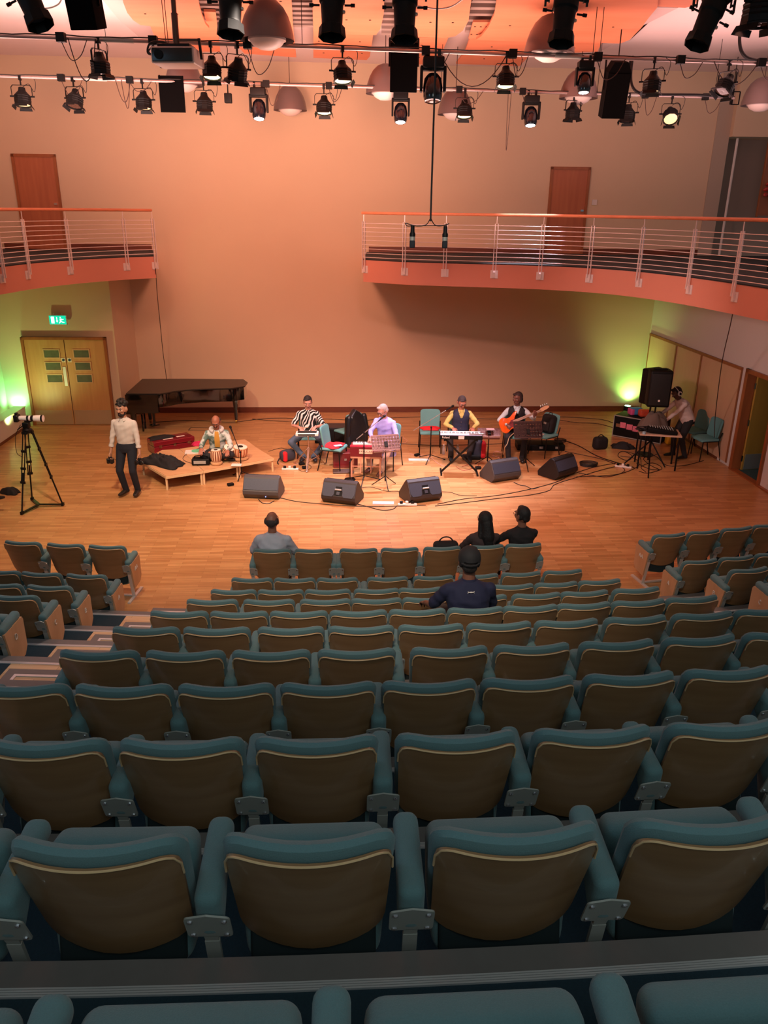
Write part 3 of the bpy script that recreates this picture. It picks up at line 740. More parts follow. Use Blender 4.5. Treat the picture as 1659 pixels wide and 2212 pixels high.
# ================================================================== CEILING PANELS
def pxpoly(pts, z): return [tuple(at(x, y, z)[:2]) for x, y in pts]
def ccw(P):
    a = sum(P[i][0]*P[(i+1) % len(P)][1]-P[(i+1) % len(P)][0]*P[i][1] for i in range(len(P)))
    return P if a > 0 else P[::-1]
PANELS = [
 ('orange wavy ceiling panel above the projector', 7.62, [(255,-60),(266,5),(275,28),(288,44),(303,54),(325,57),(452,61),(444,52),(437,35),(430,10),(423,-60)]),
 ('lower orange ceiling panel behind the projector', 7.72, [(325,57),(334,80),(352,112),(476,112),(470,62),(466,26),(440,25),(448,60)]),
 ('orange ceiling panel behind the largest pendant lamp', 7.66, [(474,-60),(480,60),(528,116),(640,124),(634,70),(626,-60)]),
 ('orange ceiling panel with curved lower edge above the tall central spotlights', 7.62, [(673,-60),(677,73),(812,76),(822,62),(829,30),(832,-60)]),
 ('small orange ceiling panel low behind the tall central spotlights', 7.72, [(677,73),(677,125),(792,130),(799,122),(806,76)]),
 ('orange ceiling panel crossed by the hanging microphone cable', 7.62, [(852,-60),(854,78),(965,82),(984,78),(1000,66),(1012,45),(1026,-60)]),
 ('small orange ceiling panel low beside the microphone cable', 7.72, [(860,80),(862,137),(935,140),(948,130),(968,82)]),
 ('small orange ceiling sheet inside the curved louvre slot', 7.7, [(1022,48),(1062,48),(1048,78),(1034,84),(1012,84)]),
 ('widest orange ceiling panel behind the bell pendant right of the cable', 7.62, [(1082,-60),(1068,30),(1055,58),(1040,78),(1028,86),(1180,92),(1262,92),(1340,94),(1360,86),(1384,62),(1400,40),(1420,16),(1428,-60)]),
 ('lower orange ceiling panel under the widest one', 7.72, [(1015,84),(1004,112),(985,138),(1122,143),(1146,118),(1290,112),(1300,93)]),
 ('small orange ceiling panel at the far right end of the panels', 7.66, [(1425,-60),(1418,14),(1480,17),(1502,12),(1522,-60)])]
def panel_mesh(poly, z, th, m, name):
    P = ccw(pxpoly(poly, z)); mb = MB(); mb.prism(P, z, z+th)
    return mb
for lab, z, poly in PANELS:
    o = panel_mesh(poly, z, .035, m_orange, '').build('ceiling_panel', m_orange, smooth=False)
    tag(o, lab, 'ceiling panel', 'orange acoustic ceiling panels')
    ym = max(p[1] for p in poly)
    P = pxpoly(poly, z); mnx = min(p[0] for p in P); mxx = max(p[0] for p in P); mny = min(p[1] for p in P); mxy = max(p[1] for p in P)
    b = MB()
    for fx in (.2, .5, .8):
        for fy in (.25, .7):
            pt = Vector((mnx+(mxx-mnx)*fx, mny+(mxy-mny)*fy))
            # inside test
            ins = False; j = len(P)-1
            for i in range(len(P)):
                if (P[i][1] > pt.y) != (P[j][1] > pt.y) and pt.x < (P[j][0]-P[i][0])*(pt.y-P[i][1])/(P[j][1]-P[i][1])+P[i][0]: ins = not ins
                j = i
            if ins: b.lathe([(.018, -.006), (.018, .0)], 8, Matrix.Translation((pt.x, pt.y, z)))
    if b.v:
        bo = b.build('fixing_bolt', m_blackm, o, smooth=False); bo.matrix_parent_inverse = Matrix.Identity(4)
m_slat = mat('grey_louvre_slat', (150, 128, 118), .6)
def louvre(px0, px1, y0, y1, n, slant=0):
    a = at(px0, y1, 7.75); b = at(px1, y1, 7.75); c = at(px0, y0, 7.75); mb = MB()
    for k in range(n):
        t = (k+.3)/n; yy = a.y+(c.y-a.y)*t; x0 = a.x+(at(px0+slant, y0, 7.75).x-a.x)*t; x1 = b.x+(at(px1+slant, y0, 7.75).x-b.x)*t
        mb.cbox(((x0+x1)/2, yy, 7.8), (abs(x1-x0), .16, .06))
    mb.box((min(a.x, c.x)+.02, a.y, 7.83), (max(b.x, c.x)-.02, c.y, 7.85)) if not slant else mb.bar((a.x+.1*0+(b.x-a.x)/2, a.y, 7.84), ((at(px0+slant, y0, 7.75).x+at(px1+slant, y0, 7.75).x)/2, c.y, 7.84), .1, .02)
    return mb.build('ceiling_louvre', m_slat, smooth=False)
for lab, args in (('grey louvre slats in the ceiling slot right of the projector', (430, 474, 0, 60, 6)), ('grey louvre slats between the pendant lamp and the central panel', (627, 676, -20, 62, 8)),
                  ('grey louvre slats in the slot beside the cable panel', (824, 856, -20, 80, 8)), ('grey louvre slats in the long curved slot', (1004, 1060, -20, 74, 7, 22))):
    tag(louvre(*args), lab, 'louvre', 'ceiling louvres')
P = ccw(pxpoly([(205, -20), (262, -40), (275, 28), (303, 54), (325, 57), (350, 112), (300, 80), (255, 40)], 7.9))
struct(MB().prism(P, 7.9, 7.97).build('ceiling_fold', mat('ceiling_fold_plaster', (206, 180, 172), .9), smooth=False))
P = ccw(pxpoly([(1300, 94), (1360, 88), (1400, 40), (1418, 16), (1465, 17), (1400, 50), (1345, 85), (1290, 115)], 7.9))
struct(MB().prism(P, 7.9, 7.97).build('ceiling_fold', MATS['ceiling_fold_plaster'], smooth=False))
# ================================================================== LIGHTING BARS
m_pipe = mat('pale_lighting_pipe', (176, 156, 150), .35, .5)
FAR = (Vector((-8.7, 15.06, 7.0)), Vector((6.6, 16.86, 7.0)))
NEAR = (Vector((-7.2, 11.55, 7.0)), Vector((8.2, 13.45, 7.0)))
THIRD = (Vector((-6, 8.4, 7.3)), Vector((6.5, 9.4, 7.3)))
def onbar(bar, px):
    a, b = bar; best = None
    for k in range(801):
        p = a+(b-a)*(k/800); q = abs(proj(p)[0]-px)
        if best is None or q < best[0]: best = (q, p)
    return best[1]
for bar, lab, rods in ((FAR, 'long pale lighting bar nearest the back wall', (-7.5, -4.9, 0.95, 3.9, 6.2)), (NEAR, 'long pale lighting bar carrying the projector-side lamps', (-5.6, -1.2, 2.9, 3.0, 6.8)), (THIRD, 'lighting bar above the frame holding the long profile spotlights', (-3, 3))):
    a, b = bar; t = thing('lighting_bar', lab, 'lighting bar', a, 0, 'lighting bars')
    MB().tube([Vector((0,0,0)), b-a], .024, 10).build('pipe', m_pipe, t)
    cb = MB(); pts = []
    for k in range(90):
        s = k/89; pts.append((b-a)*s+Vector((0, -.03, .03+.006*math.sin(k*.9)+.004*math.sin(k*2.3))))
    cb.tube(pts, .008, 5); cb.build('cable_run', m_rubber, t)
    sl = MB()
    for s in (.22, .62, .85): sl.tube([(b-a)*s, (b-a)*(s+.025)], .03, 10)
    sl.build('joint_sleeve', m_brk, t)
    for xr in rods:
        s = (xr-a.x)/(b.x-a.x); p = (b-a)*s; MB().tube([p, p+Vector((0, 0, 7.97-a.z))], .005, 6).build('drop_wire', m_blackm, t)
# ---- lanterns
def lens_mat(kind):
    return {'off': mat('dark_lens', (70, 50, 40), .1), 'warm': mat('warm_lit_lens', (255, 230, 170), .2, emit=(1, .76, .38), es=4.5), 'white': mat('white_lit_lens', (255, 255, 255), .2, emit=(.86, .9, 1), es=40), 'dim': mat('dim_lit_lens', (220, 190, 140), .2, emit=(1, .66, .3), es=1.0)}[kind]
def fresnel(p, label, tilt=12, pan=0, lit='off', s=1.0, group='fresnel lanterns', barn=True):
    if lit == 'warm': tilt = max(tilt, 14)
    """tilt: degrees the front leans towards the seats from straight down"""
    t = thing('stage_lantern', label, 'stage light', p, math.radians(pan), group); t.scale = (s, s, s)
    MB().box((-.022, -.035, -.05), (.022, .035, .03)).bar((0, 0, -.04), (0, 0, -.13), .022).build('hook_clamp', m_blackm, t, smooth=False)
    y = MB(); pts = [(-.17, 0, -.30), (-.17, 0, -.16), (-.14, 0, -.125), (.14, 0, -.125), (.17, 0, -.16), (.17, 0, -.30)]
    for a, b in zip(pts[:-1], pts[1:]): y.bar(a, b, .008, .028, up=(0, 1, 0))
    y.build('yoke', m_blackm, t, smooth=False)
    R = Matrix.Translation((0, 0, -.30)) @ Matrix.Rotation(math.radians(-tilt), 4, 'X')
    b = MB(); b.lathe([(.0, .14), (.055, .14), (.065, .09), (.075, .075), (.135, .01), (.14, -.02), (.14, -.13), (.147, -.135), (.147, -.15), (.128, -.15), (.125, -.12)], 10, R, caps=False); 
    for k in range(3): b.lathe([(.141, .0-.035*k), (.146, -.008-.035*k), (.141, -.016-.035*k)], 10, R, caps=False)
    bo = b.build('body', m_black, t, ang=30)
    MB().lathe([(0, -.13), (.06, -.142), (.124, -.13)], 12, R, caps=False).build('lens', lens_mat(lit), t)
    if barn:
        d = MB()
        for k in range(4):
            Q = R @ Matrix.Rotation(k*PI/2+PI/4*0, 4, 'Z'); d.add([Q @ Vector(v) for v in ((-.10, .138, -.148), (.10, .138, -.148), (.11, .16, -.195), (-.11, .16, -.195), (-.10, .142, -.148), (.10, .142, -.148), (.11, .164, -.195), (-.11, .164, -.195))], [(0,1,2,3),(7,6,5,4),(0,4,5,1),(1,5,6,2),(2,6,7,3),(3,7,4,0)])
        d.build('barn_door', m_black, t, smooth=False)
    k = MB(); k.tube([(.14, 0, -.30), (.205, 0, -.30)], .014, 8); k.tube([(-.14, 0, -.30), (-.205, 0, -.30)], .014, 8); k.build('tilt_knob', m_black, t)
    c = MB(); c.tube(spline([(.02, .02, -.15+.3*0), (.12, .05, -.1), (.2, .04, -.22), (.24, .02, -.05), (.16, .02, .02)], 6), .005, 5); c.build('power_lead', m_rubber, t)
    return t
def movinghead(p, label, tilt=14, pan=0, lit='white', s=1.0):
    t = thing('moving_head', label, 'stage light', p, math.radians(pan), 'moving head lights'); t.scale = (s, s, s)
    MB().box((-.09, -.03, -.06), (-.05, .03, .03)).box((.05, -.03, -.06), (.09, .03, .03)).box((-.09, -.02, -.07), (.09, .02, -.05)).build('clamp', m_blackm, t, smooth=False)
    MB().rbox((.27, .22, .13), .02, T=Matrix.Translation((0, 0, -.125))).build('base_box', m_black, t)
    a = MB()
    for sx in (-1, 1): a.rbox((.035, .13, .30), .015, T=Matrix.Translation((sx*.15, 0, -.31)))
    a.rbox((.33, .13, .04), .015, T=Matrix.Translation((0, 0, -.195))); a.build('yoke_arm', m_black, t)
    R = Matrix.Translation((0, 0, -.40)) @ Matrix.Rotation(math.radians(-tilt), 4, 'X')
    MB().lathe([(0, .16), (.07, .15), (.11, .10), (.125, .0), (.122, -.12), (.105, -.17), (.09, -.175)], 18, R, caps=False).build('head', mat('glossy_black_shell', (16, 18, 26), .15, coat=.5), t)
    MB().lathe([(0, -.16), (.05, -.172), (.088, -.168)], 16, R, caps=False).build('lens', lens_mat(lit), t)
    return t
def profile(p, label, tilt=10, pan=0, roll=0, s=1.0):
    t = thing('profile_spotlight', label, 'stage light', p, math.radians(pan), 'long profile spotlights'); t.scale = (s, s, s)
    R = Matrix.Translation((0, 0, -.42)) @ Matrix.Rotation(math.radians(roll), 4, 'Y') @ Matrix.Rotation(math.radians(-tilt), 4, 'X')
    MB().box((-.025, -.04, -.05), (.025, .04, .03)).bar((0, 0, 0), (0, 0, -.14), .03).build('hook_clamp', m_blackm, t, smooth=False)
    y = MB()
    for a, b in (((-.17, 0, -.44), (-.17, 0, -.14)), ((-.17, 0, -.14), (.17, 0, -.14)), ((.17, 0, -.14), (.17, 0, -.44))): y.bar(a, b, .008, .035, up=(0, 1, 0))
    y.build('yoke', m_blackm, t, smooth=False)
    b = MB()
    b.rbox((.25, .25, .36), .05, T=R @ Matrix.Translation((0, 0, .20)))
    b.lathe([(.10, .05), (.125, .02), (.125, -.08), (.11, -.10), (.10, -.28), (.105, -.30), (.10, -.31)], 18, R)
    for k in range(5): b.cbox((0, 0, .10+.05*k), (.262, .262, .012), R)
    b.build('body', m_black, t, ang=30)
    h = MB(); h.lathe([(.105, -.30), (.125, -.31), (.135, -.40), (.125, -.405), (.11, -.32)], 8, R, caps=False); h.build('lens_hood', m_black, t, smooth=False)
    MB().lathe([(0, -.318), (.1, -.318)], 16, R, caps=False).build('lens', mat('profile_lens', (60, 60, 70), .05, coat=1), t)
    for z in (.02, -.11):
        for sx in (-1, 1):
            k = MB(); q = R @ Matrix.Translation((sx*.12, 0, z)); k.tube([q @ Vector((0,0,0)), q @ Vector((sx*.07, 0, 0))], .010, 6); k.tube([q @ Vector((sx*.06, 0, 0)), q @ Vector((sx*.10, 0, 0))], .017, 8)
            k.build('shutter_handle', m_black, t)
    k = MB()
    for sx in (-1, 1): k.tube([(sx*.17, 0, -.42), (sx*.20, 0, -.42)], .012, 6); k.bar((sx*.205, 0, -.37), (sx*.205, 0, -.47), .02, .02)
    k.build('tilt_knob', m_black, t, smooth=False)
    MB().tube([R @ Vector((.108, -.0, -.16)), R @ Vector((.108, .0, -.18))], .02, 8).build('focus_knob', m_brk, t)
    return t
for px, lab, tl, pn, lit in ((42, 'first black fresnel lantern from the left on the bar nearest the wall', 10, 8, 'dim'), (156, 'second black fresnel lantern from the left on the bar nearest the wall', 20, -12, 'off'), (306, 'black fresnel lantern just left of the black sheet on the far bar', 8, 0, 'dim'),
     (440, 'black fresnel lantern just right of the projector on the far bar', 5, 10, 'off'), (700, 'black fresnel lantern with glowing lens between the far-bar pendant and the tall speaker box', 8, 0, 'warm'), (1005, 'black fresnel lantern with warm lens in front of a pendant on the far bar', 6, 0, 'warm'),
     (1240, 'black fresnel lantern hanging under the pendant right of the bright moving head', 2, 20, 'off'), (1360, 'black fresnel lantern just right of the tall black column speaker', 10, -20, 'off'), (1452, 'black fresnel lantern glowing amber and turned to the seats, far bar right end', 46, -8, 'dim')):
    fresnel(onbar(FAR, px), lab, tl, pn, lit, 1.0 if px != 1240 else .95)
for px, lab, tl, pn, lit in ((212, 'black fresnel lantern tilted sideways left of the projector on the near bar', 0, 70, 'off'), (455, 'black fresnel lantern with bright lens just right of the projector', 10, 0, 'warm'), (738, 'black fresnel lantern half behind a long profile spotlight on the near bar', 10, 15, 'warm'),
     (1094, 'black fresnel lantern with bright reflector near the middle of the near bar', 14, 0, 'warm'), (1415, 'black fresnel lantern on the near bar right of the tall column speaker', 4, -25, 'dim'), (1577, 'black fresnel lantern tilted at the right end of the near bar', 30, -60, 'off')):
    fresnel(onbar(NEAR, px), lab, tl, pn, lit, .92)
for px, lab in ((557, 'bright white moving head light left of the far-bar pendant'), (866, 'bright white moving head light below the hanging speaker box'), (1150, 'bright white moving head light left of the right-hand pendants')):
    movinghead(onbar(FAR, px), lab, 16, 0, 'white', 1.0)
movinghead(onbar(NEAR, 937), 'dark moving head light on the near bar behind the microphone cable', 12, 0, 'off', 1.1)
fresnel(onbar(NEAR, 512), 'black spotlight with angled hood right of the projector behind a profile spotlight', -20, 35, 'off', .95)
movinghead(onbar(NEAR, 1268), 'black can light with white lens in front of the right pendant', 12, 0, 'white', .8)
# small black flood on the far bar
q = onbar(FAR, 492); t = thing('mini_floodlight', 'tiny black floodlight between two fresnel lanterns on the far bar', 'stage light', q)
MB().bar((0, 0, 0), (0, 0, -.16), .02).build('stem', m_blackm, t, smooth=False); MB().rbox((.13, .1, .16), .015, T=Matrix.Translation((0, 0, -.24))).build('body', m_black, t)
for px, lab, tl, pn, rl in ((30, 'long profile spotlight leaning at the top left corner', 12, 0, -24), (490, 'long profile spotlight between the projector and the largest pendant', 14, 0, 0), (715, 'long profile spotlight just right of the largest pendant', 14, 0, 0), (878, 'long profile spotlight above the hanging speaker box', 14, 0, 0),
     (1233, 'long profile spotlight in front of the bell pendant right of the microphone cable', 14, 0, 6), (1558, 'long profile spotlight leaning near the top right with pale clamp', 12, 0, 22)):
    profile(onbar(THIRD, px), lab, tl, pn, rl)
# lamp cut by the right edge
fresnel(onbar(THIRD, 1665), 'black lantern with pale clamp cut by the right edge at the top', 0, 30, 'off', 1.3)
# outlet boxes with looping leads
m_lead = mat('brown_black_lead', (60, 34, 26), .6)
for bar, pxs, nm in ((FAR, (135, 283, 575, 712, 992, 1128, 1392, 1522), 'far bar'), (NEAR, (136, 335, 537, 920, 1108, 1288, 1466, 1640), 'near bar')):
    for k, px in enumerate(pxs):
        p = onbar(bar, px); t = thing('outlet_box', 'small black outlet box, %s from the left on the %s' % (ORD[k], nm), 'outlet box', p, 0, 'outlet boxes on the lighting bars')
        MB().cbox((0, -.06, 0), (.11, .09, .11)).build('box', m_black, t, smooth=False)
        rr = random.Random(px); w = rr.uniform(.15, .45); h = rr.uniform(.15, .35)
        MB().tube(spline([(0, -.06, -.05), (w*.3, -.05, -h), (w*.7, -.04, -h*.8), (w, -.02, -.02)], 6), .006, 5).build('lead', m_lead, t)
# slack leads draped from the bars
def lead(label, bar, px0, px1, drop, r=.007, m=None):
    a = onbar(bar, px0); b = onbar(bar, px1); pts = [a.lerp(b, k/12)+Vector((0, -.03, -drop*4*(k/12)*(1-k/12))) for k in range(13)]
    tag(MB().tube(pts, r, 6).build('slack_lead', m or m_lead), label, 'cable', 'slack leads on the bars')
lead('dark lead sagging between the dark moving head and the bright-lens lantern', NEAR, 950, 1095, .42)
lead('pair of leads looping left of the tilted lantern on the near bar', NEAR, 150, 208, .5)
lead('thin lead looping beside the projector lantern on the far bar', FAR, 250, 283, .35)
lead('thin lead hanging in a long loop on the far bar right of the glowing lantern', FAR, 1098, 1104, 1.0, .005)
lead('lead looping left of the lantern near the black sheet', FAR, 262, 280, .45)
lead('lead drooping at the right end of the near bar', NEAR, 1540, 1635, .3)
p = [at(880, 10, 7.4), at(915, 15, 7.35), at(945, 19, 7.33), at(975, 14, 7.35), at(1003, -4, 7.4)]
tag(MB().tube(spline([(a.x, a.y, a.z) for a in p], 6), .009, 6).build('pale_cable', m_steel), 'pale cable sagging at the top left of the microphone cable', 'cable')
p = [at(50, -10, 7.3), at(70, 12, 7.3), at(100, 18, 7.3), at(125, 10, 7.3), at(136, -8, 7.3)]
tag(MB().tube(spline([(a.x, a.y, a.z) for a in p], 6), .009, 6).build('grey_cable', m_brk), 'grey cable looping at the top left beside the leaning spotlight', 'cable')
# ---- hung loudspeakers
def hung_box(px, py, Z, w, h, d, label, wedge=False, pan=0, top='bracket'):
    c = atd(px, py, Z); t = thing('hung_loudspeaker', label, 'loudspeaker', c, math.radians(pan), 'hung loudspeakers')
    R = Matrix.Rotation(math.radians(14), 4, 'X'); m_black = mat('matt_black_speaker_paint', (6, 5, 5), .9, spec=.08); m_grille = m_black
    if wedge:
        mb = MB(); P = [(-w/2, -h/2), (w/2, -h/2), (w/2, h*.32), (w*.3, h/2), (-w*.3, h/2), (-w/2, h*.32)]
        mb.prism(P, -d/2, d/2, R @ Matrix.Rotation(PI/2, 4, 'X')); mb.build('cabinet', m_black, t, smooth=False)
    else: MB().rbox((w, d, h), .012, T=R).build('cabinet', m_black, t)
    MB().box((-w*.46, -d/2-.008, -h*.46), (w*.46, -d/2, h*.30 if wedge else h*.46), R).build('grille', m_grille, t, smooth=False)
    b = MB(); b.bar((-w/2-.02, 0, h*.56), (w/2+.02, 0, h*.56), .02, .03); b.bar((-w/2-.01, 0, h*.56), (-w/2-.01, 0, 0), .008, .03); b.bar((w/2+.01, 0, h*.56), (w/2+.01, 0, 0), .008, .03)
    b.bar((0, 0, h*.56), (0, 0, 7.97-c.z if top == 'ceiling' else h*.56+.25), .015)
    b.build('hanging_bracket', m_blackm, t, smooth=False)
    return t
hung_box(872, 144, 11.6, .40, .64, .36, 'black box loudspeaker hanging at the centre beside the microphone cable', top='ceiling')
hung_box(1329, 194, 12.6, .36, .80, .28, 'tall black column loudspeaker with tapered top hanging at the right', True, top='ceiling')
hung_box(183, 14, 9.2, .33, .46, .3, 'black box loudspeaker hanging at the top edge on the left', pan=-6, top='ceiling')
c = onbar(FAR, 369); tag(MB().cbox((0, 0, -.20), (.44, .03, .58)).bar((-.2, 0, .1), (-.2, 0, -.1), .02).build('black_flag', mat('matt_black_speaker_paint', (6, 5, 5), .9, spec=.08), loc=c, smooth=False), 'flat black masking sheet hanging below the projector', 'masking flag')
# bent black pipes at the right
def px3(pts, Z): return [tuple(atd(x, y, Z)) for x, y in pts]
tag(MB().tube(spline(px3([(1367, 122), (1363, 160), (1366, 186), (1380, 200), (1410, 204), (1500, 205), (1565, 208), (1580, 200)], 13.2), 6), .022, 8).build('bent_pipe', m_black), 'bent black pipe dropping from the near bar to the far bar', 'pipe', 'bent black pipes')
tag(MB().tube(spline(px3([(1611, 14), (1600, 60), (1598, 95), (1606, 118), (1625, 129), (1665, 133)], 12.4), 6), .026, 8).build('bent_pipe', m_black), 'bent black pipe at the right edge above the pendant', 'pipe', 'bent black pipes')
c = atd(1589, 212, 16.5); t = thing('bar_end_frame', 'open black box frame at the right end of the far bar', 'frame', c)
MB().bar((-.08, 0, -.12), (-.08, 0, .18), .05).bar((.08, 0, -.12), (.08, 0, .12), .02).bar((-.08, 0, .12), (.08, 0, .12), .02).bar((-.08, 0, -.12), (.08, 0, -.12), .02).bar((-.08, 0, .1), (-.08, 0, 7.97-c.z), .012).build('frame', m_black, t, smooth=False)
# ---- pendants
m_shade = mat('spun_metal_shade', (122, 104, 100), .35, .3); m_globe = mat('opal_diffuser', (235, 215, 205), .4)
def pendant(px, py, w, label):
    c = atd(px, py, .72*1690/w); t = thing('pendant_lamp', label, 'pendant lamp', c, 0, 'dome pendant lamps')
    prof = [(.36, 0), (.352, .07), (.33, .17), (.29, .28), (.23, .38), (.15, .455), (.06, .49), (.0, .495)]
    MB().lathe(prof+[(0, .48), (.055, .475), (.14, .44), (.22, .365), (.28, .27), (.32, .16), (.342, .06), (.35, 0)], 28, caps=False).build('shade', m_shade, t)
    MB().lathe([(0, -.11), (.1, -.10), (.19, -.055), (.235, .0), (.24, .05), (.0, .06)], 24, caps=False).build('diffuser', m_globe, t)
    MB().lathe([(.236, .012), (.252, .0), (.252, .03), (.236, .04)], 24, caps=False).build('trim_ring', m_steel, t)
    MB().tube([(0, 0, .49), (0, 0, 7.97-c.z)], .007, 6).build('suspension_wire', m_lead, t)
for a in ((577, 88, 117, 'largest dome pendant lamp hanging between two long profile spotlights'), (1186, 116, 108, 'large dome pendant lamp partly behind a profile spotlight right of the cable'), (627, 239, 72, 'small complete dome pendant lamp hanging alone below the far bar'),
          (832, 203, 84, 'dome pendant lamp half hidden behind the hanging centre loudspeaker'), (983, 248, 76, 'dome pendant lamp behind a lantern just right of the cable'), (1249, 213, 82, 'dome pendant lamp behind the white-lensed can light'),
          (1642, 228, 80, 'dome pendant lamp cut by the right edge of the frame'), (398, 186, 80, 'dome pendant lamp mostly hidden behind the projector')): pendant(*a)
# ---- projector
c = atd(372, 118, 10.0); t = thing('projector', 'white ceiling projector with dark front hanging on a thick pole', 'projector', c, math.radians(-3))
R = Matrix.Identity(4)
b = MB(); b.rbox((.56, .50, .19), .02, T=Matrix.Translation((0, .25, 0))); b.build('housing', mat('projector_white', (206, 190, 182), .4), t)
MB().rbox((.52, .02, .155), .008, T=Matrix.Translation((0, -.008, .0))).build('front_face', mat('projector_dark_front', (38, 36, 30), .25), t)
MB().lathe([(.05, 0), (.055, .02), (.035, .02), (0, .015)], 16, Matrix.Translation((-.17, -.018, 0)) @ Matrix.Rotation(PI/2, 4, 'X')).build('lens', m_black, t)
MB().rbox((.42, .3, .05), .01, T=Matrix.Translation((0, .22, .115))).build('mount_plate', m_blackm, t)
MB().tube([(0, .22, .13), (0, .22, .5)], .042, 12).tube([(0, .22, .5), (0, .22, 7.97-c.z)], .032, 12).bar((0, .22, .2), (.32, .22, .2), .03).build('pole', mat('dark_pole_metal', (92, 70, 58), .4, .5), t)
MB().bar((.30, .22, .22), (.32, .22, -.02), .03).build('side_bracket', m_blackm, t, smooth=False)
MB().tube(spline([(-.27, .2, .03), (-.38, .2, .05), (-.34, .2, .16), (-.2, .22, .18), (-.1, .22, .15)], 6), .014, 6).tube(spline([(-.27, .2, 0), (-.36, .18, .06), (-.3, .2, .14)], 6), .01, 6).build('cable_loop', m_rubber, t)
MB().tube([(-.1, .2, .15), (-.12, .2, 1.2)], .005, 5).tube([(-.13, .2, .15), (-.16, .2, 1.2)], .005, 5).build('signal_cable', m_rubber, t)
# ---- hanging stereo microphones
c = atd(930, 478, 7.5); t = thing('hanging_microphones', 'pair of small microphones hanging on a long black cable in front of the right balcony', 'microphone pair', c)
MB().tube([(0, 0, 0), (0, 0, 7.97-c.z)], .009, 6).build('main_cable', m_rubber, t)
MB().tube(spline([(0, 0, .03), (-.04, 0, -.03), (-.12, 0, -.045), (-.2, 0, -.03), (-.24, 0, -.02), (-.22, 0, -.045), (-.17, 0, -.04)], 6), .0045, 6).tube(spline([(0, 0, .03), (.04, 0, -.03), (.1, 0, -.04), (.18, 0, -.02)], 6), .0045, 6).tube([(-.2, 0, -.045), (.16, 0, -.035)], .0035, 5).build('spreader_cable', m_rubber, t)
for sx in (-.17, .145):
    m = MB().lathe([(.0, 0), (.018, .0), (.02, -.06), (.028, -.075), (.028, -.10), (.0, -.10)], 12, Matrix.Translation((sx, 0, -.04)), caps=False).build('microphone', m_black, t)
    MB().lathe([(.026, -.10), (.027, -.135), (.0, -.135)], 12, Matrix.Translation((sx, 0, -.04)), caps=False).build('silver_ring', m_brk, m)
    MB().rbox((.052, .045, .07), .01, T=Matrix.Translation((sx, 0, -.21))).build('capsule_grille', m_grille, m)
# ---- cables hanging down the walls from both balcony ends
a = atd(334, 580, 18.6); tag(MB().tube(spline([tuple(aty(*q)) for q in ((336, 580, 17.4), (340, 640, 17.8), (346, 700, 18.2), (352, 760, 18.4), (360, 820, 18.5))], 6), .008, 6).build('wall_cable', m_lead), 'thin cable hanging from the left balcony end down to the piano', 'cable')
tag(MB().tube(spline([tuple(q) for q in (atd(1590, 640, 12.5), atd(1578, 700, 13.5), atd(1562, 770, 14.5), atd(1553, 830, 15.4), atd(1545, 900, 16.2), atd(1543, 945, 16.5))], 6), .008, 6).build('wall_cable', m_lead), 'thin cable hanging from the right balcony towards the green chairs', 'cable')
# ================================================================== PEOPLE
TS_ = bpy.data.scenes.new('workbench'); TC = TS_.collection
def remesh(mb, name, m, parent, vox=.008, smooth=2):
    o = mb.build(name, m, None, smooth=True)
    C.objects.unlink(o); TC.objects.link(o)
    md = o.modifiers.new('r', 'REMESH'); md.mode = 'VOXEL'; md.voxel_size = vox; md.use_smooth_shade = True
    if smooth:
        sm = o.modifiers.new('s', 'SMOOTH'); sm.iterations = smooth; sm.factor = .5
    vl = TS_.view_layers[0]; vl.update(); dg = vl.depsgraph; me = bpy.data.meshes.new_from_object(o.evaluated_get(dg))
    TC.objects.unlink(o); C.objects.link(o)
    o.modifiers.clear(); old = o.data; o.data = me; bpy.data.meshes.remove(old)
    me.materials.clear(); me.materials.append(m); me.polygons.foreach_set('use_smooth', [True]*len(me.polygons))
    me.name = name; o.parent = parent
    return o
def ik(a, b, l1, l2, pole):
    a = Vector(a); b = Vector(b); d = b-a; L = d.length
    if L > (l1+l2)*.999: b = a+d*((l1+l2)*.999/L); d = b-a; L = d.length
    u = d/L; x = (l1*l1-l2*l2+L*L)/(2*L); h = math.sqrt(max(0, l1*l1-x*x)); p = Vector(pole); p = p-u*p.dot(u); p.normalize()
    return a+u*x+p*h, b
def ering(c, xa, ya, a, b, n=16, pw=2.4):
    out = []
    for k in range(n):
        t = 2*PI*k/n; ct, st = math.cos(t), math.sin(t)
        out.append(c+xa*(a*math.copysign(abs(ct)**(2/pw), ct))+ya*(b*math.copysign(abs(st)**(2/pw), st)))
    return out
def hand(mb, W, d, n, side, curl=35, sc=1.0, spread=6):
    """side +1 thumb towards d x n"""
    d = Vector(d).normalized(); n = Vector(n); n = (n-d*n.dot(d)).normalized(); lat = d.cross(n).normalized()*side
    W = Vector(W); R = Matrix((lat, d, n)).transposed()
    mb.ell(W+d*.048*sc, (.042*sc, .056*sc, .018*sc), R)
    mb.cone(W-d*.01, .024*sc, W+d*.03*sc, .026*sc, 8)
    for k, (off, L) in enumerate(((.031, .074), (.010, .084), (-.012, .078), (-.032, .060))):
        p = W+d*.088*sc+lat*off*sc; ang = 0; dd = (d+lat*math.radians(spread)*(off/.03)).normalized()
        for q, f in enumerate((.45, .32, .23)):
            ang += math.radians(curl*(.6 if q == 0 else 1.0)); v = dd*math.cos(ang)+n*math.sin(ang); e = p+v*L*f*sc
            mb.cone(p, (.0098-.001*q)*sc, e, (.009-.001*q)*sc, 7); p = e
    p = W+d*.02*sc+lat*.036*sc
    e = p+(d*.7+lat*.75+n*.25).normalized()*.042*sc; mb.cone(p, .0135*sc, e, .0115*sc, 7)
    g = e+(d*.9+lat*.15+n*.4).normalized()*.032*sc; mb.cone(e, .011*sc, g, .009*sc, 7)
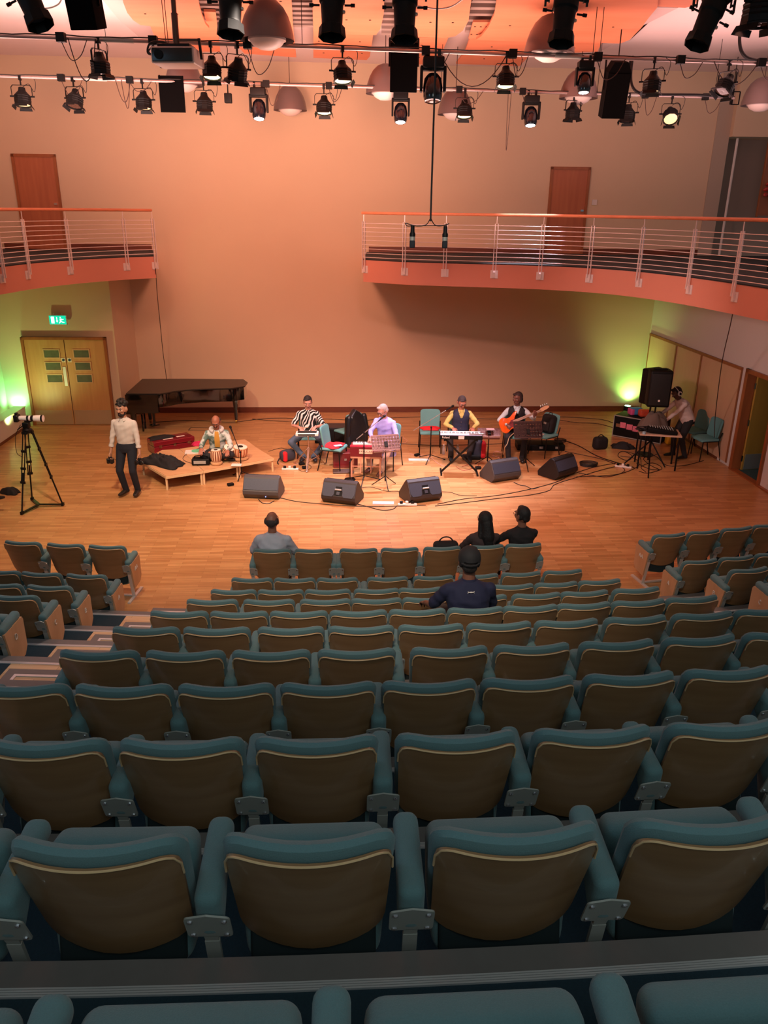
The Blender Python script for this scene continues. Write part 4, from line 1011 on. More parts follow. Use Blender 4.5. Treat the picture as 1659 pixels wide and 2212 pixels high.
def human(name, label, loc, rz, pel=(0, 0, .52), lean=5, lean2=None, side=0, yaw=0, pitch=0, roll=0, wr=None, wl=None, er=(.6, -.6, -.5), el=(-.6, -.6, -.5),
          ar=(.12, .5, .08), al=(-.12, .5, .08), kr=(.3, 1, .6), kl=(-.3, 1, .6), toe_r=None, toe_l=None, hr=None, hl=None, curl=(35, 35), fat=1.0, H=1.0,
          skin=(150, 100, 74), top=None, topcol=(200, 200, 200), sleeve=1.0, legcol=(30, 34, 46), shoe=(24, 22, 22), hair=(26, 22, 20), hairstyle='short',
          beard=None, glasses=False, topmat=None, vest=None, longtop=0.0, pants_end=1.0, sw=.19, moustache=None, hs=1.12, tuck=False, collar=False):
    t = thing(name, label, 'person', loc, rz); t.scale = (H, H, H)
    ms = mat('skin_%d_%d_%d' % skin, skin, .5, var=.05, scale=14)
    mt = topmat or mat('cloth_%d_%d_%d' % topcol, topcol, .85, var=.08, scale=10, bump=.3)
    ml = mat('trousers_%d_%d_%d' % legcol, legcol, .85, var=.12, scale=12, bump=.3)
    msh = mat('shoe_%d_%d_%d' % shoe, shoe, .4); mh = mat('hair_%d_%d_%d' % hair, hair, .7, var=.3, scale=60, bump=.5)
    if lean2 is None: lean2 = lean
    P = Vector(pel); sd = math.tan(math.radians(side))
    d1 = Vector((sd, math.sin(math.radians(lean)), math.cos(math.radians(lean)))).normalized()
    d2 = Vector((sd, math.sin(math.radians(lean2)), math.cos(math.radians(lean2)))).normalized()
    waist = P+d1*.17; chest = waist+(d1+d2).normalized()*.17; shl = chest+d2*.12; neck = shl+d2*.06
    lat = Vector((1, 0, 0)); lat = (lat-d2*lat.dot(d2)).normalized(); f2 = d2.cross(lat)*1.0; f2 = lat.cross(d2)*-1 if f2.y < 0 else f2
    SR = shl+lat*(sw-.012)-d2*.038; SL = shl-lat*(sw-.012)-d2*.038
    HR = P+Vector((.095, 0, -.02)); HL = P+Vector((-.095, 0, -.02))
    if wr is None: wr = SR+Vector((.08, .05, -.5))
    if wl is None: wl = SL+Vector((-.08, .05, -.5))
    ER, WR = ik(SR, wr, .285, .25, er); EL, WL = ik(SL, wl, .285, .25, el)
    KR, AR = ik(HR, ar, .43, .42, kr); KL, AL = ik(HL, al, .43, .42, kl)
    def torso(mb, inf, low=0.0):
        l1 = Vector((1, 0, 0)); f1 = Vector((0, math.cos(math.radians(lean)), -math.sin(math.radians(lean))))
        rings = [(P-d1*(.10+low), .13+inf+low*.2, .095+inf, f1), (P-d1*.05, .165*fat+inf, .115*fat+inf, f1), (P+d1*.03, .165*fat+inf, .118*fat+inf, f1), (waist-d1*.03, .145*fat+inf, .105*fat+inf+.01*(fat > 1.05), f1), (waist+d1*.06, .15*fat+inf, .108*fat+inf, f1),
                 (chest, .165*fat+inf, .115*fat+inf, f2), (chest+d2*.07, .172+inf, .108+inf, f2), (shl-d2*.01, .165+inf, .088+inf, f2), (shl+d2*.035, .105+inf, .068+inf, f2), (neck, .06+inf*.6, .058+inf*.6, f2)]
        if tuck and inf > 0: rings = [(P+d1*.035, .155*fat, .108*fat, f1)]+rings[3:]
        mb.loft([ering(c, lat if f is f2 else l1, f, a, b) for c, a, b, f in rings])
    # head frame
    hc = neck+d2*.09+Vector((0, .018, .082))
    HM = Euler((math.radians(-pitch), math.radians(roll), math.radians(yaw)), 'ZXY' if False else 'XYZ').to_matrix()
    HM = (Matrix.Rotation(math.radians(yaw), 3, 'Z') @ Matrix.Rotation(math.radians(-pitch), 3, 'X') @ Matrix.Rotation(math.radians(roll), 3, 'Y'))
    HM = HM @ Matrix.Scale(hs, 3)
    def h(x, y, z): return hc+HM @ Vector((x, y, z))
    b = MB(); torso(b, -.01)
    b.cone(neck-d2*.04, .062, hc-Vector((0, .0, .045)), .054)
    b.ell(hc, (.074, .095, .108), HM, 18, 12); b.ell(h(0, .028, -.055), (.056, .062, .062), HM); b.ell(h(0, .062, -.088), (.028, .03, .026), HM)
    b.cone(h(0, .088, .012), .008, h(0, .112, -.026), .014, 8); b.ell(h(0, .096, -.030), (.019, .012, .01), HM)
    b.ell(h(0, .08, .026), (.055, .018, .014), HM); b.ell(h(.036, .07, -.02), (.026, .024, .024), HM); b.ell(h(-.036, .07, -.02), (.026, .024, .024), HM)
    b.ell(h(0, .086, -.062), (.028, .014, .013), HM)
    for s in (-1, 1): b.ell(h(s*.078, -.008, -.012), (.012, .022, .034), HM)
    for S, E, Wp in ((SR, ER, WR), (SL, EL, WL)):
        b.cone(S, .046, E, .036); b.cone(E, .037, Wp, .026); b.ell(S, (.047, .046, .047))
    for Hh, K, A in ((HR, KR, AR), (HL, KL, AL)):
        b.cone(Hh, .088*fat, K, .054); b.cone(K, .054, A, .038); m = K.lerp(A, .3)+Vector((0, -.018, 0)); b.ell(m, (.05, .052, .09))
    dR = (WR-ER).normalized(); dL = (WL-EL).normalized()
    hr = hr or (dR, (0, 0, -1)); hl = hl or (dL, (0, 0, -1))
    hand(b, WR, hr[0], hr[1], 1 if len(hr) < 3 else hr[2], curl[0]); hand(b, WL, hl[0], hl[1], -1 if len(hl) < 3 else hl[2], curl[1])
    body = remesh(b, 'body', ms, t, .0068, 1)
    # eyes, brows, mouth
    e = MB()
    for s in (-1, 1): e.ell(h(s*.031, .0865, .004), (.012, .006, .0065), HM, 10, 7)
    e.build('eye', mat('eye_white', (225, 218, 210), .3), t); p = MB()
    for s in (-1, 1): p.ell(h(s*.031, .0925, .004), (.0055, .002, .0055), HM, 8, 6)
    p.build('iris', mat('dark_iris', (30, 20, 16), .2), t)
    w = MB()
    for s in (-1, 1): w.tube([h(s*.048, .084, .022), h(s*.031, .098, .030), h(s*.014, .099, .024)], .0042, 6)
    w.build('eyebrow', mh, t)
    MB().tube([h(-.024, .092, -.060), h(0, .101, -.058), h(.024, .092, -.060)], .0045, 6).build('mouth', mat('lips_%d' % skin[0], (int(skin[0]*.72), int(skin[1]*.5), int(skin[2]*.55)), .5), t)
    if beard:
        mb = MB(); mb.ell(h(0, .048, -.088), (.052, .055, .034), HM); mb.ell(h(0, .082, -.078), (.032, .026, .024), HM); mb.ell(h(.05, .02, -.05), (.014, .03, .05), HM); mb.ell(h(-.05, .02, -.05), (.014, .03, .05), HM)
        mb.tube([h(-.03, .088, -.062), h(-.016, .1, -.045), h(.016, .1, -.045), h(.03, .088, -.062)], .007, 6)
        remesh(mb, 'beard', mat('beard_hair', beard, .8), t, .007, 1)
    if moustache: MB().tube([h(-.028, .094, -.048), h(0, .104, -.042), h(.028, .094, -.048)], [.004, .008, .004], 6).build('moustache', mat('moustache_hair', moustache, .8), t)
    if glasses:
        g = MB()
        for s in (-1, 1):
            g.tube([h(s*.033+.022*math.cos(a*PI/6), .104, .002+.017*math.sin(a*PI/6)) for a in range(12)], .0022, 5, closed=True); g.tube([h(s*.055, .102, .006), h(s*.082, .0, .004)], .0022, 5)
        g.tube([h(-.012, .105, .005), h(.012, .105, .005)], .0022, 5); g.build('glasses', m_blackm, t)
    # hair
    mb = MB()
    if hairstyle == 'short':
        mb.ell(h(0, -.012, .022), (.081, .096, .098), HM, 18, 12); 
        for s in (-1, 1): mb.ell(h(s*.068, -.02, -.01), (.018, .035, .04), HM)
        mb.ell(h(0, -.07, -.03), (.06, .03, .05), HM); mb.ell(h(.02, .05, .085), (.05, .03, .022), HM)
    elif hairstyle == 'bald':
        for s in (-1, 1): mb.ell(h(s*.066, -.028, .0), (.022, .055, .045), HM)
        mb.ell(h(0, -.072, -.01), (.062, .032, .055), HM)
    elif hairstyle == 'curly':
        rr = random.Random(3); mb.ell(h(0, -.018, .062), (.080, .088, .080), HM)
        for k in range(46):
            a = rr.uniform(0, 2*PI); z = rr.uniform(.02, 1); r = math.sqrt(1-z*z)
            mb.ell(h(.082*r*math.cos(a), -.012+.095*r*math.sin(a), .062+.088*z), (.02, .02, .02), HM, 6, 5)
    elif hairstyle == 'long':
        mb.ell(h(0, -.015, .015), (.092, .105, .108), HM, 18, 12)
        mb.cone(h(0, -.06, -.02), .085, h(.01, -.10, -.20), .09); mb.cone(h(.0, -.09, -.18), .09, h(.02, -.12, -.36), .055)
        for s in (-1, 1): mb.cone(h(s*.07, -.02, -.02), .035, h(s*.075, -.05, -.22), .04)
    elif hairstyle == 'wavy':
        mb.ell(h(0, -.02, .025), (.088, .10, .10), HM, 18, 12)
        for s in (-1, 1): mb.ell(h(s*.074, -.02, -.02), (.022, .045, .06), HM)
        mb.ell(h(0, -.08, -.05), (.07, .035, .06), HM); mb.ell(h(.03, .055, .08), (.045, .03, .025), HM)
    # keep the hair off the face
    ho = remesh(mb, 'hair', mh, t, .009, 1)
    bm = bmesh.new(); bm.from_mesh(ho.data); kill = []
    Hi = HM.inverted()
    for v in bm.verts:
        q = Hi @ (v.co-hc)
        if q.y > .035 and q.z < .066 and hairstyle not in ('long',): kill.append(v)
        elif q.y > .03 and q.z < .05 and hairstyle == 'long': kill.append(v)
    bmesh.ops.delete(bm, geom=kill, context='VERTS'); bm.to_mesh(ho.data); bm.free()
    # top
    mb = MB(); torso(mb, .014, longtop*.3)
    for S, E, Wp in ((SR, ER, WR), (SL, EL, WL)):
        mb.ell(S, (.060, .058, .058)); mb.cone(neck-d2*.045, .05, S+d2*.004, .052); 
        if sleeve > .5: mb.cone(S, .059, E, .048); mb.cone(E, .048, E.lerp(Wp, min(1, (sleeve-.5)*2)*.92), .037)
        else: mb.cone(S, .061, S.lerp(E, sleeve*2), .058)
    if longtop:
        for Hh, K in ((HR, KR), (HL, KL)): mb.cone(Hh, .115, Hh.lerp(K, longtop), .10)
        mb.cone(HR.lerp(KR, longtop*.5), .1, HL.lerp(KL, longtop*.5), .1)
    rrr = random.Random(int(abs(loc[0])*97)+5)
    tp = remesh(mb, 'shirt', mt, t, .011, 2)
    # soft folds
    me = tp.data; 
    for v in me.vertices:
        q = v.co; a = math.sin(q.x*31+q.z*23)*math.sin(q.z*37-q.y*19)*.0045+math.sin(q.z*70+q.x*25)*.001
        v.co = q+v.normal*a
    # neck opening: collar band
    cb = MB(); cr = [ering(neck+d2*(-.02), lat, f2, .073, .07), ering(neck+d2*.012, lat, f2, .066, .062), ering(neck+d2*.012, lat, f2, .060, .056), ering(neck-d2*.02, lat, f2, .062, .058)]
    cb.loft(cr, cap=False); cb.build('collar', mt, t)
    if collar:
        for s in (-1, 1):
            a0 = neck+d2*.018+lat*s*.058-f2*.01; a1 = neck+d2*.004+lat*s*.02+f2*.078; a2 = neck-d2*.045+lat*s*.045+f2*.104; a3 = neck-d2*.03+lat*s*.085+f2*.045
            cf = MB(); o_ = f2*.007+d2*.006; cf.loft([[a0, a1, a2, a3], [a0+o_, a1+o_, a2+o_, a3+o_]]); cf.build('collar_flap', mt, t, smooth=False)
    if sleeve > .5 and sleeve < .95:
        for E, Wp in ((ER, WR), (EL, WL)):
            p = E.lerp(Wp, (sleeve-.5)*2*.92); u = (Wp-E).normalized(); MB().tube([p-u*.02, p+u*.022], .048, 12).build('rolled_cuff', mt, t)
    if vest:
        mb = MB(); torso(mb, .026, .02); mb.ell(SR.lerp(shl, .35), (.07, .07, .06)); mb.ell(SL.lerp(shl, .35), (.07, .07, .06)); v_ = remesh(mb, 'waistcoat', mat('waistcoat_%d' % vest[2], vest, .8, var=.1, scale=12, bump=.3), t, .011, 2)
        # V-shaped opening at the front
        bm = bmesh.new(); bm.from_mesh(v_.data); kill = [v for v in bm.verts if (v.co-shl).dot(f2) > .02 and (v.co-neck).dot(d2) > -.13 and abs((v.co-neck).dot(lat)) < .012+max(0, (v.co-neck).dot(d2)+.13)*.42]
        bmesh.ops.delete(bm, geom=kill, context='VERTS'); bm.to_mesh(v_.data); bm.free()
        bt = MB()
        for k in range(3): bt.ell(waist+d1*(.09-.07*k)+Vector((0, .148*fat+.004, 0)), (.008, .006, .008), None, 8, 6)
        bt.build('button', m_chrome, v_)
    # trousers
    mb = MB(); mb.loft([ering(P-d1*.10, Vector((1,0,0)), Vector((0,1,0)), .15*fat, .115*fat), ering(P-d1*.03, Vector((1,0,0)), Vector((0,1,0)), .175*fat, .128*fat), ering(P+d1*.07, Vector((1,0,0)), Vector((0,1,0)), .162*fat, .118*fat)])
    for Hh, K, A in ((HR, KR, AR), (HL, KL, AL)):
        mb.cone(Hh, .100*fat, K, .068); mb.cone(K, .068, K.lerp(A, pants_end*1.02), .054)
    tr = remesh(mb, 'trousers', ml, t, .011, 2)
    for A, tv in ((AR, toe_r), (AL, toe_l)):
        dv = Vector(tv) if tv else Vector((A.x*.4, 1, 0)); dv.normalize(); up = Vector((0, 0, 1)); sx = dv.cross(up).normalized(); up = sx.cross(dv)
        s = MB(); base = A-up*.055
        rings = []
        for y, a_, b_, z in ((-.06, .02, .02, .03), (-.055, .034, .035, .03), (-.02, .04, .048, .042), (.04, .042, .045, .036), (.10, .047, .034, .024), (.16, .044, .027, .018), (.20, .03, .02, .013), (.21, .01, .01, .01)):
            rings.append(ering(base+dv*y+up*z, sx, up, a_, b_, 12))
        s.loft(rings); s.build('shoe', msh, t)
    t['_'] = 0; del t['_']
    return t, dict(SR=SR, SL=SL, ER=ER, EL=EL, WR=WR, WL=WL, hc=hc, h=h, HM=HM, P=P, neck=neck, shl=shl, lat=lat, f2=f2, d2=d2, KR=KR, KL=KL, AR=AR, AL=AL, dR=dR, dL=dL)
def w2l(t, p):
    """world point to a thing's local frame"""
    rz = t.rotation_euler.z; v = Vector(p)-Vector(t.location); s = t.scale[0]
    return Vector((math.cos(-rz)*v.x-math.sin(-rz)*v.y, math.sin(-rz)*v.x+math.cos(-rz)*v.y, v.z))/s
def l2w(loc, rz, q, s=1.0):
    q = Vector(q)*s; return Vector((loc[0]+math.cos(rz)*q.x-math.sin(rz)*q.y, loc[1]+math.sin(rz)*q.x+math.cos(rz)*q.y, loc[2]+q.z))
# zebra shirt pattern
mz = mat('zebra_shirt_cloth', (240, 225, 220), .8); nt = mz.node_tree; bz = nt.nodes['Principled BSDF']
tc = [n for n in nt.nodes if n.type == 'TEX_COORD'][0]; mp = nt.nodes.new('ShaderNodeMapping'); mp.inputs['Rotation'].default_value = (0, .7, .3); mp.inputs['Scale'].default_value = (7, 6, 4)
wv = nt.nodes.new('ShaderNodeTexWave'); wv.inputs['Scale'].default_value = .9; wv.inputs['Distortion'].default_value = 15; wv.inputs['Detail'].default_value = 1.5; wv.inputs['Detail Scale'].default_value = .8
cr = nt.nodes.new('ShaderNodeValToRGB'); cr.color_ramp.interpolation = 'CONSTANT'; cr.color_ramp.elements[0].color = (.006, .006, .006, 1); cr.color_ramp.elements[1].color = (.82, .72, .70, 1); cr.color_ramp.elements[1].position = .60
nt.links.new(tc.outputs['Object'], mp.inputs[0]); nt.links.new(mp.outputs[0], wv.inputs[0]); nt.links.new(wv.outputs[0], cr.inputs[0]); nt.links.new(cr.outputs[0], bz.inputs['Base Color'])
m_kam = mat('camera_black', (18, 18, 20), .35)
# 1 standing photographer
L1 = at(284, 1070, 0)+Vector((0, .03, 0)); rz1 = PI-.12
ph, J = human('person', 'standing bearded person in white shirt and dark trousers holding a camera in each hand', L1, rz1, pel=(0, 0, .93), lean=0, H=1.0,
   ar=(.10, .0, .095), al=(-.11, -.03, .095), kr=(.25, 1, 0), kl=(-.1, 1, 0), toe_r=(.25, 1, 0), toe_l=(-.12, 1, 0), wr=(.27, .10, .80), wl=(-.27, .08, .80), er=(.6, -.8, 0), el=(-.6, -.8, 0),
   hr=((.05, .15, -1), (-1, .1, 0)), hl=((-.05, .15, -1), (1, .1, 0)), curl=(50, 50), skin=(176, 128, 104), topcol=(196, 186, 180), sleeve=.78, legcol=(24, 26, 38), shoe=(38, 28, 24), hair=(24, 18, 16), hairstyle='curly', beard=(30, 20, 16), pitch=6, yaw=-6, tuck=True, collar=True)
def camera_body(name, label, W, s=1):
    c = thing(name, label, 'camera', W, .6*s)
    MB().rbox((.13, .06, .095), .015).build('body', m_kam, c)
    MB().rbox((.055, .055, .04), .012, T=Matrix.Translation((0, 0, .058))).build('prism_housing', m_kam, c)
    MB().lathe([(.034, 0), (.036, .06), (.04, .09), (.03, .09), (0, .085)], 16, Matrix.Rotation(PI/2, 4, 'X')).build('lens', m_kam, c)
    MB().tube(spline([(.06, 0, .03), (.10, .0, -.02), (.08, .0, -.12), (.05, 0, -.15)], 5), .004, 5).build('strap', m_kam, c)
camera_body('camera', "black camera held low in the standing photographer's hand nearer the tripod", l2w(L1, rz1, (.275, .125, .68)), 1)
camera_body('camera', "black camera held in the standing photographer's hand beside the platform", l2w(L1, rz1, (-.275, .12, .68)), -1)
m_jkt = mat('green_white_mottled_jacket', (176, 186, 176), .8); nt = m_jkt.node_tree; nz = [n for n in nt.nodes if n.type == 'TEX_NOISE'][0]; nz.inputs['Scale'].default_value = 7
cr = nt.nodes.new('ShaderNodeValToRGB'); cr.color_ramp.elements[0].color = (.13, .20, .16, 1); cr.color_ramp.elements[0].position = .44; cr.color_ramp.elements[1].color = (.62, .64, .6, 1); cr.color_ramp.elements[1].position = .54
nt.links.new(nz.outputs['Fac'], cr.inputs[0]); nt.links.new(cr.outputs[0], nt.nodes['Principled BSDF'].inputs['Base Color'])
# 2 tabla player, cross-legged on the platform
PL = .29
L2 = at(466, 996, PL)+Vector((0, .28, 0)); rz2 = PI+.18
tb, J = human('person', 'balding person in pale patterned jacket over yellow shirt sitting cross-legged playing drums', L2, rz2, pel=(0, 0, .13), lean=14, lean2=24, pitch=28, yaw=-8,
   ar=(-.13, .30, .08), al=(.15, .34, .08), kr=(1, .5, .2), kl=(-1, .5, .2), toe_r=(-1, .3, 0), toe_l=(1, .3, 0), wr=(.30, .42, .30), wl=(-.20, .46, .26), er=(.5, -.3, -.9), el=(-.5, -.3, -.9),
   hr=((.1, .9, -.35), (0, -.2, -1)), hl=((.1, .9, -.3), (0, -.2, -1)), curl=(20, 20), skin=(158, 98, 74), topmat=m_jkt, hair=(52, 36, 30), hairstyle='bald', moustache=(50, 38, 32), glasses=True, legcol=(30, 28, 32))
fr = MB(); n_ = J['neck']; f_2 = J['f2']; d_2 = J['d2']; l_ = J['lat']
fr.loft([[n_-d_2*.01+f_2*.075+l_*x for x in (-.035, .035)]+[n_-d_2*.01+f_2*.06+l_*x for x in (.035, -.035)], [n_-d_2*.14+f_2*.135+l_*x for x in (-.05, .05)]+[n_-d_2*.14+f_2*.11+l_*x for x in (.05, -.05)], [n_-d_2*.34+f_2*.15+l_*x for x in (-.05, .05)]+[n_-d_2*.34+f_2*.12+l_*x for x in (.05, -.05)]])
hd = MB(); hd.tube([n_+l_*(.115*math.sin(a))-f_2*(.085*math.cos(a))-d_2*.005 for a in [math.radians(-150+300*k/16) for k in range(17)]], .034, 8); hd.build('hood', mat('pale_grey_hood', (196, 190, 186), .85, bump=.3), tb)
fr.build('yellow_shirt_front', mat('mustard_shirt', (208, 150, 62), .8), tb)
# 3 percussionist on a chair behind the drum pad
L3 = at(667, 992, 0)+Vector((0, .10, 0)); rz3 = PI+.05
pc, J3 = human('person', 'seated person in black and white zebra-striped shirt and jeans behind a drum pad', L3, rz3, pel=(0, -.05, .55), lean=6, lean2=14, pitch=22, yaw=4, fat=1.08,
   ar=(.10, .22, .095), al=(-.10, .22, .095), kr=(1, .8, .3), kl=(-1, .8, .3), toe_r=(.3, 1, 0), toe_l=(-.3, 1, 0), wr=(.17, .34, .76), wl=(-.16, .32, .76), er=(.9, -.5, -.6), el=(-.9, -.5, -.6),
   hr=((-.5, .8, -.2), (0, 0, -1)), hl=((.4, .8, -.2), (0, 0, -1)), curl=(55, 55), skin=(196, 140, 122), topmat=mz, collar=True, sleeve=.42, legcol=(78, 92, 112), hair=(36, 30, 30), shoe=(34, 30, 32))
stk = MB().tube([l2w(L3, rz3, (.14, .40, .76)), l2w(L3, rz3, (-.02, .50, .80))], .006, 6).build('drumstick', m_endwood); tag(stk, "wooden drumstick held by the person in the zebra-striped shirt", 'drumstick')
# 4 singer at the harmonium
L4 = at(830, 1022, 0)+Vector((0.02, .32, 0)); rz4 = PI-.42
sg, J4 = human('person', 'grey-haired seated person in lilac tunic leaning over a harmonium', L4, rz4, pel=(0, -.05, .58), lean=8, lean2=24, pitch=30, yaw=-20, fat=1.12,
   ar=(.16, .38, .095), al=(-.12, .46, .095), kr=(.5, 1, .5), kl=(-.5, 1, .5), wr=(.10, .46, .76), wl=(-.26, .40, .66), er=(.8, -.5, -.5), el=(-.8, -.4, -.5),
   hr=((-.1, .9, -.3), (0, 0, -1)), hl=((.0, 1, -.2), (0, 0, -1)), curl=(28, 30), skin=(190, 134, 120), topcol=(166, 162, 232), hair=(168, 150, 148), glasses=True, legcol=(214, 184, 170), longtop=.75, shoe=(90, 54, 46))
# 5 keyboard player
L5 = at(993, 992, 0)+Vector((0, .22, 0)); rz5 = PI+.02
ky, J5 = human('person', 'seated person in yellow shirt and navy waistcoat playing the keyboard', L5, rz5, pel=(0, -.05, .53), lean=6, lean2=14, pitch=34, yaw=12, fat=1.02,
   ar=(.20, .32, .095), al=(-.17, .34, .095), kr=(.4, 1, .5), kl=(-.4, 1, .5), wr=(.19, .36, .72), wl=(-.22, .36, .72), er=(.9, -.4, -.4), el=(-.9, -.4, -.4),
   hr=((-.15, 1, -.15), (0, 0, -1)), hl=((.1, 1, -.15), (0, 0, -1)), curl=(22, 22), skin=(186, 124, 104), topcol=(208, 190, 112), collar=True, vest=(44, 50, 78), hair=(70, 64, 68), glasses=True, legcol=(44, 42, 46))
# 6 bass player
L6 = at(1112, 992, 0)+Vector((0, .20, 0)); rz6 = PI-.1
bs, J6 = human('person', 'seated person in pale blue shirt and black waistcoat playing an orange bass guitar', L6, rz6, pel=(0, -.05, .58), lean=-2, lean2=4, pitch=4, yaw=-34,
   ar=(.13, .40, .095), al=(-.15, .36, .095), kr=(.3, 1, .6), kl=(-.3, 1, .6), wr=(.20, .24, .76), wl=(-.34, .36, .98), er=(1, -.6, -.2), el=(-.8, -.2, -.9),
   hr=((-.6, .4, -.5), (0, -1, -.2)), hl=((-.1, .2, 1), (.6, -.8, 0)), curl=(45, 55), skin=(112, 72, 60), topcol=(196, 212, 220), collar=True, vest=(24, 22, 28), hair=(44, 32, 32), hairstyle='wavy', legcol=(26, 24, 28))
# 7 sound engineer at the table
L7 = at(1462, 990, 0); rz7 = PI/2+.15
dj, J7 = human('person', 'person in white shirt wearing headphones bending over the mixing table', L7, rz7, pel=(0, -.10, .92), lean=22, lean2=38, pitch=34, yaw=0, fat=1.08, H=.95,
   ar=(.12, .05, .095), al=(-.14, -.10, .095), kr=(.1, 1, 0), kl=(-.1, 1, 0), wr=(.16, .62, .86), wl=(-.16, .60, .84), er=(.5, -.5, -.8), el=(-.5, -.5, -.8),
   curl=(30, 30), skin=(84, 54, 44), topcol=(205, 186, 176), legcol=(28, 28, 30), hair=(18, 15, 15), shoe=(18, 16, 16))
h = J7['h']; hp = thing('headphones', 'white over-ear headphones on the person bending over the mixing table', 'headphones', L7, rz7); hp.scale = dj.scale
MB().tube([h(.088*math.sin(a), -.01, .012+.112*math.cos(a)) for a in [math.radians(-100+200*k/14) for k in range(15)]], .008, 8).build('headband', mat('white_headphone_plastic', (225, 215, 215), .3), hp)
for s in (-1, 1):
    MB().ell(h(s*.095, -.008, -.012), (.024, .045, .05), J7['HM']).build('ear_cup', MATS['white_headphone_plastic'], hp)
    MB().ell(h(s*.116, -.008, -.012), (.006, .022, .026), J7['HM']).build('cup_badge', m_black, hp)
# audience from behind
def on_seat(row, deg, fwd=.20): return arc(ROWR[row]-fwd, deg, tread_z(row))
def audience(row, deg, label, rz_off=0, fwd=.23, **k):
    a = dict(pel=(0, 0, .50), lean=-12, lean2=-2, ar=(.13, .50, .095), al=(-.13, .50, .095), wr=(.20, .34, .52), wl=(-.20, .34, .52), er=(1, -.5, -.4), el=(-1, -.5, -.4), H=.93)
    a.update(k); return human('person', label, on_seat(row, deg, fwd), math.radians(deg)+rz_off, **a)
audience(0, 1.2, 'person in pale grey T-shirt with glasses seated at the left end of the front row', skin=(132, 88, 70), topcol=(168, 172, 184), sleeve=.42, hair=(48, 38, 36), hairstyle='bald', glasses=True, fat=1.15, sw=.205, wr=(.28, .28, .58), wl=(-.28, .28, .58), er=(.7, -.3, -1), el=(-.7, -.3, -1), legcol=(40, 40, 46), yaw=-8, H=.96)
audience(0, 7.45, 'person with long dark hair and dark grey coat seated in the front row', skin=(120, 80, 66), topcol=(58, 44, 44), sleeve=1.0, hair=(14, 11, 12), hairstyle='long', glasses=True, yaw=14, wl=(-.26, .30, .56), legcol=(34, 30, 34))
audience(0, 8.6, 'dark-haired person in black top looking left at the right end of the front row', skin=(120, 80, 64), topcol=(24, 20, 22), sleeve=1.0, hair=(18, 14, 15), yaw=30, glasses=True, wl=(-.34, .30, .66), legcol=(40, 46, 60), H=.97)
t11, J11 = audience(4, 5.42, 'person in navy polo shirt and black cap sitting alone in the fifth row', skin=(120, 76, 58), topcol=(28, 30, 58), sleeve=.42, hair=(30, 24, 22), fat=1.14, sw=.205, wl=(-.33, .34, .60), wr=(.24, .32, .55), er=(.5, -.3, -1), el=(-.7, -.4, -1), yaw=-4, H=.97, legcol=(60, 54, 48), lean=-8, lean2=4)
h = J11['h']; loc11 = tuple(t11.location); cp_ = thing('baseball_cap', 'black baseball cap worn by the person in the navy polo shirt', 'cap', loc11, t11.rotation_euler.z); cp_.scale = t11.scale
mcap = mat('black_cap_cloth', (26, 24, 26), .8, bump=.2)
mb = MB(); mb.ell(h(0, -.008, .03), (.092, .108, .10), J11['HM'], 20, 12); c_ = mb.build('crown', mcap, cp_)
bm = bmesh.new(); bm.from_mesh(c_.data); Hi = J11['HM'].inverted(); bmesh.ops.delete(bm, geom=[v for v in bm.verts if (Hi @ (v.co-J11['hc'])).z < -.005 or ((Hi @ (v.co-J11['hc'])).z < .028 and (Hi @ (v.co-J11['hc'])).y < -.06 and abs((Hi @ (v.co-J11['hc'])).x) < .04)], context='VERTS'); bm.to_mesh(c_.data); bm.free()
MB().tube([h(-.07, -.078, .012), h(-.04, -.104, .004), h(0, -.112, .002), h(.04, -.104, .004), h(.07, -.078, .012)], .010, 6).build('back_strap', mcap, cp_)
br_ = MB(); br_.loft([[h(.07*math.sin(a), .07+.03*math.cos(a)+f, .03-f*.25) for a in [math.radians(-80+160*k/10) for k in range(11)]]+[h(.07*math.sin(a), .07+.03*math.cos(a)+f, .022-f*.25) for a in [math.radians(80-160*k/10) for k in range(11)]] for f in (0, .035, .07)]); br_.build('brim', mcap, cp_)
# interlocking white mark between the shoulders
q = J11['shl']-J11['f2']*.108-J11['d2']*.02; lg = MB(); fx = J11['lat']; dz = J11['d2']; off = -J11['f2']*.012
for s in (1, -1):
    lg.tube([q+off+fx*(.020*(k/6))+dz*s*(.004+.011*(1-abs(k/6))) if False else q+off+fx*(.030*math.sin(math.radians(a)))+dz*s*(.016-.016*math.cos(math.radians(a))-.004) for k, a in enumerate(range(-80, 81, 20))], .0028, 5)
lg.build('shirt_emblem', m_letter, t11)
# person mostly outside the frame at the left
human('person', 'seated person in dark clothes cut off by the left edge, one shoe showing', (-7.35, 12.55, 0), -1.25, pel=(0, 0, .5), lean=2, ar=(.30, .62, .30), al=(-.14, .36, .095), kr=(.2, .6, 1), toe_r=(.3, 1, .2), skin=(120, 80, 64), topcol=(30, 30, 44), legcol=(22, 24, 30), wr=(.2, .50, .5))
human('person', 'person in black trousers cut off by the left edge behind the first row', (-6.72, 10.55, 0), -.9, pel=(0, 0, .5), lean=2, ar=(.10, .50, .095), al=(-.14, .36, .095), skin=(120, 80, 64), topcol=(24, 24, 30), legcol=(12, 12, 15), wr=(.2, .50, .5))
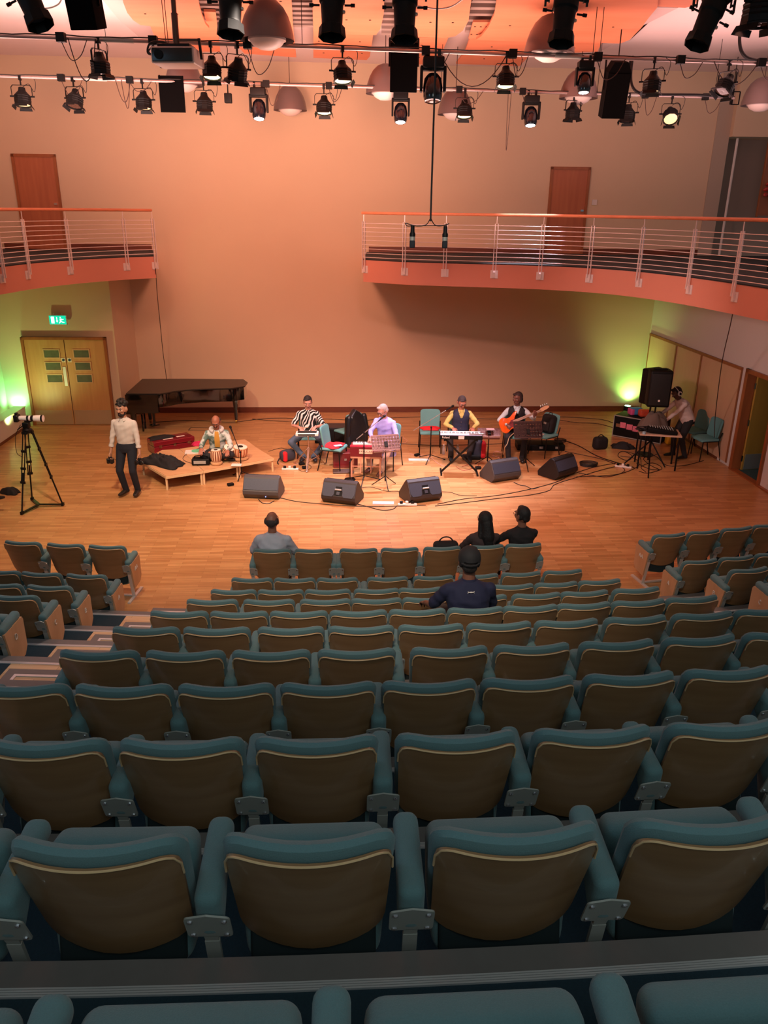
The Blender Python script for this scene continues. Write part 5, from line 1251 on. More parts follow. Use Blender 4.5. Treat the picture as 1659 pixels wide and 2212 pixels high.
# ================================================================== STAGE THINGS
def G(px, py): return at(px, py, 0)
def text_me(txt, size, m, ext=.001):
    c = bpy.data.curves.new('lettering', 'FONT'); c.body = txt; c.size = size; c.extrude = ext; c.align_x = 'CENTER'; c.align_y = 'CENTER'
    o = bpy.data.objects.new('lettering', c); C.objects.link(o); bpy.context.view_layer.update()
    me = bpy.data.meshes.new_from_object(o.evaluated_get(bpy.context.evaluated_depsgraph_get())); bpy.data.objects.remove(o); bpy.data.curves.remove(c)
    me.materials.clear(); me.materials.append(m); return me
# ---- stacking chairs
m_cteal = mat('chair_teal_fabric', (96, 148, 148), .9, var=.08, scale=90, bump=.15)
_v, _f2 = fplate(.44, .42, .07, .045, .02, .0, 0, .94, .0, .035, lean=math.radians(10))
CB_ME = me_of(MB().add(_v, _f2).build('backrest', m_cteal, link=False))
CS_ME = me_of(MB().rbox((.46, .44, .06), .028, fn=lambda p: (p[0], p[1], p[2]-.25*max(0, p[1]-.12)**1.5*1.6)).build('seat', m_cteal, link=False))
mb = MB()
for sx in (-1, 1):
    mb.tube([(sx*.22, .18, .43), (sx*.235, .21, .0)], .0115, 8)
mb.tube([(-.22, .18, .43), (.22, .18, .43)], .0115, 8); FL_ME = me_of(mb.build('front_leg', m_blackm, link=False))
mb = MB()
for sx in (-1, 1):
    mb.tube([(sx*.235, -.27, .0), (sx*.225, -.17, .43), (sx*.225, -.23, .62)], .0115, 8); mb.tube([(sx*.225, -.17, .43), (sx*.22, .18, .43)], .0115, 8)
mb.tube([(-.225, -.17, .43), (.225, -.17, .43)], .0115, 8); BL_ME = me_of(mb.build('rear_frame', m_blackm, link=False))
def chair(loc, rz, label):
    t = thing('stacking_chair', label, 'chair', (loc[0], loc[1], 0), rz, 'teal stacking chairs on the stage')
    child('seat', CS_ME, t, (0, .0, .455)); child('backrest', CB_ME, t, (0, -.245, .47)); child('front_leg', FL_ME, t); child('rear_frame', BL_ME, t); return t
def behind(L, rz, d=.10): return (L[0]+math.sin(rz)*d, L[1]-math.cos(rz)*d)
chair(behind(L3, rz3, .08), rz3, 'stacking chair under the person in the zebra-striped shirt')
chair(behind(L4, rz4, .08), rz4, 'stacking chair under the person in the lilac tunic')
chair(behind(L5, rz5, .08), rz5, 'stacking chair under the keyboard player')
chair(behind(L6, rz6, .08), rz6, 'stacking chair under the bass guitar player')
c1 = G(722, 1012); chair(c1, -1.85, 'teal chair with a red cloth between the drum pad and the harmonium')
c2 = G(752, 974); chair(c2, .7, 'teal chair with a black jacket over its back behind the harmonium')
c5 = G(928, 974); chair(c5, PI, 'empty teal chair with folded red cloth beside the keyboard')
c8 = G(1172, 982); chair(c8, 2.25, 'teal chair holding a black backpack beside the bass player')
chair(G(1494, 972), 1.9, 'green chair behind the person with headphones, farther one')
chair(G(1517, 990), 1.75, 'green chair nearest the doorway on the right')
# ---- cloths
def lump(name, label, cat, loc, size, m, rz=0, seed=1, folds=7, amp=.25):
    """loose cloth: a creased mound with an irregular hem"""
    rr = random.Random(seed); ph = [rr.uniform(0, 6.3) for _ in range(12)]; N, K = 44, 16; mb = MB(); v = []; f = []
    sx, sy, sz = size
    def hgt(x, y, r):
        w = abs(math.sin(folds*.55*(x*.9+y*.5)+ph[0]+1.2*math.sin(3*y+ph[1])))+.6*abs(math.sin(folds*(x*.4-y*.8)+ph[2]+math.sin(4*x+ph[3])))+.25*math.sin(folds*2.3*(x+y)+ph[4])
        return sz*((1-r**3)*(1-amp+amp*w*.9)+.05)
    for i in range(K+1):
        r = i/K
        for k in range(N):
            a = 2*PI*k/N; e = 1+.10*math.sin(3*a+ph[5])+.07*math.sin(5*a+ph[6])+.04*math.sin(9*a+ph[7])
            c_, s_ = math.cos(a), math.sin(a); q = 1/max(abs(c_), abs(s_))**.6
            x = c_*r*e*q; y = s_*r*e*q; v.append((x*sx/2, y*sy/2, max(.004, hgt(x, y, r))))
    for i in range(K):
        for k in range(N): f.append((i*N+k, i*N+(k+1) % N, (i+1)*N+(k+1) % N, (i+1)*N+k))
    b0 = len(v)
    for k in range(N): v.append((v[K*N+k][0]*.97, v[K*N+k][1]*.97, .001))
    for k in range(N): f.append((K*N+k, K*N+(k+1) % N, b0+(k+1) % N, b0+k))
    f.append(tuple(b0+k for k in range(N-1, -1, -1))); mb.add(v, f)
    o = mb.build(name, m, loc=loc, rot=(0, 0, rz), ang=180); tag(o, label, cat); return o
def old_lump(name, label, cat, loc, size, m, rz=0, seed=1, folds=7, amp=.25):
    rr = random.Random(seed); ph = [rr.uniform(0, 6.3) for _ in range(8)]
    def fn(p):
        x, y, z = p[0]/size[0]*2, p[1]/size[1]*2, p[2]
        a = math.sin(folds*x+ph[0]+2*y)*math.cos(folds*.7*y+ph[1])+.5*math.sin(folds*2.1*y+ph[2]-x*3)
        k = 1-amp*.3*(math.sin(3*math.atan2(y, x)+ph[3])+math.sin(5*math.atan2(y, x)+ph[4]))
        return (p[0]*k, p[1]*k, (z+size[2]/2)*(1+amp*a) if z > 0 else 0)
    mb = MB(); mb.rbox(size, min(size)*.45, fn=fn, seg=8)
    o = mb.build(name, m, loc=loc, rot=(0, 0, rz)); tag(o, label, cat); return o
m_red = mat('red_cloth', (206, 30, 40), .85, var=.1, scale=14, bump=.3); m_blk = mat('black_cloth', (16, 15, 17), .8, var=.2, scale=14, bump=.4)
def on_chair(c, rz, q): return l2w((c[0], c[1], 0), rz, q)
lump('red_cloth', 'bright red cloth spread on the teal chair beside the harmonium', 'cloth', on_chair(c1, -1.85, (.0, -.02, .487)), (.46, .42, .04), m_red, -1.85, 3)
lump('red_cloth', 'folded red cloth on the empty teal chair beside the keyboard', 'cloth', on_chair(c5, PI, (0, -.03, .487)), (.42, .26, .06), m_red, 0, 5, 4, .1)
pp = on_chair(c1, -1.85, (.1, .12, .525)); tag(MB().cbox((0, 0, 0), (.16, .10, .008)).build('paper_sheet', mat('lilac_paper', (200, 190, 225), .7), loc=pp, rot=(0, 0, .4), smooth=False), 'lilac paper lying on the red cloth on the teal chair', 'paper')
# jacket draped over chair 2
jk = thing('black_jacket', 'black leather jacket draped over the chair back behind the harmonium', 'jacket', (c2[0], c2[1], 0), .7)
def jf(p):
    x, y, z = p; z0 = .60+z
    w = 1.12-.95*max(0, z)**1.3*1.6+.25*max(0, -z)
    return (x*w+.03*math.sin(z*11+1)+.06*max(0, -z), y*(1+.6*max(0, -z))-.255+.035*math.sin(x*26+z*9)-.10*max(0, -z), z0+.045*math.sin(x*13+1)-.25*abs(x)**1.5)
MB().rbox((.50, .18, .70), .085, fn=jf, seg=9).build('jacket_body', mat('black_leather', (24, 24, 27), .35, bump=.3), jk)
MB().cone((.2, -.3, .82), .06, (.26, -.36, .42), .05).build('sleeve', MATS['black_leather'], jk); MB().cone((-.2, -.3, .82), .06, (-.24, -.30, .45), .05).build('sleeve', MATS['black_leather'], jk)
# ---- decks
m_deck = wood('deck_ply', (206, 160, 116), (194, 146, 102), .5, 2, 10, 2); m_edge = mat('deck_edge_pale', (214, 180, 136), .5)
for lab, P in (('left trestle deck under the black jacket', [(306, 996), (358.6, 1028), (437, 1016.5), (386, 970), (350, 972)]), ('middle trestle deck under the radio bag and small drum', [(439, 1016), (514.5, 1003), (471, 957), (388, 969.5)]), ('right trestle deck under the tabla drums', [(517, 1002.6), (590.5, 989), (553, 966), (529, 948.5), (473, 956.5)])):
    W3 = [at(x, y, PL) for x, y in P]; Q = ccw([tuple(p[:2]) for p in W3]); t = thing('trestle_deck', lab, 'stage deck', (W3[0].x, W3[0].y, 0), 0, 'low trestle decks'); o0 = W3[0]
    Q = [(a-o0.x, b-o0.y) for a, b in Q]
    MB().prism(Q, PL-.025, PL).build('deck_top', m_deck, t, smooth=False)
    f = MB(); n = len(Q)
    for k in range(n):
        a, b = Q[k], Q[(k+1) % n]; f.bar((a[0], a[1], PL-.035), (b[0], b[1], PL-.035), .022, .045)
    f.build('edge_rail', m_edge, t, smooth=False)
    cx_ = sum(q[0] for q in Q)/n; cy_ = sum(q[1] for q in Q)/n
    for a, b in Q[:5]:
        a2 = a+(cx_-a)*.04; b2 = b+(cy_-b)*.04; MB().bar((a2, b2, 0), (a2, b2, PL-.04), .035).build('leg', m_edge, t, smooth=False)
jl = at(352, 1000, PL); lump('black_coat', 'crumpled black coat lying on the left deck', 'coat', (jl.x, jl.y, PL), (.98, .52, .13), m_blk, -.55, 9, 9, .55)
# ---- grand piano
m_pn = mat('piano_lacquer', (12, 10, 9), .06, coat=.6); m_lid = mat('satin_lid', (46, 38, 32), .35)
LZ = 1.02
lid = [(271.8, 849.8), (344, 850), (360, 848), (375, 845), (400, 842), (442, 839.5), (500, 838), (529, 834), (535, 826), (525.5, 819), (400, 818), (307.5, 818.3)]
P3 = [at(x, y, LZ) for x, y in lid]; o0 = P3[0]; t = thing('grand_piano', 'closed black grand piano against the back wall at the left', 'piano', (o0.x, o0.y, 0))
Q = ccw([(p.x-o0.x, p.y-o0.y) for p in P3]); cxp = sum(q[0] for q in Q)/len(Q); cyp = sum(q[1] for q in Q)/len(Q)
MB().prism(Q, LZ-.025, LZ).build('lid', m_lid, t, smooth=False)
Qi = [(cxp+(a-cxp)*.975, cyp+(b-cyp)*.95) for a, b in Q]; Qi[0:0] = []
MB().prism(Qi, .70, LZ-.035).build('case', m_pn, t, ang=50)
br = [(.02, .02), (.70, .02), (.70, .06), (.62, 1.6), (.02, 1.75)]
MB().box((-.02, -.02, .58), (.70, .10, LZ-.03)).build('cheek_side', m_pn, t, smooth=False)
MB().box((-.24, .0, .60), (.04, 1.55, .74)).build('key_bed', m_pn, t, smooth=False); MB().box((-.2, .08, .74), (-.04, 1.45, .765)).build('keys', mat('ivory_keys', (225, 215, 200), .3), t, smooth=False)
il = MB(); il.bar((.95, .2, .80), (2.1, .52, .80), .02, .16); 
for lx, ly in ((-.02+.1, .12), (.08, 1.35), (2.17, 1.42)):
    w = Vector((lx, ly, 0))
    MB().loft([ering(Vector((lx, ly, z)), Vector((1,0,0)), Vector((0,1,0)), a, a, 8, 6) for z, a in ((.08, .035), (.30, .045), (.52, .06), (.62, .08), (.72, .09))]).build('leg', m_pn, t, smooth=False)
    MB().tube([(lx-.02, ly, .045), (lx+.02, ly, .045)], .045, 12).bar((lx, ly, .04), (lx, ly, .10), .03).build('caster', mat('brass', (200, 160, 80), .3, 1.0), t)
MB().bar((.35, .75, .10), (.35, .75, .70), .05).bar((.28, .68, .10), (.42, .82, .10), .12, .03).build('pedal_lyre', m_pn, t, smooth=False)
st = thing('piano_stool', 'dark padded stool in front of the piano keyboard behind the photographer', 'stool', (G(283, 935).x, G(283, 935).y+.25, 0), .1)
MB().rbox((.6, .36, .09), .03, T=Matrix.Translation((0, 0, .46))).build('seat', mat('brown_vinyl', (70, 46, 30), .5), st)
for sx in (-1, 1):
    for sy in (-1, 1): MB().bar((sx*.24, sy*.13, 0), (sx*.24, sy*.13, .42), .04).build('leg', m_pn, st, smooth=False)
# ---- red trunk, black cover, pink cloth behind the decks
a = G(320, 987); b = G(408, 972); ang = math.atan2(b.y-a.y, b.x-a.x); mid = (a+b)/2
t = thing('instrument_case', 'long dark red instrument trunk with silver latches behind the left deck', 'trunk', (mid.x, mid.y+.25, 0), ang); L_ = (b-a).length
m_trunk = mat('glossy_maroon', (122, 22, 34), .25, coat=.3)
MB().rbox((L_, .42, .15), .012, T=Matrix.Translation((0, 0, .10))).build('base', m_trunk, t); MB().rbox((L_, .42, .10), .012, T=Matrix.Translation((0, 0, .235))).build('lid', m_trunk, t)
for k in range(3): MB().cbox((-.32+.32*k, -.215, .18), (.06, .012, .06)).build('latch', m_chrome, t, smooth=False)
MB().box((-.2, -.1, .286), (.02, -.05, .289)).box((.12, -.06, .286), (.3, 0, .289)).build('paper_label', m_letter, t, smooth=False)
q = l2w((mid.x, mid.y+.25, 0), ang, (-.18, .08, .287)); lump('black_cover', 'folded black cover lying on the red trunk', 'cover', q, (.55, .30, .05), m_blk, ang, 12, 3, .12)
q = at(428, 960, .3); t = lump('pink_cloth', 'crimson cloth beside the drummer on the decks', 'cloth', (q.x, q.y, PL), (.26, .2, .07), mat('crimson_cloth', (190, 24, 74), .8), .2, 15, 5, .3)
# ---- tabla set
m_drumw = mat('drum_strap_stripes', (196, 130, 84), .5); nt = m_drumw.node_tree; bz = nt.nodes['Principled BSDF']; tc = [n for n in nt.nodes if n.type == 'TEX_COORD'][0]
def radial_stripes(m, ca, cb_, n):
    nt = m.node_tree; bz = nt.nodes['Principled BSDF']; tc = [x for x in nt.nodes if x.type == 'TEX_COORD'][0]
    sp = nt.nodes.new('ShaderNodeSeparateXYZ'); at2 = nt.nodes.new('ShaderNodeMath'); at2.operation = 'ARCTAN2'; mu = nt.nodes.new('ShaderNodeMath'); mu.operation = 'MULTIPLY'; mu.inputs[1].default_value = n
    sn = nt.nodes.new('ShaderNodeMath'); sn.operation = 'SINE'; cr = nt.nodes.new('ShaderNodeValToRGB'); cr.color_ramp.interpolation = 'CONSTANT'
    cr.color_ramp.elements[0].color = (*[s2l(c) for c in ca], 1); cr.color_ramp.elements[1].color = (*[s2l(c) for c in cb_], 1); cr.color_ramp.elements[1].position = .55
    ad = nt.nodes.new('ShaderNodeMath'); ad.operation = 'MULTIPLY_ADD'; ad.inputs[1].default_value = .5; ad.inputs[2].default_value = .5
    nt.links.new(tc.outputs['Object'], sp.inputs[0]); nt.links.new(sp.outputs[1], at2.inputs[0]); nt.links.new(sp.outputs[0], at2.inputs[1]); nt.links.new(at2.outputs[0], mu.inputs[0]); nt.links.new(mu.outputs[0], sn.inputs[0]); nt.links.new(sn.outputs[0], ad.inputs[0]); nt.links.new(ad.outputs[0], cr.inputs[0]); nt.links.new(cr.outputs[0], bz.inputs['Base Color'])
radial_stripes(m_drumw, (128, 66, 40), (226, 186, 150), 14)
m_drumb = mat('copper_drum_stripes', (190, 120, 80), .3); radial_stripes(m_drumb, (176, 96, 60), (230, 180, 140), 16)
def tabla(px, py, r, hh, lab, prof, m, tx=0, ty=0):
    p = at(px, py, PL); t = thing('tabla_drum', lab, 'drum', (p.x, p.y, PL), 0, 'tabla drums on the deck')
    MB().lathe([(r*.9, 0), (r*1.1, .02), (r*1.1, .045), (r*.85, .06)], 20).build('ring_cushion', m_deck, t)
    T = Matrix.Translation((0, 0, .05)) @ Matrix.Rotation(tx, 4, 'X') @ Matrix.Rotation(ty, 4, 'Y')
    b = MB().lathe([(a_*r, z*hh) for a_, z in prof], 26).build('shell', m, t); b.matrix_local = T
    h_ = MB().lathe([(0, hh*1.0+.004), (r*.62, hh+.004), (r*.86, hh+.002), (r*prof[-1][0]*.99, hh-.004)], 26, caps=False).build('drum_head', mat('pale_drum_skin', (236, 218, 200), .5), t); h_.matrix_local = T
    s_ = MB().lathe([(0, hh+.009), (r*.34, hh+.008), (r*.36, hh+.004)], 20, caps=False).build('black_spot', m_black, h_)
    rg = MB(); rg.tube([(r*prof[-1][0]*math.cos(a), r*prof[-1][0]*math.sin(a), hh-.008) for a in [2*PI*k/26 for k in range(26)]], .008, 6, closed=True); rg = rg.build('braided_rim', m_deck, t); rg.matrix_local = T
    return t
tabla(468, 1003, .105, .24, 'small striped wooden tabla drum nearest the front edge of the deck', [(.75, 0), (.98, .25), (1.08, .5), (.98, .78), (.82, 1)], m_drumw)
tabla(492, 992, .125, .24, 'tilted striped wooden tabla drum between the other two drums', [(.8, 0), (1.05, .3), (1.05, .6), (.75, 1)], m_drumw, .35, .28)
tabla(519, 992, .15, .22, 'largest copper-coloured drum with a wide white head', [(.45, 0), (.85, .2), (1.0, .5), (1.0, .8), (.93, 1)], m_drumb, .12, .1)
q = at(435, 1003, PL); t = thing('radio_case', 'small black electronic box with handle on the middle deck', 'electronic box', (q.x, q.y, PL), .1)
MB().rbox((.34, .2, .12), .02, T=Matrix.Translation((0, 0, .07))).build('case', m_black, t); MB().tube(spline([(-.12, 0, .13), (-.1, 0, .17), (.1, 0, .17), (.12, 0, .13)], 4), .01, 6).build('handle', m_black, t); MB().box((-.13, -.106, .04), (.1, -.1, .1)).build('control_panel', m_brk, t, smooth=False)
q = at(422, 977, PL); tag(MB().box((-.2, -.12, 0), (.2, .12, .02)).build('music_book', m_letter, loc=(q.x, q.y, PL), rot=(0, 0, .15), smooth=False), 'white book lying on the deck in front of the drummer', 'book')
tag(MB().lathe([(.10, 0), (.10, .012), (0, .014)], 20).build('green_pad', mat('mint_green_pad', (110, 196, 150), .6), loc=(q.x+.02, q.y+.02, PL+.02)), 'round mint green pad on the white book', 'pad')
q = at(511, 1006, PL); tag(MB().rbox((.2, .12, .03), .012, T=Matrix.Translation((0, 0, .015))).build('white_box', m_letter, loc=(q.x, q.y, PL)), 'small white box at the deck edge between the drums and microphone stand', 'box')
# ---- microphone stands
def mic(mb, p, d, s=1):
    p = Vector(p); d = Vector(d).normalized(); mb.cone(p, .011*s, p+d*.13*s, .016*s, 8); mb.cone(p+d*.15*s, .026*s, p+d*.165*s, .024*s, 10)
def mic_stand(base, h, boom0, boom1, lab, legs=.3, col=None, rot0=.4):
    t = thing('microphone_stand', lab, 'microphone stand', base); base = Vector(base)
    MB().tube([(0, 0, .10), (0, 0, h)], .011, 8).tube([(0, 0, .09), (0, 0, h*.55)], .014, 8).build('pole', m_blackm, t)
    for k in range(3):
        a = rot0+k*2*PI/3; MB().tube([(0, 0, .13), (legs*math.cos(a), legs*math.sin(a), .012)], .009, 6).cone((legs*.95*math.cos(a), legs*.95*math.sin(a), .014), .013, (legs*math.cos(a), legs*math.sin(a), .013), .013, 6).build('leg', m_blackm, t)
    if boom0 is not None:
        a = Vector(boom0)-base; b = Vector(boom1)-base
        MB().tube([a, b], .008, 8).build('boom', col or m_chrome, t); d = (b-a).normalized(); mb = MB(); mic(mb, b, d); mb.build('microphone', m_black, t)
        MB().ell((0, 0, h), (.02, .02, .025)).build('clutch', m_black, t)
    return t
b = G(522, 1032); mic_stand(b, .52, (b.x, b.y, .52), tuple(Vector((b.x-.16, b.y+.22, .82))), 'short microphone stand at the front edge of the decks beside the drums', .24, m_blackm)
b = G(786, 1041); mic_stand(b, .98, tuple(aty(770, 949, b.y+.02)), tuple(aty(817, 910, b.y+.22)), 'microphone stand with silver boom in front of the lilac-dressed singer', .34)
b = G(929, 995); mic_stand(b, .72, tuple(aty(893, 930, b.y)), tuple(aty(964, 886, b.y+.05)), 'microphone stand with long silver boom in front of the chair with folded red cloth', .32, rot0=.2)
b = G(756, 1036); t = thing('short_microphone_stand', 'low microphone stand at the left side of the harmonium', 'microphone stand', b)
MB().tube([(0, 0, .02), (0, 0, .36)], .009, 8).build('pole', m_blackm, t); MB().lathe([(.11, 0), (.11, .012), (.02, .03)], 16).build('base', m_black, t); mb = MB(); mic(mb, (0, 0, .36), (.2, .9, .2), 1.2); mb.build('microphone', m_black, t)
b = G(706, 1020)+Vector((.25, .5, 0))
# ---- music stands
def music_stand(base, h, lab, w=.5, hh=.32, rz=0, tilt=25, m=None, holes=True, top=None):
    t = thing('music_stand', lab, 'music stand', base, rz); m = m or m_blackm
    MB().tube([(0, 0, .16), (0, 0, h)], .011, 8).tube([(0, 0, .12), (0, 0, h*.6)], .015, 8).build('pole', m_blackm, t)
    for k in range(3):
        a = .5+k*2*PI/3; MB().tube([(0, 0, .22), (.27*math.cos(a), .27*math.sin(a), .012)], .009, 6).build('leg', m_blackm, t)
    T = Matrix.Translation((0, .0, h)) @ Matrix.Rotation(math.radians(-tilt), 4, 'X')
    d = MB()
    nx, nz = 9, 4
    # perforated desk: bars around holes
    cw = w/nx; ch = hh/nz
    for i in range(nx+1): d.cbox((-w/2+i*cw, 0, .02), (cw*.80, .004, hh), T)
    for j in range(nz+1): d.cbox((0, 0, .02-hh/2+j*ch), (w+cw*.6, .004, ch*.76), T)
    d.cbox((0, .03, -hh/2-.02), (w, .06, .006), T); d.build('desk', m, t, smooth=False)
    MB().cbox((0, -.02, -.02), (.06, .03, .10), T).build('tilt_joint', m_black, t, smooth=False)
    return t
music_stand(G(832, 1052), .86, 'perforated music stand in front of the lilac-dressed singer', .50, .26, .25, 35, mat('pinkish_stand_metal', (126, 96, 92), .4, .5))
music_stand(G(1052, 1008), .72, 'low open music stand between the keyboard and the bass player', .42, .2, 0, 60, mat('brown_stand_metal', (110, 70, 62), .4, .5))
music_stand(G(1134, 1012), .80, 'large dark music stand in front of the bass player', .54, .30, .1, 30, mat('dark_brown_stand_metal', (62, 44, 42), .4, .5))
b = G(1052, 1008); tag(MB().cbox((0, 0, 0), (.16, .10, .012)).build('small_tablet', mat('pink_white_paper', (220, 180, 185), .5), loc=(b.x+.02, b.y+.0, .80), smooth=False), 'small pale sheet balanced on the low music stand', 'paper')
# ---- drum pad on its stand
b = G(677, 1012); t = thing('drum_pad', 'white-edged electronic drum pad in front of the zebra-striped shirt', 'drum pad', (b.x-.12, b.y+.12, .70), .05)
R = Matrix.Rotation(math.radians(-5), 4, 'X')
MB().rbox((.46, .30, .06), .015, T=R).build('housing', m_letter, t); MB().box((-.19, -.10, .026), (.19, .11, .032), R).build('pad_surface', m_black, t, smooth=False); MB().box((-.18, -.154, -.014), (.16, -.149, .012), R).build('front_panel', m_black, t, smooth=False)
t = thing('drum_stand', 'chrome double-braced tripod stand under the drum pad', 'stand', (b.x-.10, b.y+.10, 0), .2)
m_pol = mat('warm_chrome', (205, 180, 165), .25, .9)
MB().tube([(0, 0, .08), (0, 0, .66)], .012, 10).build('pole', m_pol, t)
for k in range(3):
    a = .3+k*2*PI/3; c_, s_ = math.cos(a), math.sin(a)
    l = MB()
    for o_ in (-.012, .012): l.tube([(o_*s_, -o_*c_, .42), (.36*c_+o_*s_, .36*s_-o_*c_, .015)], .009, 6)
    l.tube([(0, 0, .12), (.20*c_, .20*s_, .2)], .006, 6); l.cone((.35*c_, .35*s_, .018), .017, (.38*c_, .38*s_, .017), .017, 6); l.build('leg', m_pol, t)
# ---- harmonium on folding stand
b = G(791, 1033); hrz = -.05; hb = (b.x, b.y+.16, 0)
t = thing('folding_stand', 'pale wooden folding stand under the harmonium', 'stand', hb, hrz); m_lw = mat('pinkish_beech', (206, 140, 112), .5)
for sx in (-1, 1):
    MB().bar((sx*.28, -.15, 0), (sx*.28, -.15, .42), .03).bar((sx*.28, .2, 0), (sx*.28, .2, .42), .03).bar((sx*.28, -.15, .2), (sx*.28, .2, .2), .02).build('side_frame', m_lw, t, smooth=False)
MB().bar((-.30, -.15, .42), (.30, -.15, .42), .03).bar((-.30, .2, .42), (.30, .2, .42), .03).bar((-.28, -.15, .24), (.28, -.15, .24), .016).bar((-.1, -.15, .42), (-.1, -.15, .1), .018).bar((.1, -.15, .42), (.1, -.15, .1), .018).build('cross_bars', m_lw, t, smooth=False)
m_harm = mat('maroon_varnish', (110, 28, 34), .3, coat=.2)
t = thing('harmonium', 'maroon harmonium with white keys and a pale name plate', 'harmonium', (hb[0], hb[1], .437), hrz)
MB().rbox((.62, .34, .20), .012, T=Matrix.Translation((0, 0, .10))).build('case', m_harm, t)
MB().prism([(-.32, -.18), (.32, -.18), (.26, .02), (-.26, .02)], -.006, .006, Matrix.Translation((0, -.01, .12)) @ Matrix.Rotation(PI/2, 4, 'X')).build('bellows_board', m_harm, t, smooth=False)
MB().box((-.27, -.02, .2), (.27, .13, .222)).build('white_keys', mat('white_keys', (232, 222, 214), .3), t, smooth=False)
k = MB()
for i in range(22):
    if i % 7 not in (2, 6): k.box((-.258+i*.0245, .05, .222), (-.246+i*.0245, .13, .234))
k.build('black_keys', m_black, t, smooth=False)
MB().box((-.31, -.17, .2), (.31, -.05, .21)).build('top_cover', mat('crimson_top', (176, 24, 48), .4), t, smooth=False)
MB().box((-.13, -.185, .07), (.13, -.178, .155)).build('name_plate', mat('cream_plate', (232, 204, 178), .5), t, smooth=False)
child('lettering', text_me('PAVUCAR', .058, mat('faded_brown_ink', (104, 62, 56), .6)), t, (0, -.187, .113), (PI/2, 0, 0))
# ---- keyboard and X stand
kb = at(995, 941, .78); t = thing('electronic_keyboard', 'black and silver electronic keyboard in front of the navy waistcoat', 'keyboard', (kb.x, kb.y, .74), -.02)
t.scale = (.88, 1, 1)
MB().rbox((.96, .30, .085), .012, T=Matrix.Translation((0, 0, .04))).build('housing', m_black, t); MB().box((-.45, -.02, .083), (.45, .13, .096)).build('white_keys', MATS['white_keys'], t, smooth=False)
k = MB()
for i in range(36):
    if i % 7 not in (2, 6): k.box((-.44+i*.0248, -.02, .096), (-.427+i*.0248, .06, .106))
k.build('black_keys', m_black, t, smooth=False)
MB().box((-.46, -.145, .083), (.46, -.03, .087)).build('control_panel', mat('silver_lilac_panel', (190, 184, 204), .35, .2), t, smooth=False)
child('lettering', text_me('Roland', .06, m_letter), t, (-.34, -.152, .04), (PI/2, 0, 0)); MB().box((-.06, -.154, .012), (.07, -.15, .07)).build('sticker', mat('pale_sticker', (225, 200, 190), .5), t, smooth=False)
tag(MB().rbox((.3, .03, .03), .012).build('silver_rod', m_chrome, loc=(kb.x+.30, kb.y-.12, .845)), 'short silver bar resting on the right end of the keyboard', 'rod')
t = thing('keyboard_stand', 'black crossed-leg stand under the electronic keyboard', 'stand', (kb.x, kb.y+.0, 0), -.02)
for y, s in ((-.02, 1), (.03, -1)):
    MB().bar((-s*.36, y, .03), (s*.32, y, .72), .035, .035).build('crossed_leg', m_blackm, t, smooth=False)
    MB().bar((-s*.36, -.2, .018), (-s*.36, .2, .018), .035).build('foot', m_blackm, t, smooth=False); MB().bar((s*.32, -.16, .722), (s*.32, .16, .722), .03).build('support_arm', m_blackm, t, smooth=False)
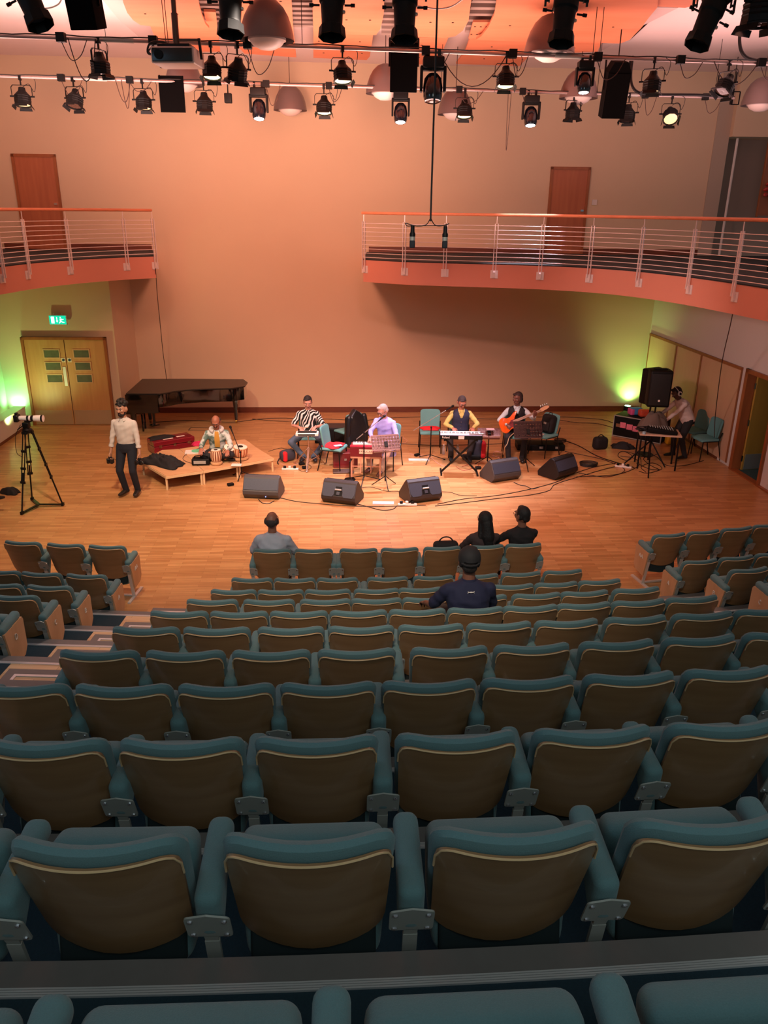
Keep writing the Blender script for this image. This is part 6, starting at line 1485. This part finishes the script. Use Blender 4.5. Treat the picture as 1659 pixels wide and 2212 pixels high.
# ---- bass guitar
def bassguitar():
    bx = l2w(L6, rz6, (.12, .235, .80)); hx = Vector(aty(1180, 882, bx.y-.12)); d = (Vector(hx)-Vector(bx)); Ln = d.length; d.normalize()
    n = Vector((0, -.93, .36)); n = (n-d*n.dot(d)).normalized(); up = n.cross(d).normalized()
    if up.z < 0: up = -up
    t = thing('bass_guitar', 'orange sunburst bass guitar with long pale neck held by the seated player', 'bass guitar', bx)
    def W(a, b, c=0): return d*a+up*b+n*c
    out = [(-.24, 0), (-.235, .09), (-.19, .15), (-.12, .165), (-.05, .125), (.02, .12), (.09, .16), (.17, .19), (.20, .165), (.14, .10), (.10, .045), (.10, -.045), (.13, -.10), (.15, -.14), (.10, -.155), (.03, -.13), (-.04, -.13), (-.12, -.17), (-.19, -.155), (-.235, -.09)]
    s = spline([(a, b, 0) for a, b in out]+[(out[0][0], out[0][1], 0)], 3)[:-1]
    mb = MB(); mb.loft([[W(p.x*k, p.y*k, c) for p in s] for k, c in ((.93, -.022), (1, -.012), (1, .012), (.93, .022))]); mb.build('body', mat('sunburst_orange', (226, 92, 24), .2, coat=.5, var=.25, scale=5), t)
    mb = MB(); q = [(-.12, -.08), (.02, -.10), (.10, -.05), (.11, .045), (.02, .05), (-.05, -.02)]; mb.loft([[W(a, b, c) for a, b in q] for c in (.022, .027)]); mb.build('pickguard', mat('maroon_pickguard', (120, 24, 34), .3), t, smooth=False)
    MB().loft([[W(.06, w, .03), W(.06, -w, .03), W(.06, -w, .012), W(.06, w, .012)] if k == 0 else [W(Ln-.14, w*.75, .03), W(Ln-.14, -w*.75, .03), W(Ln-.14, -w*.75, .012), W(Ln-.14, w*.75, .012)] for k, w in ((0, .028), (1, .028))]).build('neck', mat('pale_fretboard', (196, 160, 140), .4), t, smooth=False)
    q = [(-.14, .022), (-.10, .045), (-.02, .055), (.06, .04), (.07, .0), (.0, -.02), (-.10, -.03), (-.14, -.022)]; MB().loft([[W(Ln+a, b, c) for a, b in q] for c in (.008, .024)]).build('headstock', m_deck, t, smooth=False)
    for k in range(4): MB().tube([W(Ln-.09+.045*k, .045, .016), W(Ln-.09+.045*k, .085, .016)], .007, 6).cone(W(Ln-.09+.045*k, .085, .016), .013, W(Ln-.085+.045*k, .09, .016), .013, 6).build('tuning_peg', m_chrome, t)
    for k in range(4): MB().tube([W(-.14, -.018+.012*k, .036), W(Ln-.1, -.012+.008*k, .034)], .0015, 4).build('string', m_chrome, t)
    S0 = [l2w(L6, rz6, J6['shl']+J6['lat']*a+J6['f2']*b+J6['d2']*c)-Vector(bx) for a, b, c in ((-.06, .135, -.12), (-.095, .10, -.02), (-.10, .0, .045), (-.08, -.10, -.02), (.02, -.15, -.2))]
    MB().tube(spline([W(.17, .18, -.01)]+S0, 5), .014, 6).build('strap', m_blk, t)
bassguitar()
# ---- floor monitor wedges
def wedge(px, py, rz, lab, handle=False, w=.64, col=None, led=False):
    b = G(px, py); t = thing('floor_monitor', lab, 'monitor speaker', (b.x, b.y, 0), rz, 'floor monitor speakers')
    prof = [(.05, 0), (-.035, .10), (-.03, .16), (.10, .39), (.15, .42), (.20, .405), (.49, .09), (.47, 0)]
    mb = yz(prof, -w/2, w/2); o = mb.build('cabinet', col or mat('monitor_cabinet', (44, 36, 34), .5, var=.08, scale=40), t, smooth=False)
    bv = o.modifiers.new('edge', 'BEVEL'); bv.width = .012; bv.segments = 2
    d = Vector((0, .13, .23)).normalized(); nn = Vector((0, -.23, .13)).normalized(); p0 = Vector((0, -.03, .16))
    mm = mat('monitor_blue_grey', (52, 58, 72), .5, var=.2, scale=60)
    q = [(-w/2+.015, .03), (w/2-.015, .03), (w/2-.015, .235), (-w/2+.015, .235)]
    if handle: q = [(-w/2+.05, -.01), (-.11, -.01), (-.08, .03), (-.08, .1), (.08, .1), (.08, .03), (.11, -.01), (w/2-.05, -.01), (w/2-.015, .05), (w/2-.015, .235), (-w/2+.015, .235), (-w/2+.015, .05)]
    g_ = MB(); v = [Vector((a, 0, 0))+p0+d*(c) for a, c in q]; g_.loft([[p+nn*.001 for p in v], [p+nn*.010 for p in v]]); g_.build('rear_panel', mm, t, smooth=False)
    if handle:
        h_ = MB(); v = [Vector((a, 0, 0))+p0+d*c for a, c in ((-.075, .02), (.075, .02), (.06, .18), (-.06, .18))]; h_.loft([[p+nn*.011 for p in v], [p+nn*.013 for p in v]]); h_.build('handle_recess', m_black, t, smooth=False)
        MB().tube([Vector((-.06, 0, 0))+p0+d*.12+nn*.03, Vector((.06, 0, 0))+p0+d*.12+nn*.03], .016, 8).build('handle', m_brk, t)
        MB().box((-.03, -.004, 0), (.03, 0, .06), Matrix.Translation(p0+d*.03+nn*.018) @ Matrix.Rotation(-.55, 4, 'X')).build('handle_plate', mm, t, smooth=False)
    f = MB(); v = [Vector((s*(w/2-.03), a, c)) for s in (-1, 1) for a, c in ((.21, .402), (.48, .108))]; f.loft([[v[0], v[1], v[3], v[2]], [p+Vector((0, .006, .006)) for p in (v[0], v[1], v[3], v[2])]]); f.build('front_grille', m_grille, t, smooth=False)
    if led: MB().cbox((.09, -.012, .06), (.012, .006, .008)).build('status_light', mat('blue_led', (60, 80, 255), .3, emit=(.2, .3, 1), es=8), t, smooth=False)
wedge(564, 1079, -.10, 'grey floor monitor in front of the decks, farthest left', w=.66, led=True, col=mat('monitor_grey', (64, 60, 60), .5, var=.08, scale=40))
wedge(731, 1090, -.30, 'floor monitor with handle facing the harmonium from the front left', True)
wedge(919, 1086, .40, 'floor monitor with handle in front of the keyboard side, tilted to the right', True)
wedge(1094, 1040, .46, 'plain grey floor monitor in front of the bass player', col=MATS['monitor_grey'])
wedge(1224, 1032, .72, 'dark floor monitor farthest right beside the cable coil', col=mat('monitor_black', (28, 25, 26), .5))
# ---- bags, boxes
def box_thing(name, lab, cat, loc, size, m, rz=0, r=.03, strap=False):
    t = thing(name, lab, cat, loc, rz); MB().rbox(size, r, T=Matrix.Translation((0, 0, size[2]/2))).build('body', m, t)
    return t
b = G(620, 998); t = thing('sports_bag', 'small grey and red bag on the floor left of the drum pad stand', 'bag', (b.x, b.y+.1, 0), .7)
MB().rbox((.34, .22, .24), .09, T=Matrix.Translation((0, 0, .12))).build('body', mat('grey_nylon', (62, 60, 70), .6, bump=.3), t); MB().rbox((.1, .225, .22), .05, T=Matrix.Translation((-.1, -.01, .12))).build('red_side', m_red, t); MB().tube(spline([(-.16, 0, .12), (-.28, -.05, .03), (-.3, -.12, .01)], 5), .012, 6).build('strap', m_blk, t)
b = G(714, 957); t = box_thing('equipment_case', 'black equipment case behind the teal chair with the red cloth', 'case', (b.x, b.y+.15, 0), (.72, .42, .36), m_black, .05, .03)
MB().cbox((0, 0, .365), (.66, .38, .012)).build('lid_panel', mat('grey_case_lid', (58, 46, 46), .6), t, smooth=False)
b = G(745, 1010); t = box_thing('harmonium_box', 'maroon box on the floor between the teal chair and harmonium stand', 'box', (b.x, b.y+.12, 0), (.50, .30, .32), m_harm, .1, .015); MB().cbox((0, -.156, .18), (.05, .012, .04)).build('latch', m_chrome, t, smooth=False)
b = G(742, 1018); tag(MB().rbox((.42, .24, .035), .012, T=Matrix.Translation((0, 0, .018))).build('pedal_board', mat('brown_pedal_board', (80, 60, 52), .6), loc=(b.x, b.y-.05, 0), rot=(0, 0, .1)), 'flat brown pedal board under the teal chair by the harmonium', 'pedal board')
b = G(1030, 992); t = thing('blue_red_bag', 'blue, red and black bag standing under the keyboard', 'bag', (b.x, b.y+.12, 0), 0)
MB().rbox((.30, .24, .40), .09, T=Matrix.Translation((-.02, 0, .21))).build('body', mat('navy_nylon', (40, 44, 60), .6, var=.3, scale=9, bump=.3), t); MB().rbox((.12, .2, .36), .05, T=Matrix.Translation((.13, -.02, .19))).build('red_side', m_red, t); MB().rbox((.12, .12, .12), .04, T=Matrix.Translation((-.06, -.06, .42))).build('blue_top', mat('sky_blue_cloth', (120, 160, 210), .8), t); MB().rbox((.4, .16, .10), .04, T=Matrix.Translation((-.12, -.12, .05))).build('black_pocket', m_blk, t)
# backpack on chair
q = on_chair(c8, 2.25, (-.03, -.05, .488)); t = thing('backpack', 'black backpack leaning on the teal chair beside the bass player', 'backpack', q, 2.25); T = Matrix.Translation((0, -.02, .2)) @ Matrix.Rotation(.22, 4, 'X')
MB().rbox((.32, .2, .40), .08, T=T).build('body', m_blk, t); MB().rbox((.24, .06, .2), .03, T=T @ Matrix.Translation((0, .11, -.06))).build('front_pocket', m_blk, t); MB().tube([T @ Vector((-.05, 0, .2)), T @ Vector((-.03, 0, .24)), T @ Vector((.03, 0, .24)), T @ Vector((.05, 0, .2))], .008, 6).build('handle', m_blk, t); MB().box((-.05, .142, -.01), (.02, .146, .03), T).build('badge', m_brk, t, smooth=False)
q = on_chair(c8, 2.25, (-.05, .16, .49)); tag(MB().cbox((0, 0, 0), (.14, .09, .012)).build('phone', m_letter, loc=q, rot=(0, 0, 1), smooth=False), 'pale phone lying on the chair with the black backpack', 'phone')
b = G(1166, 970); t = box_thing('pedal_case', 'long flat black case behind the chair with the black backpack', 'case', (b.x, b.y+.05, 0), (1.05, .40, .14), m_black, .0, .02)
for k in range(3): MB().cbox((-.35+.35*k, -.204, .08), (.08, .01, .05)).build('latch', m_brk, t, smooth=False)
mb = MB()
for k in range(3): mb.tube([(.13*math.cos(a), .09*math.sin(a), .012+.02*k) for a in [2*PI*i/20 for i in range(20)]], .008, 6, closed=True)
tag(mb.build('cable_coil', m_rubber, loc=(b.x+.46, b.y+.1, .145)), 'small black cable coil on the right end of the long flat case', 'cable')
b = G(1298, 973); t = thing('black_bag', 'black shoulder bag standing alone on the floor left of the sticker-covered case', 'bag', (b.x, b.y+.12, 0), .25); MB().rbox((.34, .22, .28), .08, fn=lambda p: (p[0]*(1-.25*(p[2]+.14)), p[1], p[2])).build('body', m_blk, t, loc=(0, 0, .14))
MB().tube(spline([(-.1, 0, .26), (0, 0, .33), (.1, 0, .26)], 5), .01, 6).build('handle', m_blk, t)
# ---- sound desk corner
a = G(1330, 943); b = G(1434, 962); ang = math.atan2(b.y-a.y, b.x-a.x); L_ = (b-a).length
t = thing('rack_case', 'long black flight case with pink labels beside the mixing table', 'flight case', ((a.x+b.x)/2+.1, (a.y+b.y)/2+.28, 0), ang)
MB().rbox((L_, .55, .5), .02, T=Matrix.Translation((0, 0, .26))).build('body', m_black, t); 
e = MB()
for z in (.02, .5): e.bar((-L_/2, -.275, z), (L_/2, -.275, z), .02)
for x in (-L_/2, L_/2): e.bar((x, -.275, 0), (x, -.275, .5), .02)
e.build('metal_edge', m_brk, t, smooth=False)
for k, x in enumerate((-L_*.30, -L_*.16, -L_*.03)): MB().rbox((.14, .006, .13), .002, T=Matrix.Translation((x, -.28, .30-.02*k))).build('pink_label', mat('pink_white_label', (226, 120, 140), .5, var=.35, scale=30), t)
for x in (-L_*.4, L_*.35): MB().cbox((x, -.28, .28), (.10, .012, .08)).build('butterfly_latch', m_chrome, t, smooth=False)
def ontop(x, y): return l2w(t.location, ang, (x, y, .512))
tc_ = t
q = l2w(tc_.location, ang, (-L_*.18, .05, .512)); o = box_thing('shopping_bag', 'bright blue and pink shopping bag on the flight case', 'bag', q, (.30, .2, .17), mat('blue_pink_bag', (70, 150, 210), .5), .2, .05); MB().rbox((.1, .205, .15), .03, T=Matrix.Translation((-.11, 0, .08))).build('pink_side', mat('pink_bag', (220, 90, 150), .5), o)
q = l2w(tc_.location, ang, (L_*.02, .0, .512)); box_thing('orange_bag', 'orange and red bag on the flight case beside the loudspeaker pole', 'bag', q, (.26, .2, .17), mat('orange_red_bag', (208, 80, 50), .5, var=.4, scale=10), .1, .05)
tb_ = at(1440, 937, .74); t = thing('folding_table', 'small pale-topped table carrying the mixing gear', 'table', (tb_.x-.1, tb_.y+.12, 0), -.18)
MB().box((-.42, -.26, .715), (.40, .30, .74)).build('tabletop', mat('pale_tabletop', (206, 176, 150), .5), t, smooth=False)
for x, y in ((-.38, -.22), (.36, -.22), (-.38, .26), (.36, .26)): MB().bar((x, y, 0), (x, y, .715), .03).build('leg', m_blackm, t, smooth=False)
q = l2w(t.location, -.18, (.02, .0, .742)); o = thing('mixing_desk', 'black mixing desk on the table under the hands of the headphone wearer', 'mixer', q, -.18)
MB().rbox((.60, .40, .10), .02, T=Matrix.Translation((0, 0, .05)) @ Matrix.Rotation(.12, 4, 'Y')).build('console', m_black, o)
kn = MB()
for i in range(10):
    for j in range(6): kn.lathe([(.008, 0), (.006, .018)], 6, Matrix.Translation((-.24+.05*i, -.14+.05*j, .105-.006*i+.03)))
kn.build('knob_field', m_brk, o)['kind'] = 'stuff'
q = l2w(t.location, -.18, (-.12, .16, .742)); lump('grey_blanket', 'grey-brown coat heaped on the gear behind the mixing desk', 'coat', (q.x, q.y, .74), (.66, .34, .34), mat('taupe_cloth', (98, 84, 74), .9, bump=.3), .2, 22, 4, .3)
q = l2w(t.location, -.18, (-.36, -.1, .742)); 
mb = MB()
for k in range(7):
    rr = random.Random(k); mb.tube(spline([(rr.uniform(-.12, .12), rr.uniform(-.1, .1), .02+.1*rr.random()) for _ in range(5)], 5), .008, 5)
tag(mb.build('cable_tangle', m_rubber, loc=q), 'tangle of black leads on the left end of the mixing table', 'cable', kind='stuff')
q = l2w(t.location, -.18, (-.34, -.23, .742)); tag(MB().lathe([(.035, 0), (.035, .05), (0, .05)], 14).build('tape_roll', mat('pale_blue_tape', (150, 180, 190), .5), loc=q), 'pale roll of tape at the front of the mixing table', 'tape')
b = G(1456, 965); t = box_thing('yellow_bag', 'yellow bag on the floor under the mixing table', 'bag', (b.x, b.y+.2, 0), (.28, .2, .26), mat('yellow_plastic', (214, 160, 30), .5, bump=.3), 0, .05)
b = G(1345, 968); lump('black_cloth_heap', 'small heap of black cloth on the floor in front of the flight case', 'cloth', (b.x, b.y, 0), (.5, .24, .12), m_blk, -.3, 31, 5, .4)
# PA speaker on tripod
def pa(px, py, lab, rz, z0, group, tri=True):
    b = G(px, py); t = thing('loudspeaker', lab, 'loudspeaker', (b.x, b.y, z0), rz)
    def fn(p): return (p[0]*(1-.22*(p[1]+.17)), p[1], p[2])
    MB().rbox((.44, .36, .74), .035, fn=lambda p: (p[0]*(1-.5*max(0, p[1])), p[1], p[2]), T=Matrix.Translation((0, 0, .37))).build('cabinet', m_black, t)
    MB().rbox((.38, .02, .64), .008, T=Matrix.Translation((0, -.18, .36))).build('grille', mat('black_mesh', (14, 14, 14), .6), t)
    MB().lathe([(0, 0), (.022, 0), (.022, .006), (0, .008)], 14, Matrix.Translation((.0, -.192, .14)) @ Matrix.Rotation(PI/2, 4, 'X')).build('badge', m_letter, t)
    MB().rbox((.26, .1, .03), .012, T=Matrix.Translation((0, 0, .75))).build('top_handle', m_black, t)
    return t
zb = 1.26
pa(1399, 1003, 'black loudspeaker on a tripod stand beside the mixing table', -.1, zb, '')
b = G(1399, 1003); t = thing('speaker_stand', 'black tripod stand carrying the loudspeaker beside the mixing table', 'speaker stand', b)
MB().tube([(0, 0, .10), (0, 0, zb)], .019, 10).tube([(0, 0, .10), (0, 0, .75)], .024, 10).build('pole', m_blackm, t); MB().lathe([(.035, .48), (.035, .56)], 10).build('collar', m_black, t)
for k, (x, y) in enumerate(((1345, 1006), (1400, 1034), (1436, 1011))):
    p = G(x, y)-b; MB().tube([(0, 0, .52), p+Vector((0, 0, .02))], .014, 8).tube([(0, 0, .14), p*.5+Vector((0, 0, .27))], .008, 6).build('leg', m_blackm, t)
pa(1391, 982, 'second black loudspeaker standing behind the tripod-mounted one near the flight case', .5, 1.14, '')
b = G(1391, 982); t = thing('speaker_stand', 'black pole stand of the rear loudspeaker by the flight case', 'speaker stand', b); MB().tube([(0, 0, 0), (0, 0, 1.14)], .019, 10).build('pole', m_blackm, t); MB().lathe([(.2, 0), (.2, .015), (.03, .03)], 18).build('base_plate', m_blackm, t)
# ---- camera tripod at the left
F1, F2, F3 = G(48, 1112), G(136, 1093), G(70, 1081); ce = (F1+F2+F3)/3
topz = 1.38; t = thing('camera_tripod', 'tall black video tripod with floor spreader standing at the left', 'tripod', ce)
apex = Vector((0, 0, topz))
for Fp in (F1, F2, F3):
    p = Fp-ce; p.z = .03; dirv = (p-apex).normalized(); sd_ = dirv.cross(Vector((0, 0, 1))).normalized(); l = MB()
    a = apex+Vector((p.x, p.y, 0)).normalized()*.07; m1 = a.lerp(p, .62); 
    for s in (-1, 1): l.tube([a+sd_*.028*s, m1+sd_*.028*s], .010, 6)
    for k in (.02, .24, .45, .62): q = a.lerp(p, k); l.bar(q-sd_*.045, q+sd_*.045, .03, .04)
    l.tube([a.lerp(p, .5), p], .014, 8); l.bar(p-Vector((0, 0, .02)), p+Vector((0, 0, .03)), .06, .04); l.build('leg', m_blackm, t, smooth=False)
hub = Vector((0, 0, .05))
sp = MB()
for Fp in (F1, F2, F3): p = Fp-ce; p.z = .03; sp.bar(hub, p, .05, .016)
sp.build('floor_spreader', m_blackm, t, smooth=False)
MB().lathe([(.03, topz-.05), (.085, topz-.03), (.085, topz+.02), (.05, topz+.05)], 14).rbox((.11, .11, .10), .02, T=Matrix.Translation((0, 0, topz+.10))).build('fluid_head', m_blackm, t)
MB().tube([(-.04, .02, topz+.1), (-.22, .12, topz-.02)], .009, 6).build('pan_handle', m_blackm, t)
t = thing('telephoto_camera', 'camera with long white telephoto lens on the tall tripod', 'camera', (ce.x, ce.y, topz+.155), .0)
MB().rbox((.08, .14, .12), .02, T=Matrix.Translation((-.14, 0, .06))).build('body', m_kam, t); MB().rbox((.05, .06, .04), .012, T=Matrix.Translation((-.14, 0, .135))).build('prism_housing', m_kam, t)
T = Matrix.Translation((-.10, 0, .06)) @ Matrix.Rotation(PI/2, 4, 'Y')
lw = MB().lathe([(.036, 0), (.04, .02), (.042, .12), (.046, .20), (.052, .28), (.058, .36), (.058, .40), (.0, .40)], 20, T).build('lens_barrel', mat('white_lens_enamel', (232, 226, 226), .3), t)
for z0, z1, r in ((.13, .165, .046), (.20, .245, .050), (.37, .402, .060)): MB().lathe([(r, z0), (r+.001, z0+.002), (r+.001, z1), (r, z1)], 20, T, caps=False).build('rubber_ring', m_kam, lw)
MB().box((-.02, -.02, 0), (.1, .02, .025)).build('tripod_foot', m_kam, t, smooth=False)
tag(MB().tube(spline([(ce.x-.1, ce.y, topz+.1), (ce.x-.22, ce.y+.02, topz-.1), (ce.x-.26, ce.y+.04, topz-.4), (ce.x-.2, ce.y+.1, topz-.5)], 6), .005, 5).build('camera_lead', m_rubber), 'thin black lead dangling from the camera on the tall tripod', 'cable')
# ---- cables on the floor
def cable(pts, lab, r=.007, m=None, grp='cables lying on the stage floor', close=False):
    w = [at(x, y, r) for x, y in pts]; o = MB().tube(spline([tuple(p) for p in w], 6), r, 5).build('floor_cable', m or m_rubber); tag(o, lab, 'cable', grp); return o
cable([(600, 1074), (640, 1083), (690, 1088), (740, 1092), (800, 1094), (860, 1093), (920, 1091)], 'black cable running along the front of the two handled monitors')
cable([(770, 1088), (800, 1096), (825, 1102), (848, 1100), (858, 1092)], 'black cable looping down between the two handled monitors')
cable([(558, 1078), (566, 1086), (580, 1088), (592, 1082)], 'black cable looping under the leftmost floor monitor')
cable([(945, 1089), (1000, 1078), (1060, 1072), (1110, 1064), (1160, 1053), (1205, 1040), (1235, 1025), (1280, 1010), (1330, 1000)], 'black cable curving from the middle monitors to the sound desk')
cable([(940, 1093), (1010, 1085), (1080, 1076), (1140, 1070), (1185, 1060), (1200, 1046), (1250, 1030), (1300, 1015), (1350, 1003)], 'second black cable curving from the middle monitors towards the extension socket')
cable([(1110, 1042), (1124, 1048), (1136, 1050), (1150, 1056), (1165, 1052)], 'black cable trailing from the plain grey monitor')
cable([(955, 1062), (975, 1064), (995, 1070), (1030, 1071)], 'thin dark cable behind the handled monitor on the keyboard side', .005)
cable([(770, 1056), (800, 1052), (830, 1060), (850, 1062), (870, 1061)], 'thin dark cable on the floor in front of the harmonium', .005)
cable([(545, 905), (620, 910), (700, 905), (780, 908), (860, 902), (960, 900), (1060, 905), (1180, 900), (1290, 905), (1330, 915)], 'long cable lying along the back wall skirting')
cable([(330, 912), (420, 908), (500, 912), (560, 905), (610, 903), (650, 905)], 'cable lying behind the piano legs')
cable([(1185, 903), (1240, 912), (1290, 915), (1330, 925)], 'cable lying from the bass player to the flight case')
cable([(1215, 950), (1250, 963), (1290, 985), (1335, 1000), (1370, 1010)], 'thick black cable from the flat case towards the speaker tripod', .010)
cable([(1220, 975), (1270, 985), (1310, 995), (1350, 1015), (1310, 1030), (1250, 1022)], 'black cable wandering left of the speaker tripod')
cable([(1340, 985), (1370, 990), (1380, 1005), (1345, 1022), (1300, 1028), (1245, 1030)], 'black cable crossing in front of the extension socket')
cable([(1375, 1000), (1400, 1012), (1425, 1015), (1405, 1005), (1390, 990), (1415, 985), (1440, 1005), (1480, 1005), (1520, 995)], 'black cable tangled around the speaker tripod')
cable([(1350, 975), (1365, 985), (1355, 995), (1335, 985), (1345, 975), (1380, 985), (1385, 1005)], 'black cable knotted below the flight case')
cable([(1380, 1018), (1400, 1022), (1430, 1012), (1410, 1000), (1385, 1008), (1395, 1020)], 'black cable coiled at the feet of the speaker tripod')
cable([(580, 975), (605, 968), (625, 970), (640, 962), (665, 962)], 'thin dark cable behind the grey and red bag', .005)
cable([(605, 985), (600, 995), (618, 1006), (640, 1003), (655, 990), (648, 978)], 'thin pale cable around the grey and red bag', .005, mat('pale_pink_lead', (214, 160, 150), .6))
cable([(640, 1012), (655, 1018), (672, 1010), (665, 1003), (648, 1003)], 'thin cable under the drum pad stand', .005)
cable([(985, 1008), (1000, 1016), (1020, 1012), (1035, 1004), (1018, 1002), (998, 1008)], 'thin red cable below the keyboard stand', .005, mat('red_brown_lead', (150, 50, 40), .6))
cable([(1062, 985), (1080, 985), (1082, 978), (1070, 975), (1066, 983), (1080, 990)], 'thin pale cable on the floor left of the bass player', .006, MATS['pale_pink_lead'])
cable([(865, 960), (880, 952), (860, 940), (845, 935)], 'thin pale cable on the floor behind the lilac-dressed singer', .004, MATS['pale_pink_lead'])
cable([(840, 957), (900, 960), (960, 962), (1100, 958)], 'black cable running behind the keyboard stand')
cable([(885, 980), (902, 985), (925, 985), (945, 1000), (960, 1008)], 'thin pale cable around the pedal beside the empty teal chair', .005, MATS['pale_pink_lead'])
cable([(392, 1000), (398, 1012), (430, 1013)], 'unused', .0045) if False else None
w = [at(x, y, PL+.006) for x, y in ((430, 968), (412, 975), (398, 985), (396, 993), (412, 1000), (425, 998))]
tag(MB().tube(spline([tuple(p) for p in w], 6), .005, 5).build('deck_cable', m_lead), 'thin brown cable looping on the deck beside the green pad', 'cable')
w = [at(x, y, .5) for x, y in ()]
q0 = l2w(L6, rz6, (-.05, .42, .75)); tag(MB().tube(spline([tuple(at(1112, 934, .72)), tuple(aty(1100, 945, q0.y-.1)), tuple(aty(1096, 958, q0.y-.1)), tuple(aty(1090, 968, q0.y-.05)), tuple(at(1086, 985, .01))], 6), .007, 6).build('guitar_lead', mat('yellow_white_lead', (230, 205, 170), .6)), 'pale guitar lead hanging from the bass player to the floor', 'cable')
b = G(1271, 1006); mb = MB()
for k in range(4): mb.tube([((.17+.006*k)*math.cos(a), (.12+.005*k)*math.sin(a), .012+.018*k) for a in [2*PI*i/24 for i in range(24)]], .009, 6, closed=True)
tag(mb.build('cable_coil', m_rubber, loc=(b.x, b.y, 0)), 'coiled black cable on the floor right of the last floor monitor', 'cable')
# extension sockets and small electrical boxes
def strip(px, py, rz, lab, n=4):
    b = G(px, py); t = thing('socket_strip', lab, 'extension socket', b, rz, 'extension sockets on the stage')
    MB().rbox((.34, .07, .04), .012, T=Matrix.Translation((0, 0, .02))).build('housing', m_letter, t)
    for k in range(n-1): MB().rbox((.055, .05, .05), .012, T=Matrix.Translation((-.11+.1*k, 0, .06))).build('plug', m_black if k % 2 == 0 else m_letter, t)
strip(1346, 1010, -.4, 'white extension socket by the feet of the speaker tripod'); strip(627, 1015, 0, 'white extension socket in front of the grey and red bag', 4); strip(880, 1092, .05, 'white extension socket against the handled monitor on the keyboard side', 4)
for px, py, lab in ((498, 1049, 'small black box on the floor left of the leftmost monitor'), (652, 1004, 'black power adaptor under the drum pad stand'), (659, 1012, 'second black power adaptor nearer the front under the drum pad'), (901, 985, 'small black pedal beside the empty teal chair'), (1033, 1013, 'small black foot pedal below the right end of the keyboard')):
    b = G(px, py); tag(MB().rbox((.12, .08, .05), .012, T=Matrix.Translation((0, 0, .025))).build('power_adaptor', m_black, loc=b, rot=(0, 0, px*.7 % 1)), lab, 'small box', 'small black boxes on the stage floor')
b = G(905, 994); tag(MB().box((-.22, -.07, 0), (.22, .07, .015)).build('white_board', m_letter, loc=b, smooth=False), 'thin white board beneath the small black pedal', 'board')
b = G(828, 1087); tag(MB().box((-.19, -.07, 0), (.19, .07, .012)).build('floor_plate', mat('pale_lilac_plate', (214, 204, 220), .4, .3), loc=b, smooth=False), 'pale metal floor plate between the two handled monitors', 'floor plate')
b = G(783, 923); tag(MB().box((-.2, -.14, 0), (.2, .14, .008)).build('floor_hatch', mat('dark_hatch', (80, 62, 50), .5), loc=b, smooth=False), 'dark floor hatch behind the black-jacket chair', 'floor hatch')
b = G(436, 927); f = MB(); f.box((-.3, -.13, 0), (.3, -.11, .006)); f.box((-.3, .11, 0), (.3, .13, .006)); f.box((-.3, -.13, 0), (-.28, .13, .006)); f.box((.28, -.13, 0), (.3, .13, .006)); tag(f.build('floor_hatch', MATS['dark_hatch'], loc=b, smooth=False), 'dark-edged floor hatch between the piano and the drummer', 'floor hatch')
b = G(425, 1000)
for px, py, lab in ((988, 981, 'clear plastic water bottle under the keyboard near the crossed legs'), (958, 981, 'clear plastic water bottle beside the keyboard chair'), (702, 980, 'clear plastic water bottle between the drum pad and the teal chair')):
    b = G(px, py); t = thing('water_bottle', lab, 'bottle', b, 0, 'water bottles on the stage'); MB().lathe([(.032, 0), (.034, .01), (.034, .14), (.03, .16), (.014, .19), (.014, .2)], 14).build('bottle_body', mat('clear_plastic', (235, 235, 240), .08, trans=.85), t); MB().lathe([(.016, .2), (.016, .22), (0, .22)], 12).build('cap', m_letter, t)
# black handbag on the front row seat
q = arc(ROWR[0]-.16, 6.3, .62); t = thing('handbag', 'black handbag on the front row seat beside the long-haired person', 'bag', q, .1); MB().rbox((.34, .16, .2), .06, T=Matrix.Translation((0, 0, .10))).build('body', m_blk, t); MB().tube([(.09*math.cos(a), 0, .19+.075*math.sin(a)) for a in [PI*k/10 for k in range(11)]], .010, 6).build('handle', m_blk, t)
b = G(22, 1066); lump('black_shoe', 'black shoe on the floor at the left edge beside the tripod foot', 'shoe', (b.x, b.y, 0), (.34, .2, .12), m_blk, -.2, 41, 3, .1)
# stage marking tape rectangles
for k, (x, y) in enumerate(((775, 1068), (800, 1070), (845, 1072))): pass

bpy.data.scenes.remove(TS_)
